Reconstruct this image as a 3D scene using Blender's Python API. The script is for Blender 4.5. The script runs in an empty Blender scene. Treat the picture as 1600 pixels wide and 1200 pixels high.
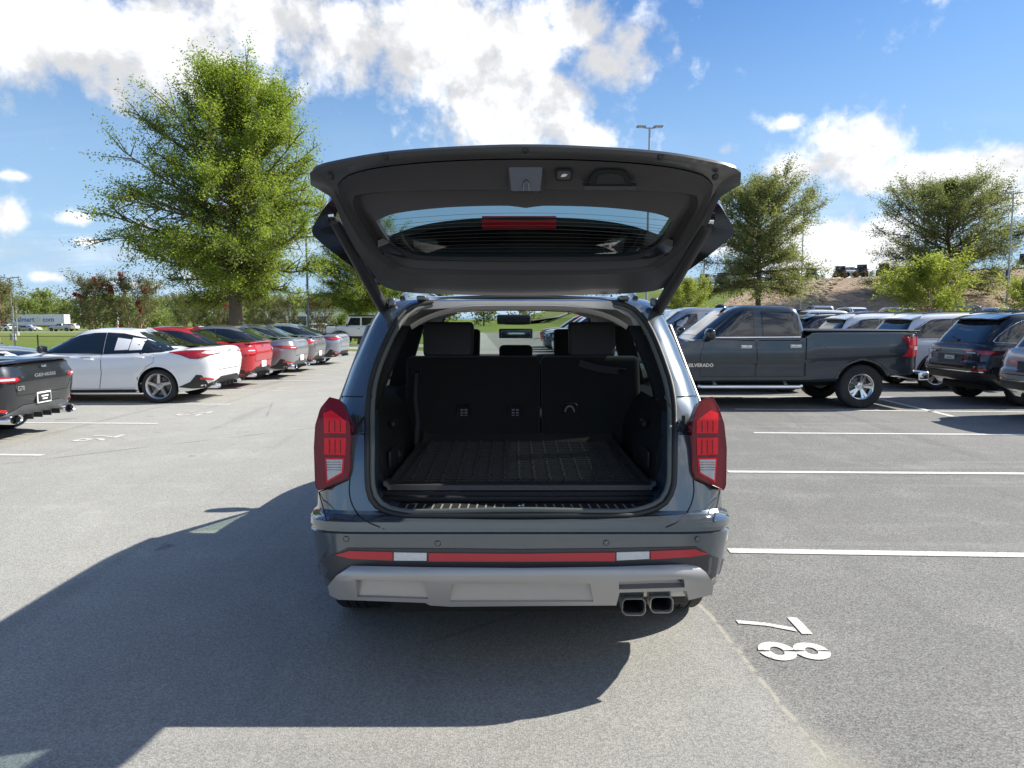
import bpy, bmesh, math, random, bisect
import numpy as np
from mathutils import Vector, Matrix
from mathutils.bvhtree import BVHTree
from mathutils.geometry import delaunay_2d_cdt

R = math.radians
SC = bpy.context.scene
COL = SC.collection

# ------------------------------------------------------------------ camera
CAM_H, CAM_F, HORIZON = 1.66, 1110.0, 497.0
PITCH = math.atan((600 - HORIZON) / CAM_F)
cam_d = bpy.data.cameras.new('camera')
cam = bpy.data.objects.new('camera', cam_d)
COL.objects.link(cam)
cam.location = (0, 0, CAM_H)
cam.rotation_euler = (math.pi / 2 - PITCH, 0, 0)
cam_d.sensor_width = 36.0
cam_d.lens = 36.0 * CAM_F / 1600
cam_d.clip_start = 0.05
cam_d.clip_end = 6000
SC.camera = cam

# ------------------------------------------------------------------ light
SUN_V = Vector((1.2, 0.35, 1.0)).normalized()          # towards the sun
SUN_EL = math.asin(SUN_V.z)
SUN_AZ = math.atan2(SUN_V.x, SUN_V.y)                  # clockwise from +Y
sun_d = bpy.data.lights.new('sun', 'SUN')
sun_d.energy = 4.6
sun_d.angle = R(0.5)
sun_d.color = (1.0, 0.95, 0.86)
sun = bpy.data.objects.new('sun', sun_d)
COL.objects.link(sun)
sun.rotation_euler = SUN_V.to_track_quat('Z', 'Y').to_euler()
sun.location = (20, 10, 40)

SC.view_settings.view_transform = 'Standard'
SC.view_settings.look = 'None'
SC.view_settings.gamma = 1.0
SC.view_settings.use_curve_mapping = False
SC.view_settings.exposure = 0.88
SC.render.engine = 'CYCLES'
SC.cycles.max_bounces = 8
SC.cycles.transparent_max_bounces = 12
SC.cycles.caustics_reflective = False
SC.cycles.caustics_refractive = False
SC.cycles.sample_clamp_indirect = 6.0

world = bpy.data.worlds.new('World')
SC.world = world
world.use_nodes = True
WT = world.node_tree
WT.nodes.clear()

class NG:
    """tiny helper to chain nodes"""
    def __init__(s, tree): s.t = tree
    def n(s, typ, **kw):
        nd = s.t.nodes.new(typ)
        for k, v in kw.items(): setattr(nd, k, v)
        return nd
    def link(s, a, b): s.t.links.new(a, b)
    def put(s, sock, v):
        if isinstance(v, bpy.types.NodeSocket): s.link(v, sock)
        elif v is not None: sock.default_value = v
    def m(s, op, a, b=None, c=None, clamp=False):
        nd = s.n('ShaderNodeMath', operation=op); nd.use_clamp = clamp
        for i, v in enumerate((a, b, c)): s.put(nd.inputs[i], v) if v is not None else None
        return nd.outputs[0]
    def v(s, op, a, b=None):
        nd = s.n('ShaderNodeVectorMath', operation=op)
        s.put(nd.inputs[0], a)
        if b is not None: s.put(nd.inputs[1], b)
        return nd.outputs['Value'] if op in ('LENGTH', 'DOT_PRODUCT', 'DISTANCE') else nd.outputs[0]
    def noise(s, vec, scale, detail=4, rough=0.5, dist=0.0):
        nd = s.n('ShaderNodeTexNoise')
        nd.inputs['Scale'].default_value = scale; nd.inputs['Detail'].default_value = detail
        nd.inputs['Roughness'].default_value = rough; nd.inputs['Distortion'].default_value = dist
        if vec is not None: s.link(vec, nd.inputs['Vector'])
        return nd.outputs['Fac']
    def ramp(s, fac, lo, hi, smooth=True):
        nd = s.n('ShaderNodeMapRange'); nd.interpolation_type = 'SMOOTHSTEP' if smooth else 'LINEAR'
        s.link(fac, nd.inputs['Value'])
        nd.inputs['From Min'].default_value = lo; nd.inputs['From Max'].default_value = hi
        return nd.outputs['Result']
    def mix(s, fac, a, b, typ='RGBA', blend='MIX'):
        nd = s.n('ShaderNodeMix', data_type=typ)
        if typ == 'RGBA': nd.blend_type = blend
        ins = [i for i in nd.inputs if i.enabled]
        out = [o for o in nd.outputs if o.enabled][0]
        for k, v in zip(ins, (fac, a, b)):
            if isinstance(v, (tuple, list)) and len(v) == 3: v = (*v, 1)
            s.put(k, v)
        return out
    def mapr(s, vec, sc=(1, 1, 1), loc=(0, 0, 0)):
        nd = s.n('ShaderNodeMapping'); s.link(vec, nd.inputs['Vector'])
        nd.inputs['Scale'].default_value = sc; nd.inputs['Location'].default_value = loc
        return nd.outputs[0]

def pix_dir(px, py):
    sp, cp = math.sin(PITCH), math.cos(PITCH)
    a, b = (px - 800) / CAM_F, (600 - py) / CAM_F
    return Vector((a, cp + b * sp, -sp + b * cp))
def at(px, py, Y):
    """point seen at this photo position, at forward distance Y"""
    d = pix_dir(px, py)
    return Vector((0, 0, CAM_H)) + d * (Y / d.y)
def gnd(px, py, z=0.0):
    d = pix_dir(px, py)
    return Vector((0, 0, CAM_H)) + d * ((z - CAM_H) / d.z)

# ------------------------------------------------------------------ sky
g = NG(WT)
tc = g.n('ShaderNodeTexCoord')
D = g.v('NORMALIZE', tc.outputs['Generated'])
sky = g.n('ShaderNodeTexSky', sky_type='NISHITA')
sky.sun_disc = False
sky.sun_elevation = SUN_EL
sky.sun_rotation = SUN_AZ
sky.air_density = 1.15; sky.dust_density = 0.6; sky.ozone_density = 2.2
sep = g.n('ShaderNodeSeparateXYZ'); g.link(D, sep.inputs[0])
zc = g.m('MAXIMUM', sep.outputs[2], 0.0)
# cloud layer seen in perspective: direction over (height + small offset)
zo = g.m('ADD', zc, 0.16)
inv = g.m('DIVIDE', 1.0, zo)
cmb = g.n('ShaderNodeCombineXYZ'); g.link(inv, cmb.inputs[0]); g.link(inv, cmb.inputs[1]); g.link(inv, cmb.inputs[2])
P = g.v('MULTIPLY', D, cmb.outputs[0])
n_big = g.noise(P, 0.55, 3, 0.5)
n_mid = g.noise(D, 7.5, 6, 0.60, 0.15)
n_mid2 = g.noise(g.v('ADD', D, (0.030, 0.012, 0.050)), 7.5, 5, 0.60, 0.15)
# the cloud banks that stand over the car park
banks = [(-20, 20, .20, .085), (120, 60, .13, .070), (255, 70, .10, .075), (330, 120, .06, .05), (420, 25, .14, .06), (560, 50, .12, .075),
         (690, 70, .12, .09), (800, 110, .10, .10), (870, 170, .07, .075), (900, 215, .06, .04), (950, 95, .06, .05), (905, 40, .05, .05),
         (1130, 235, .035, .018), (1230, 192, .03, .014), (1250, 265, .085, .03), (1335, 240, .07, .045), (1420, 275, .09, .035), (1360, 285, .10, .03),
         (1560, 270, .08, .035), (1650, 280, .09, .05), (1320, 385, .12, .045), (1400, 410, .09, .03), (1180, 380, .10, .03), (1500, 330, .06, .02),
         (8, 342, .024, .024), (118, 340, .040, .013), (140, 378, .030, .009), (25, 275, .03, .008), (215, 355, .03, .020), (75, 432, .03, .010), (205, 445, .06, .008), (330, 430, .05, .016)]
acc = None
for px, py, wx, wz in banks:
    c = pix_dir(px, py).normalized()
    # stretched along the horizon: tangent and vertical extents
    t = Vector((c.y, -c.x, 0)).normalized(); u = t.cross(c)
    mp = g.n('ShaderNodeMapping', vector_type='TEXTURE'); g.link(D, mp.inputs['Vector'])
    mp.inputs['Location'].default_value = c; mp.inputs['Scale'].default_value = (wx, 1.0, wz)
    mp.inputs['Rotation'].default_value = Matrix((t, c, u)).transposed().to_euler()
    q = g.v('LENGTH', mp.outputs[0])
    if wz < 0.034: q = g.m('ADD', q, 0.30 if wz > 0.018 else 0.40)          # small clouds stay thin and ragged
    acc = q if acc is None else g.m('MINIMUM', acc, q)
acc = g.m('MULTIPLY', 1.2, g.m('POWER', 2.718, g.m('MULTIPLY', g.m('MULTIPLY', acc, acc), -1.0)))
# sky out of view: broken cloud, made denser to brighten the shade
wide = g.ramp(n_big, 0.41, 0.62)
infront = g.ramp(sep.outputs[1], 0.45, 0.62)
wide = g.m('MULTIPLY', wide, g.m('SUBTRACT', 1.0, infront))
bank = g.m('MAXIMUM', acc, g.m('MULTIPLY', wide, 0.9))
n_hi = g.noise(D, 27.0, 6, 0.6, 0.1)
fine = g.m('MULTIPLY', g.m('SUBTRACT', n_hi, 0.5), 1.5)
dens = g.m('ADD', g.m('ADD', bank, fine), g.m('MULTIPLY', g.m('SUBTRACT', n_mid, 0.5), 2.2))
cover = g.ramp(dens, 0.26, 0.98)
cover = g.m('MULTIPLY', cover, g.ramp(sep.outputs[2], -0.01, 0.03))
thin = g.m('MULTIPLY', g.ramp(g.noise(g.mapr(P, (0.5, 1.6, 1)), 1.1, 7, 0.62, 0.6), 0.42, 0.80), 0.50)
thin = g.m('MULTIPLY', thin, g.ramp(sep.outputs[2], 0.30, 0.02))
cover = g.m('MAXIMUM', cover, thin)
# lit crowns and greyer hearts: sampled towards the sun
lit = g.ramp(g.m('SUBTRACT', n_mid, n_mid2), -0.10, 0.10)
heart = g.ramp(dens, 0.8, 1.9)
bright = g.m('SUBTRACT', g.m('ADD', 0.66, g.m('MULTIPLY', lit, 0.40)), g.m('MULTIPLY', heart, 0.20))
cl = g.n('ShaderNodeCombineColor')
g.link(g.m('MULTIPLY', bright, 7.8), cl.inputs[0]); g.link(g.m('MULTIPLY', bright, 7.9), cl.inputs[1]); g.link(g.m('MULTIPLY', bright, 8.1), cl.inputs[2])
hs = g.n('ShaderNodeHueSaturation'); hs.inputs['Saturation'].default_value = 1.05
g.link(sky.outputs[0], hs.inputs['Color'])
# humid summer air: the sky pales to a milky blue towards the horizon, all the way round
low = g.ramp(sep.outputs[2], 0.47, -0.02)
skyb = g.mix(1.0, hs.outputs[0], (0.46, 0.70, 0.98), blend='MULTIPLY')
skyh = g.mix(g.m('MULTIPLY', low, 0.9), skyb, (3.3, 4.9, 6.75))
skyc = g.mix(cover, skyh, cl.outputs[0])
bg = g.n('ShaderNodeBackground'); bg.inputs['Strength'].default_value = 0.080
g.link(skyc, bg.inputs['Color'])
wo = g.n('ShaderNodeOutputWorld'); g.link(bg.outputs[0], wo.inputs['Surface'])
world.cycles.sampling_method = 'MANUAL'
world.cycles.sample_map_resolution = 512
# ------------------------------------------------------------------ helpers
MATS = {}
def pmat(name, col, rough=0.5, metal=0.0, coat=0.0, var=0.06, scale=9.0, bump=0.0, bscale=80.0, spec=0.5, emit=0.0,
         rvar=0.0, dirt=0.0, coat_rough=0.03, sheen=0.0):
    """opaque procedural material: base colour with a little grain, optional fine relief and dust"""
    if name in MATS: return MATS[name]
    m = bpy.data.materials.new(name); m.use_nodes = True; MATS[name] = m
    t = m.node_tree; b = t.nodes['Principled BSDF']; h = NG(t)
    co = h.n('ShaderNodeTexCoord').outputs['Object']
    nz = h.noise(co, scale, 4, 0.6)
    lo = tuple(max(0, c * (1 - var)) for c in col); hi = tuple(min(1, c * (1 + var)) for c in col)
    c = h.mix(nz, lo, hi)
    if dirt > 0:
        d = h.ramp(h.noise(co, 2.3, 6, 0.65), 0.45, 0.8)
        c = h.mix(h.m('MULTIPLY', d, dirt), c, (0.32, 0.29, 0.24))
    h.link(c, b.inputs['Base Color'])
    b.inputs['Metallic'].default_value = metal
    b.inputs['Specular IOR Level'].default_value = spec
    if rvar > 0 or dirt > 0:
        rv = max(rvar, dirt * 0.3)
        h.link(h.m('ADD', rough, h.m('MULTIPLY', h.m('SUBTRACT', h.noise(co, 3.1, 5, 0.6), 0.45), rv), clamp=True), b.inputs['Roughness'])
    else:
        b.inputs['Roughness'].default_value = rough
    b.inputs['Coat Weight'].default_value = coat; b.inputs['Coat Roughness'].default_value = coat_rough
    if sheen: b.inputs['Sheen Weight'].default_value = sheen
    if bump > 0:
        bp = h.n('ShaderNodeBump'); bp.inputs['Strength'].default_value = bump; bp.inputs['Distance'].default_value = 0.004
        h.link(h.noise(co, bscale, 3, 0.6), bp.inputs['Height']); h.link(bp.outputs[0], b.inputs['Normal'])
    if emit > 0:
        b.inputs['Emission Color'].default_value = (*col, 1); b.inputs['Emission Strength'].default_value = emit
    return m

def paint(name, col, metal=0.5, rough=0.32, flake=0.12, dirt=0.05):
    """car paint: flaked base under clear coat"""
    return pmat('car_paint_' + name, col, rough=rough, metal=metal, coat=1.0, var=flake, scale=900.0, dirt=dirt, coat_rough=0.02)

def glass(name, tint=(0.55, 0.62, 0.6), rough=0.0):
    """thin see-through window pane: tinted transparency with a Fresnel mirror"""
    if name in MATS: return MATS[name]
    m = bpy.data.materials.new(name); m.use_nodes = True; MATS[name] = m
    t = m.node_tree; t.nodes.clear(); h = NG(t)
    tr = h.n('ShaderNodeBsdfTransparent'); co = h.n('ShaderNodeTexCoord').outputs['Object']
    h.link(h.mix(h.noise(co, 2.0, 3), tuple(c * 0.97 for c in tint), tint), tr.inputs['Color'])
    gl = h.n('ShaderNodeBsdfGlossy'); gl.inputs['Roughness'].default_value = rough; gl.inputs['Color'].default_value = (1, 1, 1, 1)
    fr = h.n('ShaderNodeFresnel')
    bf = h.n('ShaderNodeNewGeometry').outputs['Backfacing']
    h.link(h.m('ADD', 1.5, h.m('MULTIPLY', bf, 1 / 1.5 - 1.5)), fr.inputs['IOR'])      # a pane mirrors alike from both sides
    mx = h.n('ShaderNodeMixShader'); h.link(fr.outputs[0], mx.inputs[0]); h.link(tr.outputs[0], mx.inputs[1]); h.link(gl.outputs[0], mx.inputs[2])
    o = h.n('ShaderNodeOutputMaterial'); h.link(mx.outputs[0], o.inputs['Surface'])
    return m

def mesh_from(name, verts, faces, mats, mat_idx=None, smooth=None):
    me = bpy.data.meshes.new(name)
    me.from_pydata([tuple(v) for v in verts], [], faces)
    for m in (mats if isinstance(mats, (list, tuple)) else [mats]): me.materials.append(m)
    if mat_idx is not None: me.polygons.foreach_set('material_index', mat_idx)
    finish(me, smooth)
    return me
def finish(me, smooth=35):
    if smooth:
        me.polygons.foreach_set('use_smooth', [True] * len(me.polygons))
        me.set_sharp_from_angle(angle=R(smooth))
    me.validate(); me.update()
def recalc(me):
    b = bmesh.new(); b.from_mesh(me); bmesh.ops.recalc_face_normals(b, faces=b.faces); b.to_mesh(me); b.free()

def link(name, me, parent=None):
    o = bpy.data.objects.new(name, me); COL.objects.link(o)
    if parent is not None: o.parent = parent
    return o
def tag(o, label=None, cat=None, group=None, kind=None):
    if label: o['label'] = label
    if cat: o['category'] = cat
    if group: o['group'] = group
    if kind: o['kind'] = kind
    return o
def thing(name, label, cat, loc=(0, 0, 0), rz=0.0, group=None):
    o = bpy.data.objects.new(name, None); COL.objects.link(o)
    o.location = loc; o.rotation_euler = (0, 0, rz); o.empty_display_size = 0.2
    return tag(o, label, cat, group)
KIDS = {}
def children(o):
    return [c for c in COL.objects if c.parent is o]
def copy_tree(o, parent=None, tbl=None):
    if tbl is None:
        tbl = {}
        for c in COL.objects:
            if c.parent: tbl.setdefault(c.parent.name, []).append(c)
    c = o.copy(); COL.objects.link(c)
    c.parent = parent
    for ch in tbl.get(o.name, []):
        d = copy_tree(ch, c, tbl); d.matrix_parent_inverse = ch.matrix_parent_inverse
    return c
def copy_thing(o, loc, rz, label, group=None, scale=None, repaint=None):
    c = copy_tree(o)
    c.location = loc; c.rotation_euler = (0, 0, rz)
    if scale: c.scale = scale
    c['label'] = label
    if group: c['group'] = group
    if repaint:
        old, new = repaint
        todo = [x for x in COL.objects if x.parent is c] + [y for x in COL.objects if x.parent is c for y in COL.objects if y.parent is x]
        for x in todo:
            for s in getattr(x, 'material_slots', []):
                if s.material is old: s.link = 'OBJECT'; s.material = new
    return c

class MB:
    """collects simple shapes and links them as ONE mesh object"""
    def __init__(s): s.v = []; s.f = []; s.mi = []; s.cur = 0
    def mat(s, i): s.cur = i; return s
    def add(s, vs, fs, M=None):
        n = len(s.v)
        s.v += [tuple(M @ Vector(v)) if M is not None else tuple(v) for v in vs]
        s.f += [tuple(i + n for i in f) for f in fs]; s.mi += [s.cur] * len(fs)
        return s
    def box(s, c, d, bev=0.0, M=None, rz=0.0):
        x, y, z = d[0] / 2, d[1] / 2, d[2] / 2
        T = Matrix.Translation(c) @ Matrix.Rotation(rz, 4, 'Z')
        if M is not None: T = M @ T
        if bev <= 0:
            vs = [(sx * x, sy * y, sz * z) for sz in (-1, 1) for sx, sy in ((-1, -1), (1, -1), (1, 1), (-1, 1))]
            fs = [(3, 2, 1, 0), (4, 5, 6, 7), (0, 1, 5, 4), (1, 2, 6, 5), (2, 3, 7, 6), (3, 0, 4, 7)]
            return s.add(vs, fs, T)
        b = bmesh.new(); bmesh.ops.create_cube(b, size=1.0)
        bmesh.ops.scale(b, vec=(d[0], d[1], d[2]), verts=b.verts)
        bmesh.ops.bevel(b, geom=b.edges[:], offset=min(bev, min(d) * 0.49), segments=3, profile=0.5, affect='EDGES')
        s.add([v.co[:] for v in b.verts], [[v.index for v in f.verts] for f in b.faces], T); b.free()
        return s
    def tube(s, pts, r, n=10, caps=True, M=None):
        pts = [Vector(p) for p in pts]
        rs = r if isinstance(r, (list, tuple)) else [r] * len(pts)
        base = len(s.v); prev = None
        vs = []
        for i, p in enumerate(pts):
            t = (pts[min(i + 1, len(pts) - 1)] - pts[max(i - 1, 0)])
            if t.length < 1e-9: t = Vector((0, 0, 1))
            t.normalize()
            if prev is None:
                a = Vector((0, 0, 1)) if abs(t.z) < 0.9 else Vector((1, 0, 0))
                prev = t.cross(a).normalized()
            u = (prev - t * prev.dot(t)).normalized(); w = t.cross(u); prev = u
            for k in range(n):
                a = 2 * math.pi * k / n
                vs.append(p + (u * math.cos(a) + w * math.sin(a)) * rs[i])
        fs = [(i * n + k, i * n + (k + 1) % n, (i + 1) * n + (k + 1) % n, (i + 1) * n + k) for i in range(len(pts) - 1) for k in range(n)]
        if caps:
            fs.append(tuple(range(n - 1, -1, -1))); fs.append(tuple((len(pts) - 1) * n + k for k in range(n)))
        return s.add(vs, fs, M)
    def bar(s, a, b, w, h, M=None, up=(0, 0, 1)):
        a, b = Vector(a), Vector(b); t = (b - a).normalized(); u = t.cross(Vector(up))
        if u.length < 1e-6: u = t.cross(Vector((0, 1, 0)))
        u.normalize(); k = u.cross(t)
        vs = [p + u * (sx * w / 2) + k * (sz * h / 2) for p in (a, b) for sx, sz in ((-1, -1), (1, -1), (1, 1), (-1, 1))]
        return s.add(vs, [(3, 2, 1, 0), (4, 5, 6, 7), (0, 1, 5, 4), (1, 2, 6, 5), (2, 3, 7, 6), (3, 0, 4, 7)], M)
    def lathe(s, prof, n=32, axis='Y', M=None, close=False):
        """profile of (radius, along) turned about the axis"""
        vs = []
        for r, h in prof:
            for k in range(n):
                a = 2 * math.pi * k / n
                c, d = r * math.cos(a), r * math.sin(a)
                vs.append({'Y': (c, h, d), 'Z': (c, d, h), 'X': (h, c, d)}[axis])
        L = len(prof); rows = L if close else L - 1
        fs = [(i * n + k, i * n + (k + 1) % n, ((i + 1) % L) * n + (k + 1) % n, ((i + 1) % L) * n + k) for i in range(rows) for k in range(n)]
        return s.add(vs, fs, M)
    def prism(s, poly, h0, h1, axis='Y', M=None):
        """2-D outline pushed along an axis"""
        pl = {'Y': lambda a, b, h: (a, h, b), 'X': lambda a, b, h: (h, a, b), 'Z': lambda a, b, h: (a, b, h)}[axis]
        n = len(poly)
        vs = [pl(a, b, h0) for a, b in poly] + [pl(a, b, h1) for a, b in poly]
        fs = [tuple(range(n))[::-1], tuple(range(n, 2 * n))] + [(i, (i + 1) % n, n + (i + 1) % n, n + i) for i in range(n)]
        return s.add(vs, fs, M)
    def loft(s, rings, closed=True, M=None, cap0=False, cap1=False):
        n = len(rings[0]); vs = [p for r in rings for p in r]
        m = n if closed else n - 1
        fs = [(i * n + k, i * n + (k + 1) % n, (i + 1) * n + (k + 1) % n, (i + 1) * n + k) for i in range(len(rings) - 1) for k in range(m)]
        if cap0: fs.append(tuple(range(n - 1, -1, -1)))
        if cap1: fs.append(tuple((len(rings) - 1) * n + k for k in range(n)))
        return s.add(vs, fs, M)
    def mesh(s, name, mats, smooth=35, fix=True):
        me = bpy.data.meshes.new(name); me.from_pydata(s.v, [], s.f)
        for m in (mats if isinstance(mats, (list, tuple)) else [mats]): me.materials.append(m)
        me.polygons.foreach_set('material_index', s.mi)
        if fix: recalc(me)
        finish(me, smooth)
        return me
    def build(s, name, mats, parent=None, smooth=35, fix=True):
        return link(name, s.mesh(name, mats, smooth, fix), parent)

def resample(pts, n, closed=False):
    p = np.array([tuple(q) for q in pts], float)
    if closed: p = np.vstack([p, p[:1]])
    d = np.r_[0, np.cumsum(np.linalg.norm(np.diff(p, axis=0), axis=1))]
    t = np.linspace(0, d[-1], n + 1)[:-1] if closed else np.linspace(0, d[-1], n)
    return np.stack([np.interp(t, d, p[:, i]) for i in range(p.shape[1])], 1)
def smooth_curve(pts, n=60, closed=False):
    """Catmull-Rom through the points"""
    p = [np.array(q, float) for q in pts]; out = []
    N = len(p); segs = N if closed else N - 1
    for i in range(segs):
        if closed: a, b, c, d = p[(i - 1) % N], p[i], p[(i + 1) % N], p[(i + 2) % N]
        else: a, b, c, d = p[max(i - 1, 0)], p[i], p[i + 1], p[min(i + 2, N - 1)]
        for t in np.linspace(0, 1, 12, endpoint=False):
            out.append(0.5 * (2 * b + (c - a) * t + (2 * a - 5 * b + 4 * c - d) * t * t + (3 * b - a - 3 * c + d) * t ** 3))
    if not closed: out.append(p[-1])
    return resample(out, n, closed)
def curve_fn(ctrl):
    """smooth y(x) through control points"""
    ctrl = sorted(ctrl); c = smooth_curve(ctrl, 200); xs, ys = np.maximum.accumulate(c[:, 0]), c[:, 1]
    return lambda x: float(np.interp(x, xs, ys))

def fill2d(poly, res, holes=()):
    """triangulate an outline with inner points; returns points, triangles, boundary loop"""
    def dens(pl):
        out = []
        for i in range(len(pl)):
            a, b = Vector(pl[i]), Vector(pl[(i + 1) % len(pl)])
            k = max(1, int(math.ceil((b - a).length / res)))
            out += [a.lerp(b, j / k) for j in range(k)]
        return out
    loops = [dens(poly)] + [dens(h) for h in holes]
    pts, edges = [], []
    for lp in loops:
        n0 = len(pts); pts += lp; edges += [(n0 + i, n0 + (i + 1) % len(lp)) for i in range(len(lp))]
    nb = len(pts)
    P0 = np.array([tuple(p) for p in pts]); lo, hi = P0.min(0), P0.max(0)
    xs = np.arange(lo[0] + res / 2, hi[0], res); ys = np.arange(lo[1] + res / 2, hi[1], res)
    if len(xs) and len(ys):
        G = np.stack(np.meshgrid(xs, ys), -1).reshape(-1, 2)
        d = np.min(np.linalg.norm(G[:, None, :] - P0[None, :, :], axis=2), axis=1)
        pts = pts + [Vector(q) for q in G[d > res * 0.45]]
    v, e, f, *_ = delaunay_2d_cdt(pts, edges, [], 1 if not holes else 4, 1e-6)
    if holes:
        # even-odd: keep triangles whose centre is inside the outline and outside the holes
        def inside(q, pl):
            c = False; n = len(pl)
            for i in range(n):
                a, b = pl[i], pl[i - 1]
                if (a[1] > q[1]) != (b[1] > q[1]) and q[0] < (b[0] - a[0]) * (q[1] - a[1]) / (b[1] - a[1]) + a[0]: c = not c
            return c
        keep = []
        for t in f:
            q = sum((v[i] for i in t), Vector((0, 0))) / len(t)
            if inside(q, poly) and not any(inside(q, h) for h in holes): keep.append(t)
        f = keep
    return v, f

class Skin:
    """a finished body surface that trim, glass and lamps are laid on"""
    def __init__(s, me):
        s.me = me; s.vn = [v.normal.copy() for v in me.vertices]; s.vc = [v.co.copy() for v in me.vertices]
        s.polys = [tuple(p.vertices) for p in me.polygons]
        s.bvh = BVHTree.FromPolygons(s.vc, s.polys)
        s.cam = None; s.path = None
    def normal(s, loc, fi):
        from mathutils.interpolate import poly_3d_calc
        vs = s.polys[fi]; w = poly_3d_calc([s.vc[i] for i in vs], loc)
        n = sum((s.vn[i] * k for i, k in zip(vs, w)), Vector((0, 0, 0)))
        return n.normalized() if n.length > 1e-6 else Vector((0, 0, 1))
    def set_path(s, half):
        ac, pts, nr = [0.0], [tuple(h) for h in half], []
        for i in range(1, len(pts)): ac.append(ac[-1] + math.dist(pts[i], pts[i - 1]))
        for i in range(len(pts)):
            a, b = pts[max(i - 2, 0)], pts[min(i + 2, len(pts) - 1)]
            t = Vector((b[0] - a[0], b[1] - a[1])).normalized(); nr.append((-t.y, t.x) if i > 0 else (-1, 0))
        s.path = (ac, pts, nr)
    def hit(s, view, a, b, side=1):
        if view == 'side': o, d = Vector((a, side * 4, b)), Vector((0, -side, 0))
        elif view == 'rear': o, d = Vector((-8, a, b)), Vector((1, 0, 0))
        elif view == 'front': o, d = Vector((8, a, b)), Vector((-1, 0, 0))
        elif view == 'top': o, d = Vector((a, b, 6)), Vector((0, 0, -1))
        elif view == 'wrap':
            # round the tail: a runs along the plan outline from the tail centre, b is height
            i = min(max(bisect.bisect_left(s.path[0], abs(a)), 1), len(s.path[0]) - 1)
            k = (abs(a) - s.path[0][i - 1]) / max(1e-9, s.path[0][i] - s.path[0][i - 1])
            p = Vector(s.path[1][i - 1]).lerp(Vector(s.path[1][i]), k); n = Vector(s.path[2][i - 1]).lerp(Vector(s.path[2][i]), k).normalized()
            sg = 1 if a >= 0 else -1
            o = Vector((p.x + n.x * .6, (p.y + n.y * .6) * sg, b)); d = Vector((-n.x, -n.y * sg, 0))
        elif view == 'cam': o, d = s.cam(a, b)
        loc, n, fi, _ = s.bvh.ray_cast(o, d)
        if loc is None:
            # outside the silhouette: nearest place on the skin
            if view not in ('wrap', 'cam'): o = d = Vector((0, 0, 0))
            probe = {'side': Vector((a, side * 0.85, b)), 'rear': Vector((-2.3, a, b)), 'front': Vector((2.3, a, b)), 'top': Vector((a, b, 1.2)), 'wrap': o + d * .6, 'cam': o + d * 3.2}[view]
            loc, n, fi, _ = s.bvh.find_nearest(probe)
        return loc, n, fi
    def panel(s, name, poly, view, mat, parent, off=0.004, side=1, res=0.05, depth=0.006, holes=(), mirror=False, mesh_only=False):
        v, f = fill2d([(p[0], p[1]) for p in poly], res, holes)
        co, nr = [], []
        for p in v:
            loc, n, fi = s.hit(view, p.x, p.y, side)
            nn = s.normal(loc, fi)
            if nn.dot(n) < 0: nn = -nn
            if nn.dot(n) < 0.6: nn = n
            co.append(loc + nn * off); nr.append(nn)
        n0 = len(co); ec = {}
        for t in f:
            for i in range(len(t)):
                k = (t[i], t[(i + 1) % len(t)]); ec[tuple(sorted(k))] = ec.get(tuple(sorted(k)), []) + [k]
        rim = [x[0] for x in ec.values() if len(x) == 1]
        low = {}
        faces = [tuple(t) for t in f]
        for a, b in rim:
            for i in (a, b):
                if i not in low: low[i] = len(co); co.append(co[i] - nr[i] * depth); nr.append(nr[i])
            faces.append((b, a, low[a], low[b]))
        me = bpy.data.meshes.new(name); me.from_pydata(co, [], faces); me.materials.append(mat)
        # make faces look outwards
        if sum((1 if p.normal.dot(nr[p.vertices[0]]) > 0 else -1) * p.area for p in list(me.polygons)[:len(f)]) < 0: me.flip_normals()
        me.polygons.foreach_set('use_smooth', [True] * len(me.polygons))
        me.update()
        cn = []
        nf = len(f)
        for p in me.polygons:
            for vi in p.vertices: cn.append(nr[vi] if p.index < nf else p.normal)
        try: me.normals_split_custom_set([tuple(c) for c in cn])
        except Exception: pass
        if mesh_only: return me
        return link(name, me, parent)

# ------------------------------------------------------------------ shared materials
M_TYRE = pmat('tyre_rubber', (0.022, 0.022, 0.023), 0.85, var=0.15, bump=0.3, bscale=60, dirt=0.10)
M_BLACK = pmat('black_plastic', (0.018, 0.018, 0.019), 0.55, var=0.15, bump=0.15, bscale=300)
M_GLOSSBLK = pmat('gloss_black', (0.012, 0.012, 0.013), 0.12, coat=0.6, var=0.05)
M_SEAM = pmat('panel_gap', (0.008, 0.008, 0.008), 0.9, var=0.1)
M_DGLASS = pmat('dark_window_glass', (0.012, 0.018, 0.022), 0.03, coat=1.0, var=0.2, scale=2.0)
M_CHROME = pmat('chrome', (0.78, 0.78, 0.78), 0.12, metal=1.0, var=0.03)
M_ALLOY = pmat('alloy_wheel', (0.55, 0.55, 0.56), 0.28, metal=0.9, var=0.05)
M_DALLOY = pmat('dark_alloy', (0.06, 0.06, 0.065), 0.35, metal=0.7, var=0.05)
M_RED = pmat('red_lamp_lens', (0.50, 0.012, 0.02), 0.12, coat=1.0, var=0.15, scale=40)
M_DRED = pmat('deep_red_lens', (0.17, 0.006, 0.012), 0.10, coat=1.0, var=0.2, scale=30)
M_CLEAR = pmat('clear_lamp_lens', (0.62, 0.64, 0.66), 0.15, coat=1.0, var=0.2, scale=60)
M_WHITEPLATE = pmat('white_plate', (0.78, 0.78, 0.77), 0.45, var=0.03)
M_PAPER = pmat('white_paper', (0.80, 0.80, 0.82), 0.7, var=0.04)
M_GREYPRINT = pmat('grey_print', (0.25, 0.25, 0.27), 0.6, var=0.1)
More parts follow.
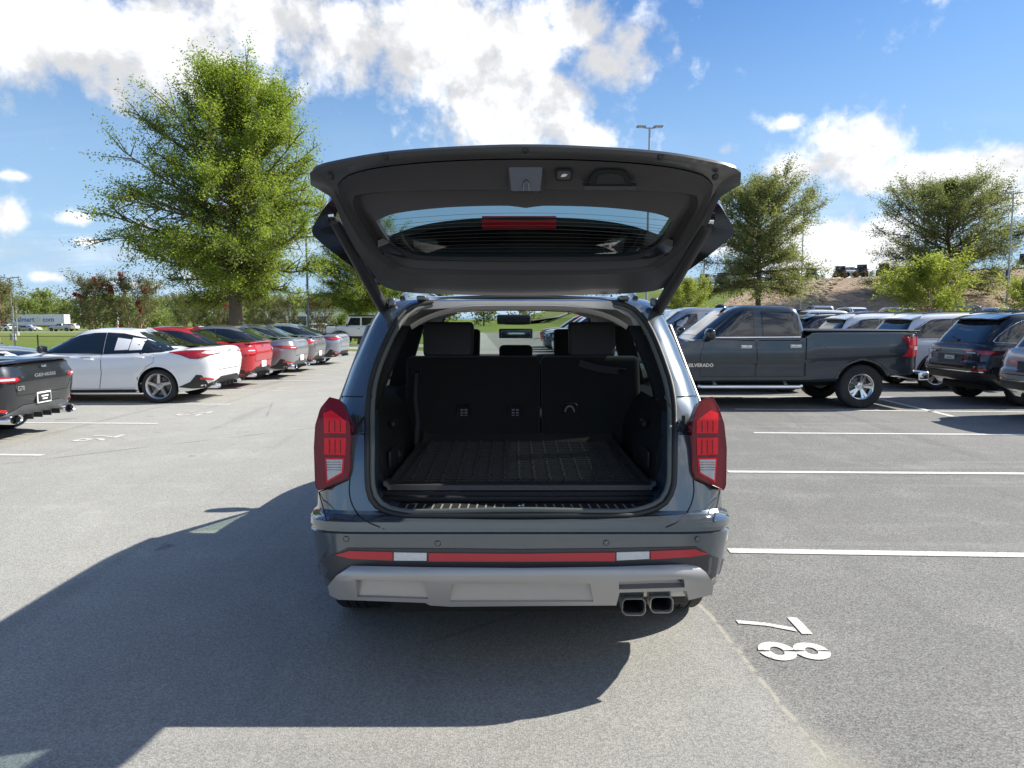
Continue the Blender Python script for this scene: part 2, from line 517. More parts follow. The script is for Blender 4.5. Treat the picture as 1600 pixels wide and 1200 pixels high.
# ------------------------------------------------------------------ ground
def asphalt_material():
    m = bpy.data.materials.new('asphalt'); m.use_nodes = True
    t = m.node_tree; b = t.nodes['Principled BSDF']; h = NG(t)
    co = h.n('ShaderNodeNewGeometry').outputs['Position']
    big = h.noise(co, 0.22, 5, 0.6, 0.4)
    mid = h.noise(h.mapr(co, (1, 1, 1), (7, 3, 0)), 1.6, 6, 0.62)
    # aggregate: stones of pale and dark grey bound in bitumen
    vo = h.n('ShaderNodeTexVoronoi', feature='F1'); h.link(co, vo.inputs['Vector']); vo.inputs['Scale'].default_value = 120
    sc = h.n('ShaderNodeSeparateColor'); h.link(vo.outputs['Color'], sc.inputs[0])
    vo2 = h.n('ShaderNodeTexVoronoi', feature='F1'); h.link(co, vo2.inputs['Vector']); vo2.inputs['Scale'].default_value = 260
    sc2 = h.n('ShaderNodeSeparateColor'); h.link(vo2.outputs['Color'], sc2.inputs[0])
    grain = h.m('ADD', h.m('MULTIPLY', h.ramp(sc.outputs[0], 0.0, 1.0, False), 0.55), h.m('MULTIPLY', h.ramp(sc2.outputs[0], 0.0, 1.0, False), 0.45))
    pits = h.ramp(vo.outputs['Distance'], 0.55, 0.85)
    base = h.mix(h.ramp(big, 0.25, 0.75), (0.172, 0.170, 0.161), (0.216, 0.213, 0.200))
    base = h.mix(h.m('MULTIPLY', h.ramp(mid, 0.45, 0.78), 0.6), base, (0.275, 0.268, 0.248))
    c = h.mix(grain, (0.42, 0.42, 0.42), (1.58, 1.57, 1.54)); c = h.mix(1.0, base, c, blend='MULTIPLY')
    c = h.mix(h.m('MULTIPLY', pits, 0.50), c, (0.03, 0.03, 0.032))
    # a paving joint west of which the mix is paler, with dust caught along it
    sp = h.n('ShaderNodeSeparateXYZ'); h.link(co, sp.inputs[0])
    wob = h.m('MULTIPLY', h.m('SUBTRACT', h.noise(co, 0.9, 6, 0.6), 0.5), 0.16)
    joint = h.m('SUBTRACT', sp.outputs[0], h.m('ADD', h.m('ADD', 1.10, h.m('MULTIPLY', h.m('SUBTRACT', sp.outputs[1], 3.9), -0.055)), wob))
    west = h.ramp(h.m('ADD', joint, h.m('MULTIPLY', h.m('SUBTRACT', h.noise(co, 6.0, 5, 0.7), 0.5), 0.16)), 0.07, -0.07)
    c = h.mix(h.m('MULTIPLY', west, 0.22), c, (0.40, 0.395, 0.37))
    aisle = h.m('MULTIPLY', west, h.m('ADD', .78, h.m('MULTIPLY', big, .34)))
    c = h.mix(aisle, c, h.mix(1.0, c, (1.18, 1.175, 1.15), blend='MULTIPLY'))
    far_w = h.ramp(h.m('ADD', sp.outputs[0], h.m('MULTIPLY', big, 1.5)), 0.2, -3.0)
    c = h.mix(far_w, c, h.mix(1.0, c, (1.20, 1.20, 1.19), blend='MULTIPLY'))
    line = h.m('MULTIPLY', h.ramp(h.m('ABSOLUTE', joint), 0.022, 0.0), h.ramp(h.noise(co, 14, 4), 0.32, 0.55))
    spread = h.m('MULTIPLY', h.ramp(h.m('ABSOLUTE', joint), 0.28, 0.0), h.m('MULTIPLY', h.ramp(h.noise(co, 3.0, 5), 0.35, 0.7), h.ramp(sp.outputs[1], 3.4, 2.3)))
    dust = h.m('MAXIMUM', h.m('MULTIPLY', line, 0.85), h.m('MULTIPLY', spread, 0.6))
    c = h.mix(dust, c, (0.40, 0.37, 0.30))
    # older patch joints: fine dark cracks
    jn = h.m('SUBTRACT', sp.outputs[1], h.m('ADD', h.m('ADD', 13.5, h.m('MULTIPLY', sp.outputs[0], 0.95)), h.m('MULTIPLY', wob, 0.8)))
    cr = h.m('MULTIPLY', h.ramp(h.m('ABSOLUTE', jn), 0.05, 0.0), h.m('MULTIPLY', h.ramp(h.noise(co, 2.0, 4), 0.35, 0.55), h.ramp(sp.outputs[0], 0.0, -1.0)))
    c = h.mix(h.m('MULTIPLY', cr, 0.6), c, (0.05, 0.05, 0.05))
    vc = h.n('ShaderNodeTexVoronoi', feature='DISTANCE_TO_EDGE'); vc.inputs['Scale'].default_value = 0.16
    h.link(h.v('ADD', co, h.mapr(h.n('ShaderNodeTexNoise').outputs['Color'], (0.6, 0.6, 0.6))), vc.inputs['Vector'])
    fine = h.m('MULTIPLY', h.ramp(vc.outputs['Distance'], 0.0035, 0.0), h.ramp(h.noise(co, 0.5, 4), 0.5, 0.65))
    c = h.mix(h.m('MULTIPLY', fine, 0.5), c, (0.05, 0.05, 0.05))
    # scuffs: long faint tyre tracks along the aisle, darker where wheels turn in
    tr_ = h.noise(h.mapr(co, (1.6, 0.10, 1)), 1.4, 5, 0.6, 0.3)
    c = h.mix(h.m('MULTIPLY', h.ramp(tr_, 0.55, 0.72), 0.22), c, (0.07, 0.07, 0.07))
    tr2 = h.noise(h.mapr(co, (0.10, 1.6, 1), (3, 9, 0)), 1.3, 5, 0.6, 0.3)
    c = h.mix(h.m('MULTIPLY', h.ramp(tr2, 0.56, 0.70), 0.20), c, (0.40, 0.385, 0.35))
    # oil drips
    oil = h.m('MULTIPLY', h.ramp(h.noise(co, 1.7, 3, 0.5), 0.69, 0.76), 0.45)
    c = h.mix(oil, c, (0.05, 0.048, 0.045))
    h.link(c, b.inputs['Base Color'])
    b.inputs['Roughness'].default_value = 0.88; b.inputs['Specular IOR Level'].default_value = 0.35
    bp = h.n('ShaderNodeBump'); bp.inputs['Strength'].default_value = 0.38; bp.inputs['Distance'].default_value = 0.004
    h.link(h.m('SUBTRACT', h.m('MULTIPLY', grain, 0.7), vo.outputs['Distance']), bp.inputs['Height']); h.link(bp.outputs[0], b.inputs['Normal'])
    return m
M_ASPH = asphalt_material()

def worn_paint():
    m = bpy.data.materials.new('worn_line_paint'); m.use_nodes = True
    t = m.node_tree; b = t.nodes['Principled BSDF']; h = NG(t)
    co = h.n('ShaderNodeNewGeometry').outputs['Position']
    w = h.ramp(h.noise(co, 48, 6, 0.75), 0.33, 0.50)
    w2 = h.ramp(h.noise(co, 2.2, 4, 0.6), 0.25, 0.5)
    c = h.mix(h.m('MULTIPLY', w, h.m('ADD', 0.75, h.m('MULTIPLY', w2, 0.25))), (0.24, 0.24, 0.23), (0.64, 0.63, 0.58))
    h.link(c, b.inputs['Base Color']); b.inputs['Roughness'].default_value = 0.75
    bp = h.n('ShaderNodeBump'); bp.inputs['Strength'].default_value = 0.4; bp.inputs['Distance'].default_value = 0.003
    h.link(h.noise(co, 90, 3), bp.inputs['Height']); h.link(bp.outputs[0], b.inputs['Normal'])
    return m
M_LINE = worn_paint()

def terrain_z(x, y):
    """lie of the land: flat car park, a dip to the highway on the left, a bank on the right"""
    z = 0.0
    # west / north-west: falls gently to the highway
    if y > 34:
        wl = min(1, max(0, (-4 - x) / 14))
        z -= wl * 1.5 * min(1, (y - 34) / 110)
    # the far stalls climb a little towards the bank
    if x > 3 and y > 30: z += 0.75 * min(1, (x - 3) / 8) * min(1, (y - 30) / 26)
    # north-east bank
    if x > 2:
        foot = 58 - 0.05 * (x - 20)
        t = min(1, max(0, (y - foot) / 42))
        sx = min(1, max(0, (x - 9) / 16))
        top = 5.2 + 0.06 * max(0, x - 27)
        z += sx * top * (t * t * (3 - 2 * t))
        if y > foot + 42: z += sx * 0.9 * min(1, (y - foot - 42) / 30)
    return z
gme = MB()
xs = np.unique(np.r_[np.linspace(-900, -120, 9), np.linspace(-120, 120, 81), np.linspace(120, 900, 9)])
ys = np.unique(np.r_[-60, -20, np.linspace(0, 140, 71), np.linspace(140, 320, 19), np.linspace(320, 1600, 9)])
gv = [(x, y, terrain_z(x, y)) for y in ys for x in xs]
nx = len(xs)
gf = [(j * nx + i, j * nx + i + 1, (j + 1) * nx + i + 1, (j + 1) * nx + i) for j in range(len(ys) - 1) for i in range(nx - 1)]

def land_material():
    m = bpy.data.materials.new('grass_ground'); m.use_nodes = True
    t = m.node_tree; b = t.nodes['Principled BSDF']; h = NG(t)
    co = h.n('ShaderNodeNewGeometry').outputs['Position']
    g1 = h.noise(co, 0.35, 6, 0.65); g2 = h.noise(co, 14, 5, 0.7); g3 = h.noise(h.mapr(co, (1, 0.25, 1)), 3.0, 5, 0.7)
    grass = h.mix(h.ramp(g1, 0.3, 0.7), (0.125, 0.185, 0.032), (0.205, 0.235, 0.05))
    grass = h.mix(h.m('MULTIPLY', h.ramp(g2, 0.4, 0.8), 0.4), grass, (0.07, 0.115, 0.02))
    grass = h.mix(h.m('MULTIPLY', h.ramp(g3, 0.5, 0.8), 0.35), grass, (0.21, 0.19, 0.07))
    h.link(grass, b.inputs['Base Color']); b.inputs['Roughness'].default_value = 0.95; b.inputs['Specular IOR Level'].default_value = 0.2
    bp = h.n('ShaderNodeBump'); bp.inputs['Strength'].default_value = 0.9; bp.inputs['Distance'].default_value = 0.08
    h.link(g2, bp.inputs['Height']); h.link(bp.outputs[0], b.inputs['Normal'])
    return m
M_GRASS = land_material()
tag(link('ground', mesh_from('ground', gv, gf, M_GRASS, smooth=60)), kind='structure')

# the car park sheet follows the land 4 mm up
def sheet(name, poly, mat, dz=0.004, res=6.0, smooth=60):
    v, f = fill2d(poly, res)
    return tag(link(name, mesh_from(name, [(p.x, p.y, terrain_z(p.x, p.y) + dz) for p in v], [tuple(t) for t in f], mat, smooth=smooth)), kind='structure')
lot = sheet('parking_lot', [(-40, -40), (90, -40), (90, 56), (28, 57), (10, 58), (7, 82), (-3.6, 82), (-3.8, 46), (-17.3, 46), (-17.3, 33), (-40, 33)], M_ASPH)

def ground_panel(name, poly, mat, parent, dz=0.009):
    me = mesh_from(name, [(x, y, terrain_z(x, y) + dz) for x, y in poly], [tuple(range(len(poly)))], mat)
    if me.polygons[0].normal.z < 0: me.flip_normals()
    return link(name, me, parent)
def stall_line(x0, y0, x1, y1, w=0.10):
    d = Vector((x1 - x0, y1 - y0)).normalized(); n = Vector((-d.y, d.x)) * (w / 2)
    k = max(1, int(math.hypot(x1 - x0, y1 - y0) / 2))
    vs, fs = [], []
    for i in range(k + 1):
        x, y = x0 + (x1 - x0) * i / k, y0 + (y1 - y0) * i / k
        for s in (-1, 1):
            a, b = x + n.x * s, y + n.y * s
            vs.append((a, b, terrain_z(a, b) + 0.009))
    fs = [(2 * i, 2 * i + 1, 2 * i + 3, 2 * i + 2)[::-1] for i in range(k)]
    me = mesh_from('parking_line', vs, fs, M_LINE)
    if me.polygons[0].normal.z < 0: me.flip_normals()
    return link('parking_line', me, lot)
def gp(px, py): p = gnd(px, py); return p.x, p.y
# right-hand row: stalls open towards the aisle
for (a, b) in (((1143, 862), (1600, 869)), ((1140, 738), (1600, 741)), ((1180, 677), (1600, 680)), ((1150, 640), (1600, 644.5))):
    (x0, y0), (x1, y1) = gp(*a), gp(*b)
    k = (y1 - y0) / (x1 - x0); stall_line(x0 - 0.02, y0 - 0.02 * k, x1 + 5.5, y1 + 5.5 * k)
for y in (14.9, 17.5, 20.1, 22.7, 25.3, 27.9, 30.5, 33.1, 35.7, 38.3): stall_line(2.1, y + 0.15, 13.5, y - 0.3)
(x0, y0), (x1, y1) = gp(1375, 624), gp(1496, 653)
stall_line(x0, y0, x1, y1, 0.11)
# left-hand row
for (a, b) in (((0, 714.5), (68, 712)), ((60, 666), (247, 662.5)), ((110, 637.5), (360, 632.5)), ((335, 612), (440, 610.5)), ((380, 597), (500, 595.3)), ((430, 586.5), (505, 586)), ((480, 578.5), (528, 578.2)), ((500, 571.5), (535, 571.2)), ((505, 565.5), (540, 565.2)), ((515, 556), (545, 555.8)), ((515, 547.5), (552, 547.3))):
    (x0, y0), (x1, y1) = gp(*a), gp(*b)
    stall_line(x1 - 6.2, y1 + 0.25, x1, y1)

# painted stall numbers, stencil style; text reads towards +x
def digit(ch, ox, oy, hgt=0.35, wid=0.20):
    """tx to the right of the glyph, ty up; laid so that up is +x and right is -y"""
    def put(poly):
        ground_panel('stall_number', [(ox + ty * hgt, oy - tx * wid) for tx, ty in poly], M_LINE, lot)
    if ch == '7':
        put([(0.0, 0.84), (1.0, 0.84), (1.0, 1.0), (0.0, 1.0), (-0.06, 0.90)])
        put([(0.62, 0.80), (0.86, 0.80), (0.50, 0.40), (0.36, 0.0), (0.14, 0.0), (0.30, 0.42)])
    else:
        # bowls as two halves each with the stencil bridge down the middle
        def arc(cx, cy, rx, ry, t, a0, a1, n=12):
            o = [(cx + rx * math.cos(R(a0 + (a1 - a0) * i / n)), cy + ry * math.sin(R(a0 + (a1 - a0) * i / n))) for i in range(n + 1)]
            i_ = [(cx + (rx - t) * math.cos(R(a1 - (a1 - a0) * i / n)), cy + (ry - t * 0.62) * math.sin(R(a1 - (a1 - a0) * i / n))) for i in range(n + 1)]
            return o + i_
        spec = {'8': [(0.5, 0.26, 0.5, 0.26, -84, 84), (0.5, 0.26, 0.5, 0.26, 96, 264), (0.5, 0.75, 0.46, 0.25, -84, 84), (0.5, 0.75, 0.46, 0.25, 96, 264)],
                '6': [(0.5, 0.27, 0.5, 0.27, -84, 84), (0.5, 0.27, 0.5, 0.27, 96, 264), (0.62, 0.55, 0.62, 0.45, 80, 170)],
                '5': [(0.45, 0.30, 0.5, 0.30, -150, 84)]}[ch]
        for cx, cy, rx, ry, a0, a1 in spec: put(arc(cx, cy, rx, ry, 0.27, a0, a1))
        if ch == '5': put([(0.0, 0.60), (0.0, 1.0), (1.0, 1.0), (1.0, 0.84), (0.24, 0.84), (0.24, 0.60)])
x7, y7 = gp(1160, 985); digit('7', x7, y7 + 0.14)
x8, y8 = gp(1190, 1021); digit('8', x8 - 0.01, y8 + 0.11)
for (px, py, c) in ((120, 687, '6'), (278, 648, '5')):
    x, y = gp(px, py); digit('7', x + 0.05, y + 0.36, 0.42, 0.24); digit(c, x, y + 0.06, 0.42, 0.24)
# ------------------------------------------------------------------ vehicle building kit
def half_outline(tail, nose, b, nr, nf, M):
    """plan outline of one side, tail centre to nose centre; x forward, y >= 0; the widest place is at xm"""
    xm = (tail + nose) / 2
    pts = []
    for i in range(241):
        a = math.pi / 2 * i / 240
        pts.append((xm - (xm - tail) * math.cos(a) ** (2 / nr), b * math.sin(a) ** (2 / nr)))
    for i in range(1, 241):
        a = math.pi / 2 * (1 - i / 240)
        pts.append((xm + (nose - xm) * math.cos(a) ** (2 / nf), b * math.sin(a) ** (2 / nf)))
    return resample(pts, M + 1)
def shell(levels, M=58, crown_top=0.02, crown_bot=0.0):
    """levels: list of (tail, nose, half width, nr, nf, z function of x); gives a closed mesh as (verts, faces)"""
    vs, N = [], 2 * M
    for tail, nose, b, nr, nf, zf in levels:
        h = half_outline(tail, nose, b, nr, nf, M)
        up = [(x, y, zf(x)) for x, y in h]
        vs += up + [(x, -y, z) for x, y, z in up[-2:0:-1]]
    fs = []
    for l in range(len(levels) - 1):
        for i in range(N):
            j = (i + 1) % N
            fs.append((l * N + i, l * N + j, (l + 1) * N + j, (l + 1) * N + i))
    def cap(base, crown, flip):
        K = 8; rows = []
        for i in range(1, M):
            a, b = vs[base + i], vs[base + N - i]
            row = [base + i]
            for k in range(1, K):
                t = k / K; c = crown * (1 - (2 * t - 1) ** 2)
                vs.append((a[0], a[1] + (b[1] - a[1]) * t, a[2] + (b[2] - a[2]) * t + c)); row.append(len(vs) - 1)
            row.append(base + N - i); rows.append(row)
        for r in range(len(rows) - 1):
            for k in range(K):
                q = (rows[r][k], rows[r][k + 1], rows[r + 1][k + 1], rows[r + 1][k]); fs.append(q[::-1] if flip else q)
        for r, tip in ((rows[0], base), (rows[-1], base + M)):
            for k in range(K): fs.append((r[k], r[k + 1], tip))
    cap((len(levels) - 1) * N, crown_top, False); cap(0, crown_bot, True)
    return vs, fs

def boolean(me, cutters, op='DIFFERENCE'):
    a = bpy.data.objects.new('work', me); COL.objects.link(a); objs = [a]
    for c in cutters:
        o = bpy.data.objects.new('work_cut', c); COL.objects.link(o); objs.append(o)
        md = a.modifiers.new('b', 'BOOLEAN'); md.operation = op; md.object = o; md.solver = 'EXACT'
    dg = bpy.context.evaluated_depsgraph_get(); dg.update()
    res = bpy.data.meshes.new_from_object(a.evaluated_get(dg), preserve_all_data_layers=False, depsgraph=dg)
    for o in objs: COL.objects.unlink(o); bpy.data.objects.remove(o)
    return res

def lower_levels(s):
    zd, zb = curve_fn(s['deck']), curve_fn(s['sill'])
    L = []
    for k, ins, nin, tin in s['sect']:
        L.append((s['tail'] + tin, s['nose'] - nin, s['W'] / 2 - ins, s.get('nr', 6), s.get('nf', 4), (lambda x, k=k: zb(x) + k * (zd(x) - zb(x)))))
    return L
def upper_levels(s):
    u = s['cab']; zd = curve_fn(s['deck']); zr = curve_fn(u['roof'])
    L = []
    for k, f, ins in ((0, 0, 0), (.12, .10, -.006), (.3, .275, -.012), (.5, .475, -.014), (.7, .685, -.012), (.84, .83, -.006), (.92, .915, .004), (.965, .965, .022), (.99, 1.0, .05), (1.0, 1.04, .09)):
        rr = u['rear'][0] + (u['rear'][1] - u['rear'][0]) * f; ff = u['front'][0] + (u['front'][1] - u['front'][0]) * f
        hw = u['hw'][0] + (u['hw'][1] - u['hw'][0]) * f
        L.append((rr + ins * 1.3, ff - ins * 1.3, hw - ins, u.get('nr', 5), u.get('nf', 4.5), (lambda x, k=k: (zd(x) - .05) * (1 - k) + zr(x) * k)))
    return L

def make_body(s, mats, extra_cut=(), smooth=28):
    """painted body with wheel openings; returns mesh and Skin"""
    lo = shell(lower_levels(s), M=s.get('M', 60), crown_top=s.get('crown', 0.03))
    b = MB(); b.add(*lo)
    me = b.mesh('body', mats[0], smooth=None)
    Ra = s['R'] + s.get('gap', 0.055)
    cm = MB()
    for x in s['axles']:
        for sd in (-1, 1):
            cy = sd * (s['W'] / 2 - 0.13)
            ring = [(x + Ra * math.cos(2 * math.pi * i / 48), s['R'] * 0.98 + Ra * math.sin(2 * math.pi * i / 48)) for i in range(48)]
            cm.prism(ring, cy - 0.22, cy + 0.22, 'Y')
    me2 = boolean(me, [cm.mesh('cut', mats[0], None)] + list(extra_cut))
    me2.materials.clear()
    for m in mats: me2.materials.append(m)
    for p in me2.polygons:
        c = p.center; p.material_index = 0
        for x in s['axles']:
            if math.hypot(c.x - x, c.z - s['R'] * 0.98) < Ra + 0.003: p.material_index = 1
    if 'cab' in s:
        up = shell(upper_levels(s), M=s.get('M', 60), crown_top=s['cab'].get('crown', 0.025))
        bm = bmesh.new(); bm.from_mesh(me2)
        n0 = [bm.verts.new(v) for v in up[0]]
        for f in up[1]:
            try: bm.faces.new([n0[i] for i in f])
            except ValueError: pass
        bmesh.ops.recalc_face_normals(bm, faces=bm.faces[:])
        bm.to_mesh(me2); bm.free()
    me2.name = 'body'
    finish(me2, smooth)
    sk = Skin(me2); sk.set_path(half_outline(s['tail'], s['nose'], s['W'] / 2, s.get('nr', 6), s.get('nf', 4), 200))
    return me2, sk

WHEELS = {}
def wheel_meshes(R_, rr, w, style):
    k = (R_, rr, w, style)
    if k in WHEELS: return WHEELS[k]
    h = w / 2
    t = MB(); t.lathe([(rr, -h * .86), (rr + .012, -h * .98), (R_ - .045, -h * 1.02), (R_ - .014, -h * .9), (R_ - .002, -h * .74), (R_ - .002, -h * .42), (R_ - .011, -h * .40), (R_ - .011, -h * .34), (R_, -h * .32),
                       (R_, -h * .04), (R_ - .011, -h * .02), (R_ - .011, h * .02), (R_, h * .04), (R_, h * .32), (R_ - .011, h * .34), (R_ - .011, h * .40), (R_ - .002, h * .42), (R_ - .002, h * .74),
                       (R_ - .014, h * .9), (R_ - .045, h * 1.02), (rr + .012, h * .98), (rr, h * .86)], 56, close=True)
    tyre = t.mesh('tyre', M_TYRE, 40)
    fin, ins = {'alloy': (M_ALLOY, M_ALLOY), 'twotone': (M_ALLOY, M_DALLOY), 'dark': (M_DALLOY, M_DALLOY), 'chrome': (M_CHROME, M_ALLOY)}[style.split('_')[0]]
    n = int(style.split('_')[1].strip('s')); split = style.endswith('s')
    r = MB(); r.mat(0).lathe([(rr, -h * .84), (rr - .035, -h * .6), (rr - .05, h * .2), (rr - .022, h * .72), (rr - .006, h * .84), (rr + .004, h * .88), (rr + .002, h * .80)], 48)
    r.mat(0).lathe([(0.0, h * .66), (.03, h * .66), (.036, h * .60), (.07, h * .56), (.085, h * .40), (.085, 0)], 24)
    for i in range(n):
        a0 = 2 * math.pi * i / n + math.pi / 2
        for da in ((-.17, .17) if split else (0,)):
            a = a0 + da
            tw = .0 if not style.startswith('twotone') else .22
            p0 = Vector((math.cos(a0 + da * .6) * .06, math.sin(a0 + da * .6) * .06)); p1 = Vector((math.cos(a + tw) * (rr - .012), math.sin(a + tw) * (rr - .012)))
            d = (p1 - p0).normalized(); q = Vector((-d.y, d.x)); w0, w1 = (.018, .024) if split else (.030, .024)
            poly = [p0 - q * w0, p1 - q * w1, p1 + q * w1, p0 + q * w0]
            r.mat(0); b4 = len(r.v)
            vs = [(p.x, h * (.58 if j in (0, 3) else .74), p.y) for j, p in enumerate(poly)] + [(p.x * 1.0, h * (.58 if j in (0, 3) else .74) - .035, p.y) for j, p in enumerate([poly[0] - q * .006, poly[1] - q * .006, poly[2] + q * .006, poly[3] + q * .006])]
            r.add(vs, [(0, 1, 2, 3), (7, 6, 5, 4), (0, 4, 5, 1), (1, 5, 6, 2), (2, 6, 7, 3), (3, 7, 4, 0)])
            if style.startswith('twotone'):
                r.mat(1); q2 = q * .018
                vs2 = [(v[0] - q.x * .022, v[1] - .012, v[2] - q.y * .022) for v in vs]
                r.add(vs2, [(0, 1, 2, 3), (7, 6, 5, 4), (0, 4, 5, 1), (1, 5, 6, 2), (2, 6, 7, 3), (3, 7, 4, 0)])
    for i in range(5):
        a = 2 * math.pi * i / 5; r.mat(0).lathe([(0, h * .60), (.009, h * .60), (.009, h * .5)], 8, M=Matrix.Translation((math.cos(a) * .052, 0, math.sin(a) * .052)))
    rim = r.mesh('rim', [fin, ins], 30)
    d = MB(); d.lathe([(0, h * .1), (rr * .72, h * .1), (rr * .74, h * .06), (rr * .74, -.01), (.0, -.02)], 40); d.lathe([(rr - .03, -h * .5), (0.0, -h * .55)], 32)
    disc = d.mesh('wheel', pmat('brake_steel', (0.16, 0.155, 0.15), 0.45, metal=0.8, var=0.2), 30)
    WHEELS[k] = (disc, tyre, rim)
    return WHEELS[k]
def add_wheels(root, s, style, rim_r, w=0.235, front=True, spare=None):
    ms = wheel_meshes(s['R'], rim_r, w, style)
    for x in s['axles']:
        for sd in (-1, 1):
            o = link('wheel', ms[0], root); o.location = (x, sd * (s['W'] / 2 - w / 2 - s.get('tuck', .03)), s['R']); o.rotation_euler = (0, 0.3 + x, 0 if sd > 0 else math.pi)
            link('tyre', ms[1], o); link('rim', ms[2], o)

def mirror_poly(p): return [(-a, b) for a, b in p][::-1]
def rect(cx, cz, w, h, r=0.0, n=4):
    if r <= 0: return [(cx - w / 2, cz - h / 2), (cx + w / 2, cz - h / 2), (cx + w / 2, cz + h / 2), (cx - w / 2, cz + h / 2)]
    o = []
    for sx, sz, a0 in ((1, -1, -90), (1, 1, 0), (-1, 1, 90), (-1, -1, 180)):
        for i in range(n + 1):
            a = R(a0 + 90 * i / n); o.append((cx + sx * (w / 2 - r) + r * math.cos(a), cz + sz * (h / 2 - r) + r * math.sin(a)))
    return o
def grow(poly, d):
    """push an outline outwards by d"""
    n = len(poly); ar = sum(poly[i][0] * poly[(i + 1) % n][1] - poly[(i + 1) % n][0] * poly[i][1] for i in range(n))
    sg = 1 if ar > 0 else -1; out = []
    for i in range(n):
        a, b, c = Vector(poly[i - 1][:2]), Vector(poly[i][:2]), Vector(poly[(i + 1) % n][:2])
        e1, e2 = (b - a), (c - b)
        if e1.length < 1e-6 or e2.length < 1e-6: out.append(tuple(b)); continue
        n1, n2 = Vector((e1.y, -e1.x)).normalized() * sg, Vector((e2.y, -e2.x)).normalized() * sg
        m = (n1 + n2); k = max(m.length_squared / 2, 0.35); m = m / k if m.length > 1e-6 else n1
        out.append(tuple(b + m * d))
    return out
def ribbon(poly, w, closed=True):
    """thin band outline(s) along a path, as a list of small quads"""
    n = len(poly); out = []
    for i in range(n if closed else n - 1):
        a, b = Vector(poly[i]), Vector(poly[(i + 1) % n]); d = (b - a)
        if d.length < 1e-5: continue
        d.normalize(); q = Vector((-d.y, d.x)) * w / 2; e = d * w * .3
        out.append([tuple(a - e - q), tuple(b + e - q), tuple(b + e + q), tuple(a - e + q)])
    return out

def door(root, sk, poly, side, mat, handle=None, hmat=None):
    sk.panel('door_gap', grow(poly, 0.006), 'side', M_SEAM, root, off=0.0015, side=side, res=0.07, depth=0.004)
    d = sk.panel('door', poly, 'side', mat, root, off=0.0045, side=side, res=0.05, depth=0.004)
    if handle:
        x, z = handle; loc, n, fi = sk.hit('side', x, z, side)
        b = MB(); y0 = loc.y
        b.box((x, y0 + side * .008, z), (.20, .006, .055), 0.003)
        b.tube([(x - .10, y0 + side * .012, z + .005), (x - .085, y0 + side * .04, z + .006), (x, y0 + side * .048, z + .008), (x + .085, y0 + side * .04, z + .006), (x + .10, y0 + side * .012, z + .005)], [.010, .013, .014, .013, .010], 8)
        b.build('door_handle', hmat or mat, d, 40)
    return d
def side_window(root, sk, poly, side, name='window', frame=M_GLOSSBLK, mat=M_DGLASS, sticker=None):
    sk.panel('window_frame', grow(poly, 0.022), 'side', frame, root, off=0.006, side=side, res=0.06, depth=0.006)
    w = sk.panel(name, poly, 'side', mat, root, off=0.0085, side=side, res=0.06, depth=0.004)
    return w
def wing_mirror(root, sk, x, z, side, mat, size=1.0):
    loc, n, fi = sk.hit('side', x, z, side); y = loc.y
    b = MB(); b.bar((x, y - side * .02, z), (x + .02, y + side * .09, z + .03), .06, .025)
    bm = bmesh.new(); bmesh.ops.create_uvsphere(bm, u_segments=16, v_segments=10, radius=1)
    for v in bm.verts:
        c = v.co; c.x = math.copysign(abs(c.x) ** .8, c.x) * .085 * size + .02 - .02; c.y = math.copysign(abs(c.y) ** .65, c.y) * .125 * size; c.z = math.copysign(abs(c.z) ** .65, c.z) * .085 * size
        if c.x < 0: c.x *= .45
    b.add([(v.co.x + x + .01, v.co.y + y + side * .175 * size, v.co.z + z + .07) for v in bm.verts], [[v.index for v in f.verts] for f in bm.faces]); bm.free()
    m = b.build('wing_mirror', mat, root, 50)
    g = MB(); g.box((x - .032, y + side * .175 * size, z + .07), (.004, .19 * size, .12 * size), .001); g.build('mirror_glass', M_CHROME, m)
    return m
def number_plate(root, sk, y, z, frame, face, w=0.31, h=0.155, view='rear', lines=True, dark=False, push=0.0):
    loc, n, fi = sk.hit(view, y, z); sg = -1 if view == 'rear' else 1
    b = MB(); b.box((loc.x + sg * (.012 + push), y, z), (.014, w, h), .004); p = b.build('number_plate', frame, root)
    c = MB(); c.box((loc.x + sg * (.0215 + push), y, z), (.006, w - .035, h - .04), .001); c.build('plate_face', face, p)
    if lines:
        l = MB()
        for k, (dz, lw) in enumerate(((.018, .15), (-.02, .11))): l.box((loc.x + sg * (.0265 + push), y, z + dz), (.004, lw, .018))
        l.build('dealer_print', M_WHITEPLATE if dark else M_GREYPRINT, p)
    return p
def text_mesh(name, body, size, mat, parent, loc, rot, extrude=0.004, align='CENTER', bold=0.0, sx=1.0):
    cu = bpy.data.curves.new(name, 'FONT'); cu.body = body; cu.size = size; cu.extrude = extrude; cu.offset = bold
    cu.align_x = align; cu.align_y = 'CENTER'; cu.resolution_u = 2
    o = bpy.data.objects.new('work', cu); COL.objects.link(o)
    dg = bpy.context.evaluated_depsgraph_get(); dg.update()
    me = bpy.data.meshes.new_from_object(o.evaluated_get(dg)); COL.objects.unlink(o); bpy.data.objects.remove(o)
    me.materials.clear(); me.materials.append(mat); me.name = name
    r = link(name, me, parent); r.location = loc; r.rotation_euler = rot; r.scale = (sx, 1, 1)
    return r
REAR_ROT = (math.pi / 2, 0, -math.pi / 2)       # text read from behind a car that faces +x
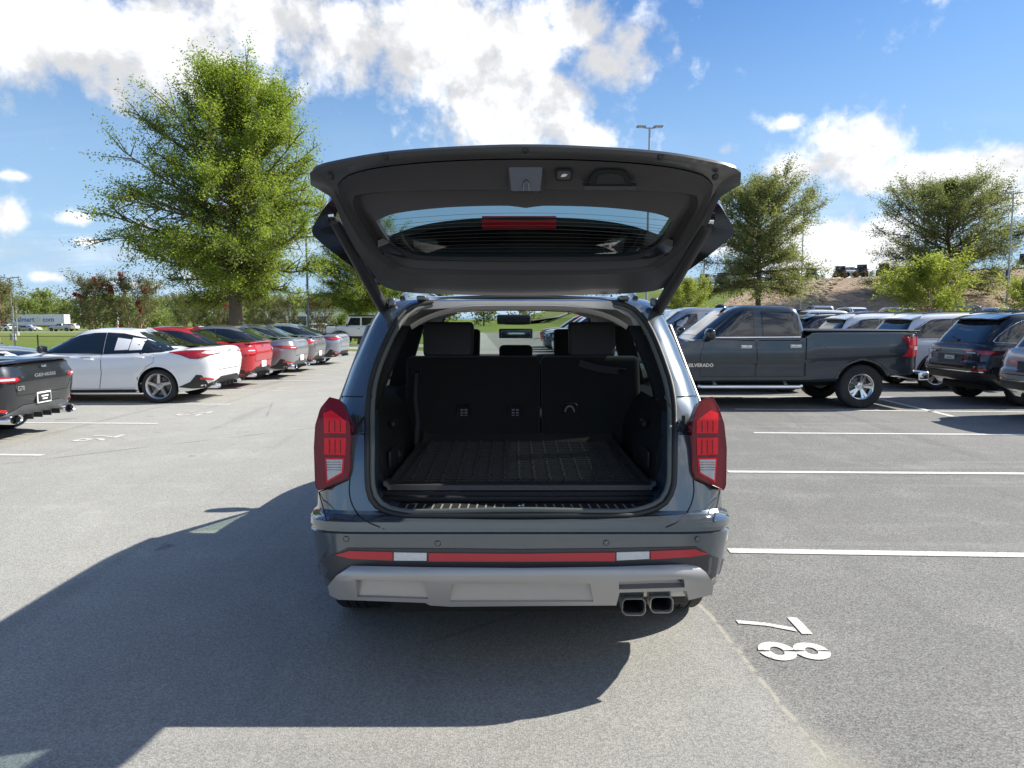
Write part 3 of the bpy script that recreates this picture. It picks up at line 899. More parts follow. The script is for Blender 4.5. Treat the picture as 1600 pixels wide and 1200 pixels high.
# ------------------------------------------------------------------ the SUV with its tailgate up
XC, YC = 0.037, 5.52
SUVP = paint('slate_blue', (0.125, 0.148, 0.168), metal=0.6, rough=0.19, flake=0.15, dirt=0.03)
M_CLAD = pmat('grey_cladding', (0.050, 0.052, 0.056), 0.45, var=0.08, bump=0.1, bscale=200)
M_SKID = pmat('satin_silver_plastic', (0.40, 0.395, 0.385), 0.34, metal=0.5, var=0.05, dirt=0.12)
M_TRIM = pmat('charcoal_trim', (0.040, 0.0385, 0.042), 0.55, var=0.1, bump=0.25, bscale=420)
M_TRIM2 = pmat('black_interior_trim', (0.010, 0.010, 0.011), 0.65, var=0.12, bump=0.2, bscale=300)
M_HEADL = pmat('grey_headliner', (0.60, 0.58, 0.55), 0.95, var=0.05, bump=0.2, bscale=500)
M_SEAT = pmat('black_seat_cloth', (0.012, 0.012, 0.013), 0.9, var=0.2, bump=0.3, bscale=700, sheen=0.2)
M_HREST = pmat('dark_leatherette', (0.055, 0.056, 0.064), 0.55, var=0.1, bump=0.25, bscale=260)
M_BELT = pmat('seat_belt_webbing', (0.045, 0.047, 0.055), 0.8, var=0.2, bump=0.3, bscale=900)
M_MAT = pmat('black_rubber_mat', (0.045, 0.043, 0.040), 0.42, var=0.25, scale=30, bump=0.3, bscale=220, dirt=0.05)
M_SILLP = pmat('scuffed_sill_plastic', (0.24, 0.235, 0.225), 0.55, var=0.15, scale=25, bump=0.25, bscale=260, dirt=0.08)  # base colour raised to stand in for sunlight that misses the sill
M_RUBBER = pmat('seal_rubber', (0.020, 0.021, 0.021), 0.5, var=0.15)
M_SEALG = pmat('grey_green_seal', (0.095, 0.105, 0.098), 0.45, var=0.1, bump=0.1, bscale=200)
M_INNERP = pmat('jamb_paint', (0.060, 0.090, 0.135), 0.28, coat=0.8, metal=0.35, var=0.1, dirt=0.06)
M_PANE = glass('clear_pane', (0.72, 0.80, 0.74))
M_PRIV = glass('privacy_pane', (0.17, 0.21, 0.195))
M_REARG = glass('tailgate_pane', (0.40, 0.50, 0.52))
M_SUVRED = pmat('ruby_lamp', (0.72, 0.008, 0.014), 0.25, spec=.3, coat=0.15, var=0.25, scale=55)
M_SUVDRED = pmat('dark_ruby_lens', (0.17, 0.004, 0.008), 0.14, spec=.3, coat=0.25, var=0.2, scale=20)
M_STRIP = pmat('reflector_red', (0.50, 0.018, 0.035), 0.25, coat=0.6, var=0.1, scale=300)

SUV = dict(tail=-2.5, nose=2.5, W=2.0, R=0.385, axles=(-1.49, 1.50), nr=13, nf=4, M=84, crown=.03, tuck=-.015, gap=.05,
           deck=[(-2.5, 1.13), (-1, 1.11), (0, 1.09), (1.2, 1.08), (1.55, 1.07), (2.2, 1.0), (2.5, .92)],
           sill=[(-2.5, .40), (-2.2, .34), (-1.8, .27), (0, .24), (2.2, .25), (2.5, .3)],
           sect=[(0, .10, .08, .20), (.03, .070, .05, .10), (.10, .040, .03, .035), (.20, .022, .02, .018), (.30, .012, .01, .014), (.40, .004, 0, .004), (.442, .001, 0, .001), (.452, .002, 0, .016), (.472, .002, 0, .018), (.480, 0, 0, -.006), (.515, .001, 0, -.003), (.53, .003, 0, .02), (.54, .005, 0, .085), (.56, .006, 0, .10), (.68, .006, .0, .12), (.82, .010, .02, .145), (.92, .014, .06, .165), (1.0, .032, .14, .19)],
           cab=dict(rear=(-2.31, -1.80), front=(1.42, .38), hw=(.968, .760), nr=10, nf=5, crown=.02, roof=[(-1.9, 1.752), (-1.5, 1.772), (-.5, 1.79), (.3, 1.775), (1.3, 1.66)]))
def w2l(p): return Vector((p[1] - YC, -(p[0] - XC), p[2]))
CAM_L = w2l((0, 0, CAM_H))
def cam_ray(px, py):
    d = pix_dir(px, py); return CAM_L, Vector((d.y, -d.x, d.z)).normalized()
def L(px, py, Y): return w2l(at(px, py, Y))

suv = thing('suv', 'slate blue SUV with its tailgate raised, seen from behind in the middle of the lot', 'SUV', (XC, YC, 0), PI / 2 if 'PI' in globals() else math.pi / 2)
PI = math.pi
_lo = MB().add(*shell(lower_levels(SUV), M=84, crown_top=.03)).mesh('lo', SUVP, None)
_up = MB().add(*shell(upper_levels(SUV), M=84, crown_top=.02)).mesh('up', SUVP, None)
_hull = boolean(_lo, [_up], 'UNION')
finish(_hull, 30)
hull = Skin(_hull); hull.cam = cam_ray
def on_hull(px, py, off=0.0):
    loc, n, fi = hull.hit('cam', px, py)
    return loc + hull.normal(loc, fi) * off
# the tailgate opening
OPEN = [(660, 808), (620, 806), (592, 797), (577, 782), (571, 758), (570, 700), (570, 640), (574, 602), (582, 572), (594, 542), (607, 515), (620, 494), (637, 479), (660, 471), (720, 465), (812, 463),
        (905, 465), (965, 470), (991, 478), (1008, 494), (1021, 515), (1033, 542), (1044, 572), (1053, 602), (1058, 640), (1058, 700), (1057, 750), (1053, 770), (1042, 788), (1024, 798), (995, 806), (960, 808), (812, 809)]
OPEN = [tuple(p) for p in smooth_curve(OPEN, 96, True)]
open3 = [on_hull(*p) for p in OPEN]
def cutmesh(build, mat):
    b = MB(); build(b); return b.mesh('cut', mat, None)
cut_open = cutmesh(lambda b: b.prism([(p.y, p.z) for p in open3], -3.2, -1.75, 'X'), M_INNERP)
cav_levels = [(-2.06, 1.15, .80, 8, 6, lambda x: .795), (-2.06, 1.25, .84, 8, 6, lambda x: 1.05), (-1.98, 1.18, .80, 8, 6, lambda x: 1.25), (-1.85, .82, .71, 8, 6, lambda x: 1.55), (-1.83, .62, .66, 8, 6, lambda x: 1.66), (-1.82, .5, .58, 8, 6, lambda x: 1.705)]
cav = MB().add(*shell(cav_levels, M=50, crown_top=.015)).mesh('cut', M_TRIM2, None)
cav.materials.append(M_HEADL)
for p in cav.polygons: p.material_index = 1 if p.center.z > 1.56 else 0
WIN = {'quarter': [(-2.03, 1.20), (-1.36, 1.19), (-1.34, 1.585), (-1.74, 1.585)], 'rear': [(-1.27, 1.185), (-.28, 1.17), (-.26, 1.615), (-1.26, 1.60)], 'front': [(-.18, 1.17), (1.10, 1.16), (.62, 1.42), (.36, 1.585), (-.16, 1.615)]}
cut_w = [cutmesh(lambda b, q=q: b.prism(q, -1.3, 1.3, 'Y'), M_BLACK) for q in WIN.values()]
WS = [(-.661, 1.173), (.663, 1.171), (.613, 1.402), (.523, 1.651), (-.521, 1.652), (-.611, 1.401)]
cut_ws = cutmesh(lambda b: b.prism(WS, .117, 2.63, 'X'), M_BLACK)
_ar = MB()
Ra = SUV['R'] + .055
for x in SUV['axles']:
    for sd in (-1, 1): _ar.prism([(x + Ra * math.cos(2 * PI * i / 48), .385 + Ra * math.sin(2 * PI * i / 48)) for i in range(48)], sd * .86 - .24, sd * .86 + .24, 'Y')
_body = boolean(_hull, [_ar.mesh('cut', M_SEAM, None), cut_ws, cav, cut_open] + cut_w)
# colour the cut faces by where they lie
for m in list(_body.materials): pass
_body.materials.clear()
for m in (SUVP, M_SEAM, M_TRIM2, M_HEADL, M_INNERP, M_BLACK): _body.materials.append(m)
for p in _body.polygons:
    c = p.center
    loc, n, fi, dist = hull.bvh.find_nearest(c)
    i = 0
    if dist > 0.006 or abs(n.dot(p.normal)) < 0.5:
        arch = any(math.hypot(c.x - x, c.z - .385) < Ra + .004 for x in SUV['axles'])
        if arch: i = 1
        elif c.x < -1.78 and dist < 0.22 and not (c.x > -2.1 and c.z < .80): i = 4
        elif c.z > 1.56: i = 3
        else: i = 2
    p.material_index = i
# rear bumper is a piece of its own
bm = bmesh.new(); bm.from_mesh(_body)
def is_bump(f):
    c = f.calc_center_median(); return c.x < -1.86 and c.z < 0.787 and f.material_index in (0,)
bsel = [f for f in bm.faces if is_bump(f)]
bb = bm.copy(); 
bb.faces.ensure_lookup_table()
bmesh.ops.delete(bb, geom=[f for f in bb.faces if not is_bump(f)], context='FACES')
bmesh.ops.delete(bm, geom=bsel, context='FACES')
mbump = bpy.data.meshes.new('bumper'); bb.to_mesh(mbump); bb.free()
mbody = bpy.data.meshes.new('body'); bm.to_mesh(mbody); bm.free()
for me in (mbump, mbody):
    for m in (SUVP, M_SEAM, M_TRIM2, M_HEADL, M_INNERP, M_BLACK): me.materials.append(m)
    finish(me, 30)
link('body', mbody, suv); bumper = link('rear_bumper', mbump, suv)
# panes
for sd in (-1, 1):
    for k, q in WIN.items():
        hull.panel('window', grow(q, .012), 'side', M_PANE if k == 'front' else M_PRIV, suv, off=-.012, side=sd, res=.12, depth=.004)
    ch = MB()
    zt = [(x, z) for x, z in ((-1.95, 1.625), (-1.6, 1.645), (-.6, 1.665), (.2, 1.64))]
    pts = []
    for x, z in ((-2.12, 1.16), (-1.75, 1.615), (-1.3, 1.64), (-.6, 1.65), (.1, 1.64)):
        loc, n, fi = hull.hit('side', x, z, sd); pts.append(loc + n * .006)
    ch.tube(pts, .009, 8); ch.build('window_moulding', M_SKID, suv)
    # roof rail
    rr = MB(); pts = []
    for x in np.linspace(-1.68, .35, 14):
        e = 1 - abs((x + .66) / 1.02) ** 6
        pts.append((x, sd * .625, 1.765 + .02 * (1 - ((x + .6) / 1.1) ** 2) + .045 * e))
    rr.tube(pts, .016, 8); rr.build('roof_rail', M_GLOSSBLK, suv)
    dpoly = [(1.12, .40), (1.12, .9), (1.05, 1.10), (-.20, 1.12), (-.22, .6), (-.16, .38)]
    door(suv, hull, dpoly, sd, SUVP, (-.02, 1.02)); 
    door(suv, hull, [(-.175, .38), (-.235, .6), (-.215, 1.12), (-1.28, 1.14), (-1.28, 1.0), (-1.05, .86), (-.95, .65), (-.93, .40)], sd, SUVP, (-1.06, 1.05))
    wing_mirror(suv, hull, .90, 1.12, sd, SUVP, 1.05)
hull.panel('windscreen', grow(WS, .02), 'front', M_PANE, suv, off=-.012, res=.12, depth=.004)
add_wheels(suv, SUV, 'dark_5s', .255, .255)

# ---- lamps and bumper trim, laid on the skin where the photograph shows them
TL = [(515, 621), (531, 625), (541, 645), (547, 665), (547, 735), (543, 748), (498, 766), (493, 760), (491, 700), (493, 665), (501, 638)]
TR = [(1113, 620), (1096, 625), (1087, 645), (1082, 665), (1082, 735), (1087, 747), (1131, 766), (1134, 757), (1135, 700), (1131, 662), (1123, 638)]
class Lens:
    """smooth lamp face: follows the quarter panel at its inner edge and rolls round the corner"""
    def __init__(s, side): s.side = side
    def Y(s, px, py):
        k = (px - 812) * s.side; t = max(0, (k - 262) / 60)
        return 3.138 + .028 * t * t + (765 - py) / 150 * .062 + max(0, (655 - py) / 40) * .03
    def hit(s, view, px, py, side=1):
        return L(px, py, s.Y(px, py)), s.normal0(px, py), (px, py)
    def normal0(s, px, py):
        a, b, c = L(px, py, s.Y(px, py)), L(px + 1, py, s.Y(px + 1, py)), L(px, py + 1, s.Y(px, py + 1))
        n = (b - a).cross(c - a).normalized()
        return n if n.x < 0 else -n
    def normal(s, loc, fi): return s.normal0(*fi)
    panel = Skin.panel
M_RLENS = pmat('reversing_lens', (.42, .43, .43), .2, coat=1.0, var=.35, scale=120)
for sg, pl, up_, mid, low in ((-1, TL, [(506, 646), (518, 641), (541, 658), (541, 677), (507, 677)], [(507, 684), (541, 684), (540, 711), (507, 710)], [(511, 718), (536, 718), (534, 738), (513, 750)]),
                         (1, TR, [(1122, 646), (1110, 641), (1088, 658), (1088, 677), (1121, 677)], [(1121, 684), (1088, 684), (1089, 711), (1121, 710)], [(1117, 718), (1092, 718), (1094, 738), (1115, 750)])):
    ln = Lens(sg)
    t = ln.panel('tail_light', pl, 'cam', M_SUVDRED, suv, off=0, res=7, depth=.09)
    for q in (up_, mid): ln.panel('lamp_element', q, 'cam', M_SUVRED, t, off=.004, res=7, depth=.006)
    ln.panel('lamp_surround', grow(low, 2.6), 'cam', M_SUVRED, t, off=.0035, res=7, depth=.006)
    ln.panel('reversing_lens', low, 'cam', M_RLENS, t, off=.0065, res=6, depth=.005)
    rim = MB(); loop = [L(p[0], p[1], ln.Y(p[0], p[1])) for p in resample(pl, 70, True)]
    rim.tube(loop + [loop[0]], .0022, 6, caps=False); rim.build('lamp_gasket', M_SUVDRED, t)
    ribs = MB()
    for q in (up_, mid):
        x0, x1 = min(p[0] for p in q), max(p[0] for p in q); y0, y1 = max(q[0][1], q[1][1]) + 3, max(p[1] for p in q) - 2
        for i in range(1, 4):
            x = x0 + (x1 - x0) * i / 4
            a_, b_ = ln.hit('cam', x, y0 + (8 if q is up_ else 0)), ln.hit('cam', x, y1)
            ribs.tube([a_[0] + a_[1] * .0045, b_[0] + b_[1] * .0045], .0022, 5)
    for k in range(6):
        a_, b_ = ln.hit('cam', (511 if sg < 0 else 1093), 722 + k * 4), ln.hit('cam', (534 if sg < 0 else 1116), 722 + k * 4); 
        if k < 4: ribs.tube([a_[0] + a_[1] * .007, b_[0] + b_[1] * .007], .0014, 4)
    tag(ribs.build('lamp_ribs', M_SUVDRED, t), kind='stuff')
CLAD = [(494, 872), (507, 870), (522, 866), (543, 856), (700, 857), (812, 858), (930, 857), (1088, 854), (1108, 866), (1120, 870), (1130, 873), (1124, 895), (1105, 908), (1075, 918), (812, 922), (560, 920), (519, 908), (501, 895)]
hull.panel('bumper_cladding', CLAD, 'cam', M_CLAD, bumper, off=.004, res=14, depth=.004)
for nm, pl, mt in (('reflector_strip', [(524, 866), (547, 859.5), (614, 861.5), (614, 874.5), (550, 872)], M_STRIP), ('rear_lamp_lens', [(616, 862), (667, 863), (667, 875), (616, 874.5)], M_CLEAR), ('reflector_strip', [(670, 863), (812, 864), (961, 862), (961, 875.5), (812, 876.5), (670, 876)], M_STRIP),
                   ('rear_lamp_lens', [(963, 862), (1014, 860.5), (1014, 872), (963, 874.5)], M_CLEAR), ('reflector_strip', [(1016, 860), (1085, 857), (1105, 865), (1080, 869), (1016, 873)], M_STRIP)):
    hull.panel(nm, pl, 'cam', mt, bumper, off=.009, res=12, depth=.006)
SKID = [(512, 916), (525, 900), (549, 884), (680, 886.5), (812, 887.5), (960, 885.5), (1085, 881), (1103, 894), (1115, 912), (1113, 929), (1076, 938), (1073, 923), (968, 926), (963, 946), (812, 947), (705, 948), (672, 946), (664, 942), (528, 937), (515, 930)]
HOLES = [[(556, 906), (663, 908.5), (669, 936), (558, 933)], [(706, 912), (922, 912), (927, 940), (703, 940)], [(967, 909), (1069, 905), (1070, 918), (967, 921)]]
class Guard(Lens):
    def Y(s, px, py):
        t = max(0, (abs(px - 812) - 215) / 88)
        return 2.985 + .075 * t * t + max(0, (900 - py) / 18) ** 2 * .03 + max(0, (py - 905) / 43) * .055
class GuardInset(Guard):
    def Y(s, px, py): return Guard.Y(s, px, py) + .004 + .045 * max(0, 1 - (py - 905) / 36)
guard, ginset = Guard(1), GuardInset(1)
skid = guard.panel('skid_plate', SKID, 'cam', M_SKID, bumper, off=0, res=8, depth=.10, holes=HOLES)
for q in HOLES:
    ginset.panel('skid_inset', grow(q, 1.5), 'cam', M_SKID, skid, off=0, res=9, depth=.01)
for px, py in ((541, 842), (684, 849), (947, 848), (1090, 842)):
    p0 = on_hull(px, py); _, n, fi = hull.hit('cam', px, py); b = MB()
    T = Matrix.Translation(p0) @ n.to_track_quat('Y', 'Z').to_matrix().to_4x4()
    b.lathe([(0, .0035), (.010, .0035), (.0115, .002), (.0115, -.004)], 20, M=T); s_ = b.build('parking_sensor', SUVP, bumper)
    c = MB(); c.lathe([(.0118, .0015), (.0135, .0015), (.0135, -.003), (.0118, -.003)], 20, M=T, close=True); c.build('sensor_ring', M_SEAM, s_)
for side_px in ((558, 660), (1071, 660)):
    p0 = on_hull(side_px[0] + (4 if side_px[0] < 800 else -4), side_px[1], .004); b = MB(); b.box(tuple(p0), (.014, .016, .062), .006); b.build('jamb_stop', M_BLACK, suv)
# weather seal round the opening, bright flange lip outside it
ctr = Vector((0, sum(p.y for p in open3) / len(open3), 1.2))
seal = MB(); ring = []
for p in open3:
    q = Vector((p.x, p.y, p.z)); d = Vector((0, ctr.y - p.y, ctr.z - p.z)).normalized(); ring.append(q + d * .012 + Vector((-.006, 0, 0)))
seal.tube(ring + [ring[0]], .013, 8, caps=False); seal.build('weather_seal', M_RUBBER, suv, 60)
lip = MB(); ring2 = [Vector((p.x + .004, p.y, p.z)) + Vector((0, ctr.y - p.y, ctr.z - p.z)).normalized() * .034 for p in open3]
keep = [p for p in ring2]
lip.tube(keep + [keep[0]], .013, 8, caps=False); lip.build('inner_seal', M_SEALG, suv, 60)
# seams on the rear quarters
for path in ([(547, 748), (546, 770), (552, 792), (568, 812), (600, 826)], [(1083, 748), (1084, 770), (1078, 792), (1064, 812), (1040, 824)], [(513, 617), (530, 619), (568, 620)], [(1113, 616), (1095, 618), (1058, 620)],
             [(546, 560), (538, 590), (534, 606), (528, 616)], [(1076, 560), (1084, 590), (1090, 606), (1098, 616)], [(486, 768), (500, 768), (544, 750)], [(1140, 768), (1128, 768), (1086, 750)]):
    b = MB(); b.tube([on_hull(*p, off=.0005) for p in smooth_curve(path, 16)], .0028, 6); b.build('panel_gap', M_SEAM, suv)

# ---- sill, cargo bay
sp = MB()
a0, b0 = L(642, 806, 3.155), L(985, 806, 3.155)
zs = a0.z
for i in range(1):
    prof = [(-2.365, zs - .012), (-2.36, zs + .004), (-2.345, zs + .010), (-2.30, zs + .012), (-2.235, zs + .016), (-2.215, zs + .008), (-2.21, zs - .05)]
    rows = []
    for t in np.linspace(-1, 1, 41):
        y = t * .655; fade = 1 - max(0, abs(t) - .86) / .14
        rows.append([(x + .045 * (1 - fade) ** 2, y, z + .018 * (1 - fade) ** 2) for x, z in prof])
    sp.loft(rows, closed=False)
sill = sp.build('sill_plate', M_SILLP, suv, 50)
rb = MB()
for i in range(-13, 14):
    y = i * .041
    if abs(y) < .075: continue
    rb.bar((-2.335, y - .003, zs + .014), (-2.24, y + .006 * (1 if i < 0 else -1), zs + .018), .007, .008)
tag(rb.build('sill_ribs', M_SILLP, sill), kind='stuff')
rc = MB(); rc.box((-2.285, 0, zs + .0135), (.075, .14, .007), .003); rc.build('striker_recess', M_GLOSSBLK, sill)
st = MB(); st.tube([(-2.27, .004, zs), (-2.305, .004, zs + .03), (-2.30, -.016, zs + .033), (-2.265, -.016, zs)], .006, 8); st.build('striker', M_CHROME, suv)
fl = MB(); fl.box((-1.55, 0, .80), (1.32, 1.52, .03), .01); fl.build('cargo_floor', M_TRIM2, suv)
lipb = MB(); lipb.loft([[(-2.19 + .02 * abs(t) ** 3, t * .68, .80), (-2.185 + .02 * abs(t) ** 3, t * .68, .832), (-2.12, t * .68, .838), (-2.10, t * .68, .80)] for t in np.linspace(-1, 1, 17)], cap0=True, cap1=True)
lipb.build('cargo_lip', M_TRIM2, suv, 40)
for sd in (-1, 1):
    tr = MB()
    rows = []
    for x in np.linspace(-2.02, -.95, 12):
        wob = .015 * math.sin(x * 9)
        rows.append([(x, sd * .82, .80), (x, sd * (.665 + wob), .82), (x, sd * (.675 + wob), .98), (x, sd * .70, 1.05), (x, sd * .735, 1.12), (x, sd * .80, 1.19), (x, sd * .86, 1.19), (x, sd * .86, .80)])
    tr.loft(rows, cap0=True, cap1=True); tr.build('cargo_side_trim', M_TRIM2, suv, 40)
    pk = MB(); pk.box((-1.75, sd * .672, .93), (.30, .02, .09), .012); pk.build('trim_pocket', M_BLACK, suv)
    pk = MB(); pk.box((-1.62, sd * .69, 1.08), (.12, .03, .035), .01); pk.build('trim_handle', M_BLACK, suv)
    dp = MB(); dp.loft([[(-2.02 + .26 * k, sd * (.80 - .16 * k), 1.16 + .46 * k), (-1.90 + .22 * k, sd * (.80 - .16 * k), 1.16 + .46 * k), (-1.90 + .22 * k, sd * (.745 - .16 * k), 1.16 + .46 * k), (-2.02 + .26 * k, sd * (.745 - .16 * k), 1.16 + .46 * k)] for k in np.linspace(0, 1, 6)], cap0=True, cap1=True)
    dp.build('pillar_trim', M_TRIM2, suv, 40)

# third-row seat
def cushion(b, c, d, r, lean=0.0, pinch=0.0):
    bm = bmesh.new(); bmesh.ops.create_cube(bm, size=1)
    bmesh.ops.scale(bm, vec=d, verts=bm.verts); bmesh.ops.bevel(bm, geom=bm.edges[:], offset=r, segments=5, profile=.6, affect='EDGES')
    for v in bm.verts: v.co.x += lean * v.co.z; v.co.y *= 1 + pinch * v.co.z
    b.add([(v.co.x + c[0], v.co.y + c[1], v.co.z + c[2]) for v in bm.verts], [[v.index for v in f.verts] for f in bm.faces]); bm.free()
sb = MB(); tb = L(845, 600, 4.6).y
yl, yr = L(634, 600, 4.6).y, L(1000, 600, 4.6).y
cushion(sb, (-.90, (yl + tb) / 2 + .003, 1.13), (.13, yl - tb - .006, .56), .035, lean=.28); seatL = sb.build('seat_back', M_SEAT, suv, 60)
sb = MB(); cushion(sb, (-.90, (yr + tb) / 2 - .003, 1.13), (.13, tb - yr - .006, .56), .035, lean=.28); seatR = sb.build('seat_back', M_SEAT, suv, 60)
sc_ = MB(); cushion(sc_, (-.55, 0, .93), (.5, yl - yr, .16), .05); sc_.build('seat_cushion', M_SEAT, suv, 60)
def headrest(px0, px1, r0, r1, Y, mat, posts=True):
    p0, p1 = L(px0, r1, Y), L(px1, r0, Y); c = (p0 + p1) / 2; d = (abs(p1.z - p0.z), abs(p0.y - p1.y))
    b = MB(); cushion(b, (c.x, c.y, c.z), (.10, d[1], d[0]), .042, lean=.2, pinch=.12); h = b.build('headrest', mat, suv, 60)
    if posts:
        for s_ in (-1, 1): b = MB(); b.tube([(c.x - .02, c.y + s_ * d[1] * .26, c.z - d[0] / 2 - .05), (c.x, c.y + s_ * d[1] * .26, c.z)], .007, 8); b.build('headrest_post', M_CHROME, h)
    return h
headrest(662, 740, 503, 558, 4.78, M_HREST); headrest(888, 961, 503, 558, 4.78, M_HREST)
headrest(780, 832, 539, 572, 5.25, M_SEAT, False)
headrest(865, 926, 514, 562, 5.75, M_SEAT); headrest(690, 750, 514, 562, 5.75, M_SEAT)
for y in (-.38, .38): s2 = MB(); cushion(s2, (.12, y, 1.0), (.14, .62, .62), .05, lean=.22); s2.build('second_row_seat', M_SEAT, suv, 60)
for y in (-.38, .38):
    f = MB(); cushion(f, (.98, y, 1.0), (.14, .52, .66), .05, lean=.22); f.build('front_seat', M_SEAT, suv, 60)
    f = MB(); cushion(f, (1.03, y * 1.24, 1.40), (.10, .22, .17), .04); f.build('headrest', M_SEAT, suv, 60)
# tether anchors on the seat back
for px, py, kind in ((725, 648, 0), (805, 648, 0), (890, 646, 1)):
    Ya = 4.535; p = L(px, py, Ya); w = .075 if not kind else .085; hgt = .115
    b = MB(); b.loft([[(p.x - e, p.y + q[0], p.z + q[1]) for q in rect(0, 0, w + .02 - dd, hgt + .02 - dd, .022)] for e, dd in ((-.02, 0), (.008, 0), (.012, .006), (.010, .014))]); a_ = b.build('anchor_bezel', M_BLACK, suv, 40)
    c = MB()
    if not kind:
        for i in range(4):
            for j in range(2): c.box((p.x - .004, p.y + (j - .5) * .026, p.z + .032 - i * .018), (.005, .018, .009))
        c.box((p.x - .006, p.y, p.z - .043), (.006, .042, .010), .002)
    else:
        c.loft([[(p.x - .004 - .004 * k, p.y + .034 * math.cos(a) * m, p.z + .01 + .045 * math.sin(a) * m) for a in np.linspace(0, PI, 14)] for k, m in ((0, 1), (1, .98), (1, .72), (0, .70))], closed=False)
    tag(c.build('anchor_label', M_GREYPRINT, a_), kind='stuff')
def strap(pts, w, parent=suv, name='seat_belt', face=(1, 0, 0)):
    b = MB(); P_ = [Vector(p) for p in pts]
    rows = []
    for i, p in enumerate(P_):
        t = (P_[min(i + 1, len(P_) - 1)] - P_[max(i - 1, 0)]).normalized(); u = t.cross(Vector(face)).normalized(); k = Vector(face) * .0012
        rows.append([p + u * w / 2 - k, p + u * w / 2 + k, p - u * w / 2 + k, p - u * w / 2 - k])
    b.loft(rows, cap0=True, cap1=True); return b.build(name, M_BELT, parent, 40)
strap([L(651, 583, 4.58), L(649, 620, 4.50), L(653, 660, 4.42), L(650, 705, 4.36)], .024)
b = MB(); p = L(651, 580, 4.585); b.tube([p + Vector((-.006, .026, -.02)), p + Vector((-.006, .026, .012)), p + Vector((-.006, -.026, .012)), p + Vector((-.006, -.026, -.02))], .006, 8); b.build('belt_guide', M_BLACK, suv)
strap([L(587, 648, 3.95), L(604, 675, 3.9), L(622, 715, 3.85)], .045); strap([L(1034, 640, 3.95), L(1020, 670, 3.9), L(1008, 705, 3.85)], .045)
strap([L(905, 567, 4.60), L(935, 576, 4.58), L(968, 580, 4.58)], .045)
b = MB(); p = L(972, 580, 4.58); b.tube([p + Vector((-.006, .03, -.014)), p + Vector((-.006, .02, .014)), p + Vector((-.006, -.03, .012))], .007, 8); b.build('belt_guide', M_BLACK, suv)
# roof lining details, mirror, dash
b = MB(); b.box((-.95, 0, 1.712), (.05, .66, .012), .004); b.build('sunroof_slot', M_SEAM, suv)
b = MB(); b.box((-.55, 0, 1.716), (.30, .62, .006), .002); b.build('sunroof_slot', M_SEAM, suv)
b = MB(); b.loft([[(-1.86, t * .56, 1.725 - .10 * t ** 4), (-1.80, t * .56, 1.70 - .10 * t ** 4), (-1.70, t * .56, 1.712 - .10 * t ** 4), (-1.70, t * .56, 1.73 - .10 * t ** 4)] for t in np.linspace(-1, 1, 25)], cap0=True, cap1=True)
b.build('header_trim', M_HEADL, suv, 50)
b = MB(); p = L(806, 521, 6.35); cushion(b, (p.x, p.y, p.z), (.03, .30, .085), .014); mr = b.build('rear_view_mirror', M_BLACK, suv, 60)
b = MB(); p2 = L(803, 499, 6.3); cushion(b, (p2.x + .03, p2.y, p2.z), (.10, .30, .085), .02); b.build('camera_housing', M_BLACK, suv, 60)
b = MB(); b.box((p.x - .018, p.y, p.z - .003), (.004, .26, .062), .001); b.build('mirror_glass', M_CHROME, mr)
b = MB(); b.loft([[(1.10, t * .78, .82), (1.06, t * .78, 1.00), (1.16, t * .78, 1.10 - .02 * t * t), (1.42, t * .74, 1.12), (1.5, t * .74, .9)] for t in np.linspace(-1, 1, 13)], cap0=True, cap1=True); b.build('dashboard', M_TRIM2, suv, 50)

# ---- exhaust
for px0, px1, r0, r1 in ((971, 1009, 934, 961), (1015, 1052, 931, 957)):
    c0, c1 = L(px0, r1, 3.10), L(px1, r0, 3.10); c = (c0 + c1) / 2; w, h = abs(c1.y - c0.y), abs(c1.z - c0.z)
    b = MB(); rr_ = []
    for x, gw in ((.22, 0), (0.0, 0), (-.010, -.002), (-.012, -.006), (-.006, -.012), (.02, -.013), (.2, -.013)):
        rr_.append([(c.x + x, c.y + q[0], c.z + q[1]) for q in rect(0, 0, w + gw, h + gw, .026 + gw / 2, 5)])
    b.loft(rr_); e = b.build('exhaust_tip', pmat('brushed_tip', (.82, .79, .74), .38, metal=.75, var=.05), suv, 50)
    d = MB(); d.loft([[(c.x + .004, c.y + q[0], c.z + q[1]) for q in rect(0, 0, w - .026, h - .026, .014, 5)], [(c.x + .18, c.y + q[0], c.z + q[1]) for q in rect(0, 0, w - .03, h - .03, .014, 5)]], cap1=True); d.build('tip_bore', M_SEAM, e)
b = MB(); p0, p1 = L(968, 936, 3.22), L(1074, 920, 3.22); b.box(((p0.x + p1.x) / 2 + .05, (p0.y + p1.y) / 2, (p0.z + p1.z) / 2 - .01), (.06, abs(p0.y - p1.y), abs(p1.z - p0.z) + .05), .01); b.build('exhaust_shroud', M_BLACK, suv)
b = MB(); b.box((-1.2, 0, .33), (2.2, 1.2, .10), .03); b.box((.6, 0, .29), (2.6, 1.5, .08), .03); b.tube([(-1.4, -.7, .36), (-1.4, .7, .36)], .045, 10); b.build('underbody', M_SEAM, suv)

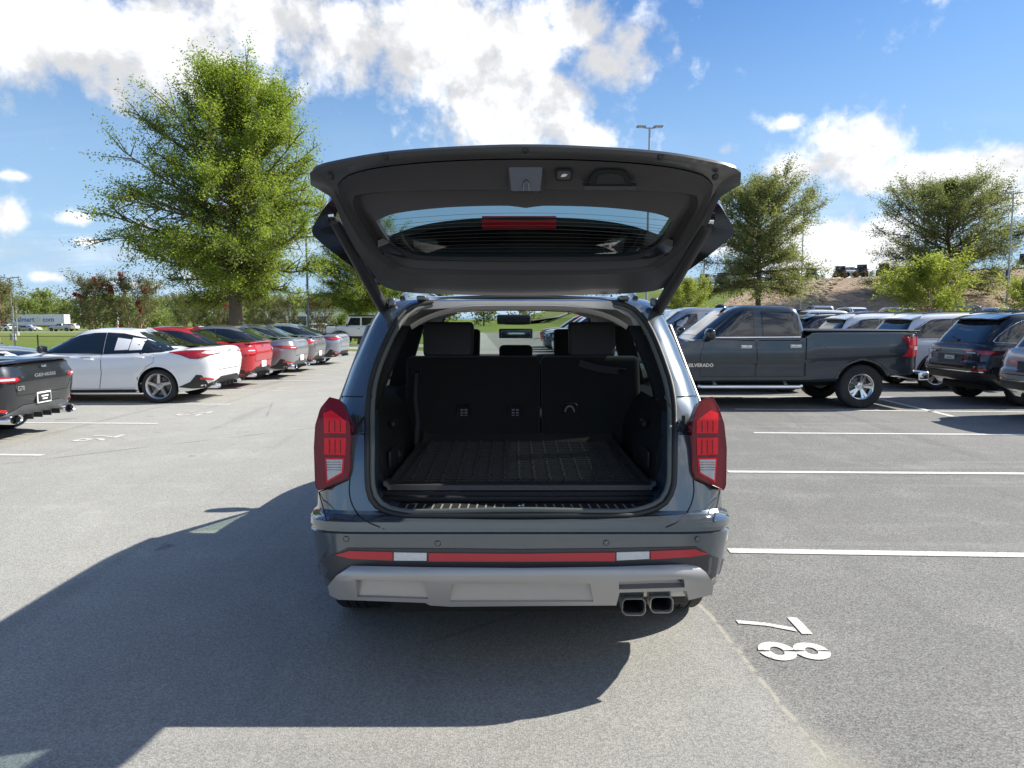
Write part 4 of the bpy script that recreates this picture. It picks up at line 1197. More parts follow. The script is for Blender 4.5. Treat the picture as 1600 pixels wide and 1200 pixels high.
# ---- the raised tailgate: nested outlines, each at its own distance
def ringpts(top, right, bottom, left, n=(36, 16, 36, 16)):
    out = []
    for seg, k in zip((top, right, bottom, left), n):
        c = smooth_curve([L(*p) for p in seg], k + 1)
        out += [tuple(q) for q in c[:-1]]
    return out
MX = 1642.0                                              # the tailgate hangs slightly right of centre: left + right = 1642
def mir(seg): return [(MX - a, b, c) for a, b, c in seg][::-1]
r0t = [(484, 270, 2.86), (492, 263, 2.83), (520, 255, 2.80), (600, 241, 2.76), (700, 233, 2.74), (820, 229, 2.73)]
r0 = ringpts(r0t + mir(r0t[:-1]), [(1158, 270, 2.86), (1157, 289, 2.89), (1141, 298, 2.93), (1123, 311, 2.99), (1109, 345, 3.11), (1086, 390, 3.3), (1052, 438, 3.58)],
             [(1052, 438, 3.58), (1040, 449, 3.64), (990, 458, 3.68), (821, 462, 3.70), (652, 458, 3.68), (602, 449, 3.64), (590, 438, 3.58)], [(590, 438, 3.58), (556, 390, 3.3), (533, 345, 3.11), (519, 311, 2.99), (501, 298, 2.93), (485, 289, 2.89), (484, 270, 2.86)])
rb_ = ringpts([(496, 276, 2.885), (520, 266, 2.835), (600, 252, 2.79), (700, 244, 2.77), (820, 240.5, 2.76)] + mir([(496, 276, 2.885), (520, 266, 2.835), (600, 252, 2.79), (700, 244, 2.77)]), [(1146, 276, 2.885), (1140, 286, 2.91), (1124, 296, 2.95), (1114, 312, 3.0), (1102, 342, 3.12), (1078, 388, 3.32), (1042, 432, 3.57)],
             [(1042, 432, 3.57), (990, 443, 3.63), (821, 446, 3.65), (652, 443, 3.63), (600, 432, 3.57)], [(600, 432, 3.57), (564, 388, 3.32), (540, 342, 3.12), (528, 312, 3.0), (518, 296, 2.95), (502, 286, 2.91), (496, 276, 2.885)])
r1t = [(528, 290, 2.93), (545, 274, 2.87), (600, 261, 2.83), (700, 252, 2.81), (820, 249, 2.80)]
r1 = ringpts(r1t + mir(r1t[:-1]), [(1114, 290, 2.93), (1110, 310, 3.0), (1098, 338, 3.12), (1068, 385, 3.34), (1030, 419, 3.54)], [(1030, 419, 3.54), (985, 427, 3.57), (821, 429, 3.59), (657, 427, 3.57), (612, 419, 3.54)],
             [(612, 419, 3.54), (574, 385, 3.34), (544, 338, 3.12), (532, 310, 3.0), (528, 290, 2.93)])
r2t = [(556, 306, 3.0), (580, 303, 2.98), (640, 301, 2.96), (700, 300, 2.95), (820, 299.5, 2.94)]
r2 = ringpts(r2t + mir(r2t[:-1]), [(1086, 306, 3.0), (1088, 322, 3.06), (1076, 345, 3.18), (1052, 382, 3.36), (1012, 412, 3.52)], [(1012, 412, 3.52), (980, 418, 3.54), (821, 420, 3.55), (662, 418, 3.54), (630, 412, 3.52)],
             [(630, 412, 3.52), (590, 382, 3.36), (566, 345, 3.18), (554, 322, 3.06), (556, 306, 3.0)])
r3t = [(588, 347, 3.12), (620, 335, 3.07), (700, 326, 3.04), (790, 323.5, 3.03), (822, 327, 3.035)]
r3 = ringpts(r3t + mir(r3t[:-1]), [(1054, 347, 3.12), (1046, 362, 3.19), (1026, 388, 3.34), (998, 403, 3.44)], [(998, 403, 3.44), (960, 407, 3.46), (821, 408, 3.465), (682, 407, 3.46), (644, 403, 3.44)],
             [(644, 403, 3.44), (616, 388, 3.34), (596, 362, 3.19), (588, 347, 3.12)])
GUNM = pmat('gunmetal', (.16, .165, .175), .4, metal=.7, var=.1)
NUP = Vector((.43, 0, .90)).normalized()
def up(r, d): return [tuple(Vector(p) + NUP * d) for p in r]
def lerp_ring(a, b, t): return [tuple(Vector(p).lerp(Vector(q), t)) for p, q in zip(a, b)]
fr = MB(); fr.loft([lerp_ring(up(r0, .012), up(rb_, .012), .03), r0, lerp_ring(r0, rb_, .5), rb_, lerp_ring(up(rb_, .006), up(r1, .006), .5), up(r1, .004)])
tg = fr.build('tailgate', pmat('tailgate_frame_paint', (.085, .087, .090), .34, metal=.25, coat=.5, var=.1, dirt=.04), suv, 50)
ou = MB(); ou.loft([lerp_ring(up(r0, .012), up(rb_, .012), .03), lerp_ring(up(r0, .022), up(r1, .022), .3), up(r1, .04), up(r2, .07), up(r3, .065), up(r3, .02)]); ou.build('outer_skin', SUVP, tg, 50)
ti = MB(); ti.loft([up(r1, -.002), lerp_ring(r1, r2, .12), lerp_ring(up(r1, .006), up(r2, .006), .55), lerp_ring(up(r1, -.002), up(r2, -.004), .9), up(r2, .006), lerp_ring(up(r2, .034), up(r3, .014), .22), lerp_ring(up(r2, .034), up(r3, .012), .8), up(r3, .006), up(r3, .028)])
_tm = ti.mesh('trim_panel', M_TRIM, 40); link('trim_panel', _tm, tg); tsk = Skin(_tm); tsk.cam = cam_ray
pn = MB(); gl_r = up(r3, .022)
pn.loft([gl_r, lerp_ring(gl_r, [tuple(sum((Vector(p) for p in gl_r), Vector()) / len(gl_r))] * len(gl_r), .5)])
cen = sum((Vector(p) for p in gl_r), Vector()) / len(gl_r)
n_ = len(gl_r); pn.add([lerp_ring(gl_r, [tuple(cen)] * n_, .5)[i] for i in range(n_)] + [tuple(cen)], [(i, (i + 1) % n_, n_) for i in range(n_)])
pane = pn.build('rear_window', M_REARG, tg, 60)
hw_ = MB()
for k in np.linspace(.12, .93, 11):
    a = [Vector(p).lerp(Vector(q), 0) for p, q in zip(r3, r3)]
    # rows run side to side across the pane
    ti0 = 36 + 16 + 36 + 16 - max(1, int(16 * (k))); ti1 = 36 + int(16 * k)
    lft, rgt = Vector(gl_r[ti0 % n_]), Vector(gl_r[ti1 % n_])
    top_c, bot_c = Vector(gl_r[18]), Vector(gl_r[36 + 16 + 18]); m_ = top_c.lerp(bot_c, k * .9 + .02)
    pts = []
    for t in np.linspace(0, 1, 15):
        q = lft.lerp(rgt, t); w_ = 1 - (2 * t - 1) ** 2
        q = q.lerp(Vector((m_.x, q.y, m_.z)), w_); pts.append(q - NUP * .003)
    hw_.tube(pts, .0007, 4)
tag(hw_.build('heater_wires', pmat('heater_wire', (.07, .055, .045), .5, var=.2), pane), kind='stuff')
# roof spoiler carried above the pane, with its brake lamp
sa = [(590, 376, 3.34), (650, 354, 3.28), (720, 343, 3.25), (821, 338.5, 3.24)]; sa = sa + mir(sa[:-1])
ed = smooth_curve([L(*p) for p in sa], 30)
sz = MB(); rows = []
for p in ed:
    p = Vector(p); k = 1 - (p.y / .75) ** 2
    back = Vector((3.66 - YC, p.y * .98, 1.90 + .03 * k))
    rows.append([p - Vector((-.01, 0, .03)), p, p.lerp(back, .5) + NUP * .035, back + NUP * .03, back, p.lerp(back, .5) - NUP * .02])
sz.loft(rows, cap0=True, cap1=True); spo = sz.build('roof_spoiler', M_GLOSSBLK, tg, 50)
bl = MB(); pp = [[L(px, r, 3.245) + NUP * d for px, r, d in ((px, 343.5, 0), (px, 343.5, .02), (px, 357, .02), (px, 357, 0))] for px in np.linspace(753, 869, 9)]
bl.loft(pp, cap0=True, cap1=True); bl.build('brake_light', M_SUVRED, spo)
# outer window skin that wraps past the inner frame
for s_ in (0, 1):
    q = lambda a, b, c: L(a if not s_ else MX - 8 - a, b, c)
    oc = smooth_curve([q(525, 309, 3.06), q(510, 320, 3.08), q(497, 340, 3.12), q(487, 362, 3.18), q(500, 378, 3.26), q(530, 402, 3.40), q(560, 424, 3.52), q(592, 446, 3.66)], 26)
    ic = smooth_curve([q(534, 322, 3.06), q(528, 332, 3.1), q(524, 345, 3.14), q(522, 358, 3.2), q(536, 375, 3.28), q(556, 398, 3.42), q(580, 420, 3.54), q(606, 445, 3.68)], 26)
    e = MB(); e.loft([[Vector(a), Vector(a) + NUP * .03 + (Vector(b) - Vector(a)) * .1, Vector(b) + NUP * .075, Vector(b) + NUP * .02, (Vector(a) + Vector(b)) / 2 + NUP * .012] for a, b in zip(oc, ic)], cap0=True, cap1=True)
    e.build('window_shoulder', pmat('gloss_dark_shoulder', (.022, .024, .028), .15, coat=1.0, metal=.2, var=.1), tg, 60)
    # gas strut with ball joints
    b = MB(); a_, c_ = q(518, 336, 3.14), q(603, 488, 3.80)
    if s_: a_, c_ = L(1110, 346, 3.14), L(1025, 490, 3.80)
    m1, m2 = a_.lerp(c_, .54), a_.lerp(c_, .56)
    b.tube([a_, a_.lerp(c_, .03), a_.lerp(c_, .04), m1, m2, c_], [.014, .014, .026, .029, .031, .031], 14); st_ = b.build('strut', M_BLACK, suv, 50)
    b = MB(); b.lathe([(0, -.012), (.012, -.012), (.012, .012), (0, .012)], 14, M=Matrix.Translation(a_)); b.build('ball_joint', M_CHROME, st_)
    b = MB(); b.lathe([(0, -.018), (.016, -.018), (.016, .018), (0, .018)], 14, M=Matrix.Translation(c_)); b.build('ball_joint', M_CHROME, st_)
    # hinge
    hx = q(660, 464, 3.76); b = MB(); b.box((hx.x, hx.y, hx.z - .005), (.11, .05, .022), .008); b.tube([(hx.x + .03, hx.y - .03, hx.z - .02), (hx.x + .03, hx.y + .03, hx.z - .02)], .014, 10); b.build('hinge', GUNM, suv)
    hb = q(612, 472, 3.74); b = MB(); b.box((hb.x, hb.y, hb.z), (.04, .04, .045), .012); b.build('strut_bracket', GUNM, suv)
    for sx_, sy_, yy in ((602, 244.5, 2.77), (516, 276, 2.85)):
        p = q(sx_, sy_, yy); b = MB(); b.lathe([(0, -.012), (.007, -.012), (.012, -.006), (.013, .01)], 14, 'X', M=Matrix.Translation(p)); b.build('bump_stop', M_BLACK, tg)
p = L(821, 234.5, 2.745); b = MB(); b.lathe([(0, -.012), (.007, -.012), (.011, -.006), (.012, .01)], 14, 'X', M=Matrix.Translation(p)); b.build('bump_stop', M_BLACK, tg)
# latch pocket, close button, pull cup
M_SKYTRIM = pmat('gloss_trim_sky_blue', (.035, .050, .085), .22, coat=1.0, var=.1)  # dark gloss trim, the blue of mirrored sky put into its colour
pk_ = MB(); q4 = [L(795, 261, 2.835), L(848, 261, 2.835), L(844, 299, 2.875), L(799, 299, 2.875)]
pk_.loft([[p + Vector((.012, 0, 0)) for p in q4], q4], cap1=True); lp = pk_.build('latch_pocket', M_SKYTRIM, tg, 20)
ed_ = MB(); q5 = [L(793, 259, 2.835), L(850, 259, 2.835), L(847, 300, 2.885), L(796, 300, 2.885)]
ed_.loft([[p + Vector((.02, 0, 0)) for p in q5], [p + Vector((-.002, 0, 0)) for p in q5], [p + Vector((-.002, 0, 0)) for p in q4], q4]); ed_.build('pocket_edge', M_BLACK, lp, 20)
c0 = L(822, 289, 2.858); b = MB(); b.tube([c0 + Vector((-.006, .011, -.022)), c0 + Vector((-.010, .008, .004)), c0 + Vector((-.011, 0, .013)), c0 + Vector((-.010, -.008, .004)), c0 + Vector((-.006, -.011, -.022))], .004, 8); b.build('latch', GUNM, tg)
class Plate(Lens):
    def __init__(s, y0, r0, k): s.a = (y0, r0, k)
    def Y(s, px, py): return s.a[0] + (py - s.a[1]) * s.a[2]
bp_ = Plate(2.832, 264, .0014)
bt = bp_.panel('close_button', rect(881, 273.5, 27, 19, 5), 'cam', M_SEAM, tg, off=0, res=8, depth=.03)
bp_.panel('button_face', rect(881, 273.5, 21, 13, 3.5), 'cam', M_TRIM, bt, off=.002, res=8)
bp_.panel('button_symbol', [(876, 276), (878, 272), (883, 271), (887, 272), (884, 275), (880, 276)], 'cam', M_CLEAR, bt, off=.0035, res=8, depth=.001)
cp_ = Plate(2.832, 264, .0016)
pc = cp_.panel('pull_cup', smooth_curve([(921, 290), (927, 272), (936, 266), (955, 265), (974, 267), (980, 274), (986, 290), (955, 291)], 24, True).tolist(), 'cam', M_SEAM, tg, off=0, res=9, depth=.03)  # raised plate, the hollow's shade put in as dark colour
cp_.panel('pull_cup_shelf', [(911, 290), (995, 290), (991, 296), (915, 296)], 'cam', M_TRIM, pc, off=.006, res=9, depth=.03)
cp_.panel('pull_cup_floor', smooth_curve([(931, 287), (936, 274), (955, 271), (972, 275), (976, 287)], 16).tolist(), 'cam', M_TRIM2, pc, off=.002, res=9, depth=.001)

# rubber mat lying in the cargo bay (not fixed to the car)
mat_t = thing('cargo_mat', 'black ribbed rubber mat lying in the boot of the open SUV', 'mat', (XC, YC - 1.64, .825), PI / 2)
OX, OZ = -1.64, .825
yw0, yw1 = .655, .60
mm = MB(); rows = []
def matz(x): return .838 + .045 * max(0, (x + 2.0)) - OZ
prof_x = [-2.175, -2.165, -2.14, -2.10, -2.08] + list(np.linspace(-2.05, -1.07, 12)) + [-1.03, -1.0]
for x in prof_x:
    w = yw0 + (yw1 - yw0) * (x + 2.17) / 1.17
    lift = .022 if -2.17 < x < -2.09 else (.0 if x < -1.06 else .04)
    if x == -2.175: lift = 0
    rows.append([(x - OX, t * w, matz(x) + lift + (.02 if abs(t) > .965 else 0)) for t in (-1, -.98, -.965, -.94, -.5, 0, .5, .94, .965, .98, 1)])
mm.loft(rows, closed=False); mm.build('mat_sheet', M_MAT, mat_t, 60)
rbm = MB()
for i in range(-7, 8):
    y = i * .078
    for j in range(24):
        x0 = -2.07 + j * .042; rbm.box((x0 + .02 - OX, y + .003 * math.sin(j * 2.1), matz(x0) + .007), (.022, .012, .012), .003)
for j in range(24):
    x0 = -2.07 + j * .042; w = yw0 + (yw1 - yw0) * (x0 + 2.17) / 1.17 - .05
    rbm.box((x0 - OX, 0, matz(x0) + .002), (.012, 2 * w, .012))
tag(rbm.build('mat_ribs', M_MAT, mat_t), kind='stuff')
# ------------------------------------------------------------------ saloon cars
SED = dict(tail=-2.45, nose=2.42, W=1.86, R=0.335, axles=(-1.37, 1.44), nr=9, nf=3.8, crown=0.035, tuck=.025,
           deck=[(-2.45, 1.045), (-2.3, 1.07), (-2.0, 1.06), (-1.6, 1.02), (-1.0, .985), (0, .96), (.9, .955), (1.3, .93), (1.9, .84), (2.25, .74), (2.42, .66)],
           sill=[(-2.45, .34), (-2.1, .27), (-1.6, .21), (0, .19), (1.6, .19), (2.2, .20), (2.42, .26)],
           sect=[(0, .07, .10, .16), (.08, .035, .05, .09), (.2, .022, .02, .05), (.38, .010, 0, .02), (.55, 0, 0, 0), (.68, .004, .01, -.01), (.80, .022, .04, .0), (.90, .040, .09, .03), (.96, .065, .15, .035), (1.0, .115, .24, .075)],
           cab=dict(rear=(-2.05, -0.85), front=(1.22, .22), hw=(.86, .56), nr=4.5, nf=5.0, roof=[(-1.6, 1.27), (-1.0, 1.37), (-.5, 1.425), (-.1, 1.44), (.3, 1.42), (.8, 1.34)]))
DARKP = paint('dark_grey', (0.020, 0.023, 0.028), metal=0.6)
WHITEP = paint('white', (0.78, 0.80, 0.82), metal=0.0, rough=0.3, flake=0.02)
REDP = paint('red', (0.42, 0.012, 0.022), metal=0.2, flake=0.1)
SILVP = paint('silver', (0.34, 0.345, 0.37), metal=0.75)
GREYP = paint('warm_grey', (0.20, 0.20, 0.21), metal=0.7)
BLUESILVP = paint('blue_silver', (0.36, 0.40, 0.47), metal=0.7)
# lamp outlines round the tail: (distance round from the tail centre, height)
LAMPS = {
    'swept': [(1.62, .995), (1.30, 1.03), (.90, 1.035), (.62, 1.02), (.46, .985), (.48, .96), (.80, .94), (1.06, .865), (1.20, .87), (1.40, .945)],
    'split': [(1.42, .915), (1.05, .925), (.55, .885), (.52, .845), (.60, .82), (1.02, .835), (1.12, .855)],
    'strip': [(1.36, .985), (1.0, 1.01), (.62, .99), (.12, .985), (.12, .95), (.60, .95), (.78, .90), (1.0, .865), (1.18, .90)],
    'block': [(1.38, .975), (1.0, .995), (.68, .985), (.52, .93), (.52, .87), (.62, .80), (1.0, .80), (1.15, .86)],
}
def saloon(name, label, P, loc, rz, lamp='swept', spoiler=False, tips='round', group=None, plate='white', wheel='twotone_5', diffuser=True, sticker=False, dark_trunk=False, spec=None, script=None):
    s = dict(SED); s.update(spec or {})
    root = thing(name, label, 'car', loc, rz, group)
    me, sk = make_body(s, [P, M_SEAM])
    link('body', me, root)
    add_wheels(root, s, wheel, .25, .235)
    for sd in (1, -1):
        fd = [(1.02, .32), (1.04, .60), (.96, .90), (-.28, .955), (-.30, .60), (-.24, .30)]
        rd = [(-.255, .30), (-.315, .60), (-.295, .955), (-1.05, .985), (-1.30, .95), (-1.30, .80), (-1.16, .72), (-1.03, .56), (-.98, .31)]
        door(root, sk, fd, sd, P, (-.05, .855)); door(root, sk, rd, sd, P, (-1.02, .895))
        fw = [(1.00, .99), (.60, 1.16), (.24, 1.295), (-.05, 1.345), (-.26, 1.35), (-.28, .985)]
        rw = [(-.34, .985), (-.32, 1.352), (-.62, 1.335), (-1.02, 1.25), (-1.38, 1.13), (-1.60, 1.045), (-1.45, 1.02), (-1.1, .995)]
        side_window(root, sk, fw, sd); w = side_window(root, sk, rw, sd)
        if sticker and sd > 0:
            for (a, b_) in ((-.52, -.78), (-.80, -1.04)):
                sk.panel('window_sticker', [(a, 1.03), (b_, 1.04), (b_ - .015, 1.235), (a - .01, 1.27)], 'side', M_PAPER, root, off=.012, side=sd, res=.1, depth=.002)
        sk.panel('waist_trim', [(1.0, .972), (.2, .972), (-.6, .975), (-1.2, .997), (-1.55, 1.018), (-1.68, 1.05), (-1.62, 1.06), (-1.5, 1.032), (-1.2, 1.012), (-.6, .99), (.2, .987), (1.0, .987)], 'side', M_CHROME if not diffuser else M_GLOSSBLK, root, off=.009, side=sd, res=.08)
        sk.panel('sill_trim', [(1.02, .215), (1.02, .27), (-1.0, .28), (-1.0, .225)], 'side', M_BLACK, root, off=.010, side=sd, res=.09)
        wing_mirror(root, sk, .80, .985, sd, P if lamp != 'swept' else M_GLOSSBLK, .9)
        hl = [(sd * .88, .62), (sd * .84, .72), (sd * .45, .70), (sd * .42, .66), (sd * .5, .62)]
        sk.panel('headlight', hl, 'front', M_CLEAR, root, off=.004, res=.05)
        lp = [(sd * a, b) for a, b in LAMPS[lamp]]
        tl = sk.panel('tail_light', lp, 'wrap', M_DRED, root, off=.010, res=.035, depth=.012)
        inner = grow(lp, -.014)
        sk.panel('lamp_bar', inner, 'wrap', M_RED, tl, off=.013, res=.035, depth=.004)
        if lamp == 'swept': sk.panel('lamp_bar', [(sd * a, b) for a, b in ((1.08, .885), (1.22, .885), (1.34, .935), (1.0, .965), (.92, .945))], 'wrap', M_CLEAR if 0 else M_RED, tl, off=.016, res=.04)
        if lamp == 'swept': sk.panel('clear_corner', [(sd * a, b) for a, b in ((.50, .972), (.86, .955), (1.0, .975), (.90, 1.02), (.62, 1.006))], 'wrap', M_CLEAR, tl, off=.016, res=.04)
        if lamp in ('strip', 'block', 'split'):
            zz = {'strip': .965, 'block': .90, 'split': .862}[lamp]
            sk.panel('reversing_lens', rect(sd * .72, zz, .20, .022, .006), 'wrap', M_CLEAR, tl, off=.016, res=.05)
        rf = sk.panel('reflector', [(sd * 1.04, .47), (sd * 1.02, .515), (sd * .72, .475), (sd * .72, .44)], 'wrap', M_RED, root, off=.014, res=.05)
        sk.panel('corner_vent', [(sd * a, b) for a, b in ((.86, .36), (1.0, .55), (1.10, .56), (1.22, .42), (1.45, .32), (1.2, .29), (.9, .30))], 'wrap', M_BLACK, root, off=.008, res=.06)
        if tips == 'oval':
            for_y = .60
            b = MB(); T = Matrix.Translation((s['tail'] + .05, sd * for_y, .335)) @ Matrix.Diagonal((1, 1.75, .8, 1))
            b.lathe([(.062, .16), (.062, -.02), (.075, -.035), (.082, -.02), (.082, .16)], 28, 'X', M=T); t_ = b.build('exhaust_tip', M_CHROME, root)
            c = MB(); c.lathe([(.0, .06), (.061, .06)], 20, 'X', M=T); c.build('tip_bore', M_SEAM, t_)
        elif tips == 'round':
            b = MB()
            for dy in (0, .11):
                T = Matrix.Translation((s['tail'] + .06, sd * (.62 - dy), .32))
                b.lathe([(.034, .16), (.034, -.02), (.041, -.03), (.046, -.02), (.046, .16)], 20, 'X', M=T)
            t_ = b.build('exhaust_tip', M_CHROME, root)
    # screens
    def slant(pts, view): return pts
    bg_ = [(-.60, 1.10), (.60, 1.10), (.57, 1.20), (.50, 1.33), (.42, 1.375), (-.42, 1.375), (-.50, 1.33), (-.57, 1.20)]
    sk.panel('rear_window', bg_, 'rear', M_DGLASS, root, off=.006, res=.05)
    sk.panel('windscreen', [(-.62, 1.01), (.62, 1.01), (.55, 1.25), (.48, 1.385), (-.48, 1.385), (-.55, 1.25)], 'front', M_DGLASS, root, off=.006, res=.05)
    # boot lid lines and lower bumper
    for q in ribbon([(-.80, 1.0), (-.62, .78), (-.55, .64), (.55, .64), (.62, .78), (.80, 1.0)], .012, False): sk.panel('boot_gap', q, 'rear', M_SEAM, root, off=.0015, res=.1, depth=.003)
    if dark_trunk: sk.panel('boot_panel', [(-.62, .80), (-.5, .70), (.5, .70), (.62, .80), (.66, .93), (-.66, .93)], 'rear', P, root, off=.006, res=.05)
    if diffuser:
        df = sk.panel('diffuser', [(-.92, .30), (.92, .30), (.92, .37), (.64, .43), (.42, .50), (-.42, .50), (-.64, .43), (-.92, .37)], 'wrap', M_BLACK if lamp != 'split' else pmat('grey_bumper_plastic', (.07, .075, .08), .5, var=.1), root, off=.012, res=.06)
        f = MB()
        for y in (-.3, -.1, .1, .3): f.box((s['tail'] + .06, y, .335), (.14, .014, .07))
        f.build('diffuser_fin', M_BLACK, df)
    if plate: number_plate(root, sk, 0.0, .56 if not dark_trunk else .57, M_WHITEPLATE, M_WHITEPLATE if plate == 'white' else M_BLACK, dark=(plate != 'white'), lines=True)
    if spoiler:
        b = MB(); y = .74
        b.loft([[(s['tail'] + .02 + .05 * abs(t) ** 2, t * y, 1.11 - .02 * t * t), (s['tail'] + .16 + .05 * abs(t) ** 2, t * y, 1.10 - .02 * t * t), (s['tail'] + .17 + .05 * abs(t) ** 2, t * y, 1.075 - .02 * t * t), (s['tail'] + .0 + .05 * abs(t) ** 2, t * y, 1.085 - .02 * t * t)] for t in np.linspace(-1, 1, 15)], cap0=True, cap1=True)
        b.build('boot_spoiler', P, root, 50)
    # badge bar
    loc, n, fi = sk.hit('rear', 0, .90 if lamp == 'split' else .93)
    if script: text_mesh('badge_lettering', 'GENESIS', .062, M_CHROME, root, (loc.x - .016, 0, .885), REAR_ROT, .004, bold=.002, sx=2.1)
    if script: text_mesh('badge_lettering', script[0], script[1], M_CHROME, root, (loc.x - .014, script[2], script[3]), REAR_ROT, .004, bold=.002)
    b = MB(); b.box((loc.x - .004, 0, 1.005), (.012, .10, .03), .004); b.build('badge', M_CHROME, root)
    sk.panel('grille', [(-.55, .36), (.55, .36), (.62, .60), (-.62, .60)], 'front', M_BLACK, root, off=.006, res=.06)
    fin = MB(); fin.loft([[(-.95 + .11 * k, .018 * (1 - k), 1.395 + .085 * k - .01), (-.95 + .11 * k, -.018 * (1 - k), 1.395 + .085 * k - .01), (-.72 - .06 * k, 0, 1.40 + .07 * k)] for k in (0, .5, .95)], cap1=True); fin.build('roof_aerial', P, root)
    return root

G_LEFT = 'saloon cars parked nose-in along the left row'
PI = math.pi
if 1:
    saloon('saloon_car', 'dark grey saloon with a dealer plate and oval exhausts, cut by the left picture edge', DARKP, (-8.95, 9.75, 0), PI + R(2), lamp='split', tips='oval', group=G_LEFT, plate='dark', dark_trunk=True, script=('G70', .085, .52, .735), spoiler=True)
    saloon('saloon_car', 'white saloon with two paper sheets in its rear side window', WHITEP, (-8.28, 14.65, 0), PI + R(1), lamp='swept', group=G_LEFT, plate=None, sticker=True)
    saloon('saloon_car', 'bright red saloon parked behind the white saloon', REDP, (-8.5, 17.35, 0), PI, lamp='block', group=G_LEFT, spoiler=True, wheel='alloy_5s', spec=dict(W=1.80))
    saloon('saloon_car', 'silver-grey saloon next to the red saloon', SILVP, (-8.35, 20.0, 0), PI, lamp='split', tips='oval', group=G_LEFT, wheel='dark_5s')
    saloon('saloon_car', 'warm grey saloon with a raised boot spoiler, half hidden by the silver-grey saloon', GREYP, (-8.5, 22.5, 0), PI, lamp='strip', group=G_LEFT, spoiler=True, wheel='alloy_5')
    saloon('saloon_car', 'pale blue-silver saloon at the far end of the row, nearest the white off-roader', BLUESILVP, (-8.5, 25.9, 0), PI + R(-1), lamp='strip', group=G_LEFT, plate=None, wheel='dark_5s')
# ------------------------------------------------------------------ pickup on the right
TRUCKP = paint('pickup_blue_grey', (0.035, 0.050, 0.066), metal=0.6, rough=0.28)
TRK = dict(tail=-2.86, nose=2.94, W=2.02, R=0.405, axles=(-1.80, 1.86), nr=14, nf=5, crown=.01, gap=.085, tuck=.04,
           deck=[(-2.86, 1.40), (-1, 1.395), (-.85, 1.36), (-.7, 1.30), (0, 1.29), (1.1, 1.28), (1.3, 1.25), (2.2, 1.17), (2.8, 1.08), (2.94, 1.0)],
           sill=[(-2.86, .62), (-2.3, .60), (-1.2, .50), (1.2, .48), (2.3, .45), (2.94, .45)],
           sect=[(0, .05, .10, .03), (.05, .02, .04, .01), (.2, .012, .01, 0), (.40, .022, 0, 0), (.47, .006, 0, 0), (.62, 0, 0, 0), (.78, .002, .01, 0), (.86, .014, .02, 0), (.94, .016, .06, .0), (.985, .022, .1, .004), (1.0, .04, .16, .015)],
           cab=dict(rear=(-.80, -.66), front=(1.32, .52), hw=(.955, .76), nr=12, nf=5, crown=.02, roof=[(-.9, 1.83), (-.5, 1.87), (0, 1.885), (.4, 1.875), (.9, 1.80)]))
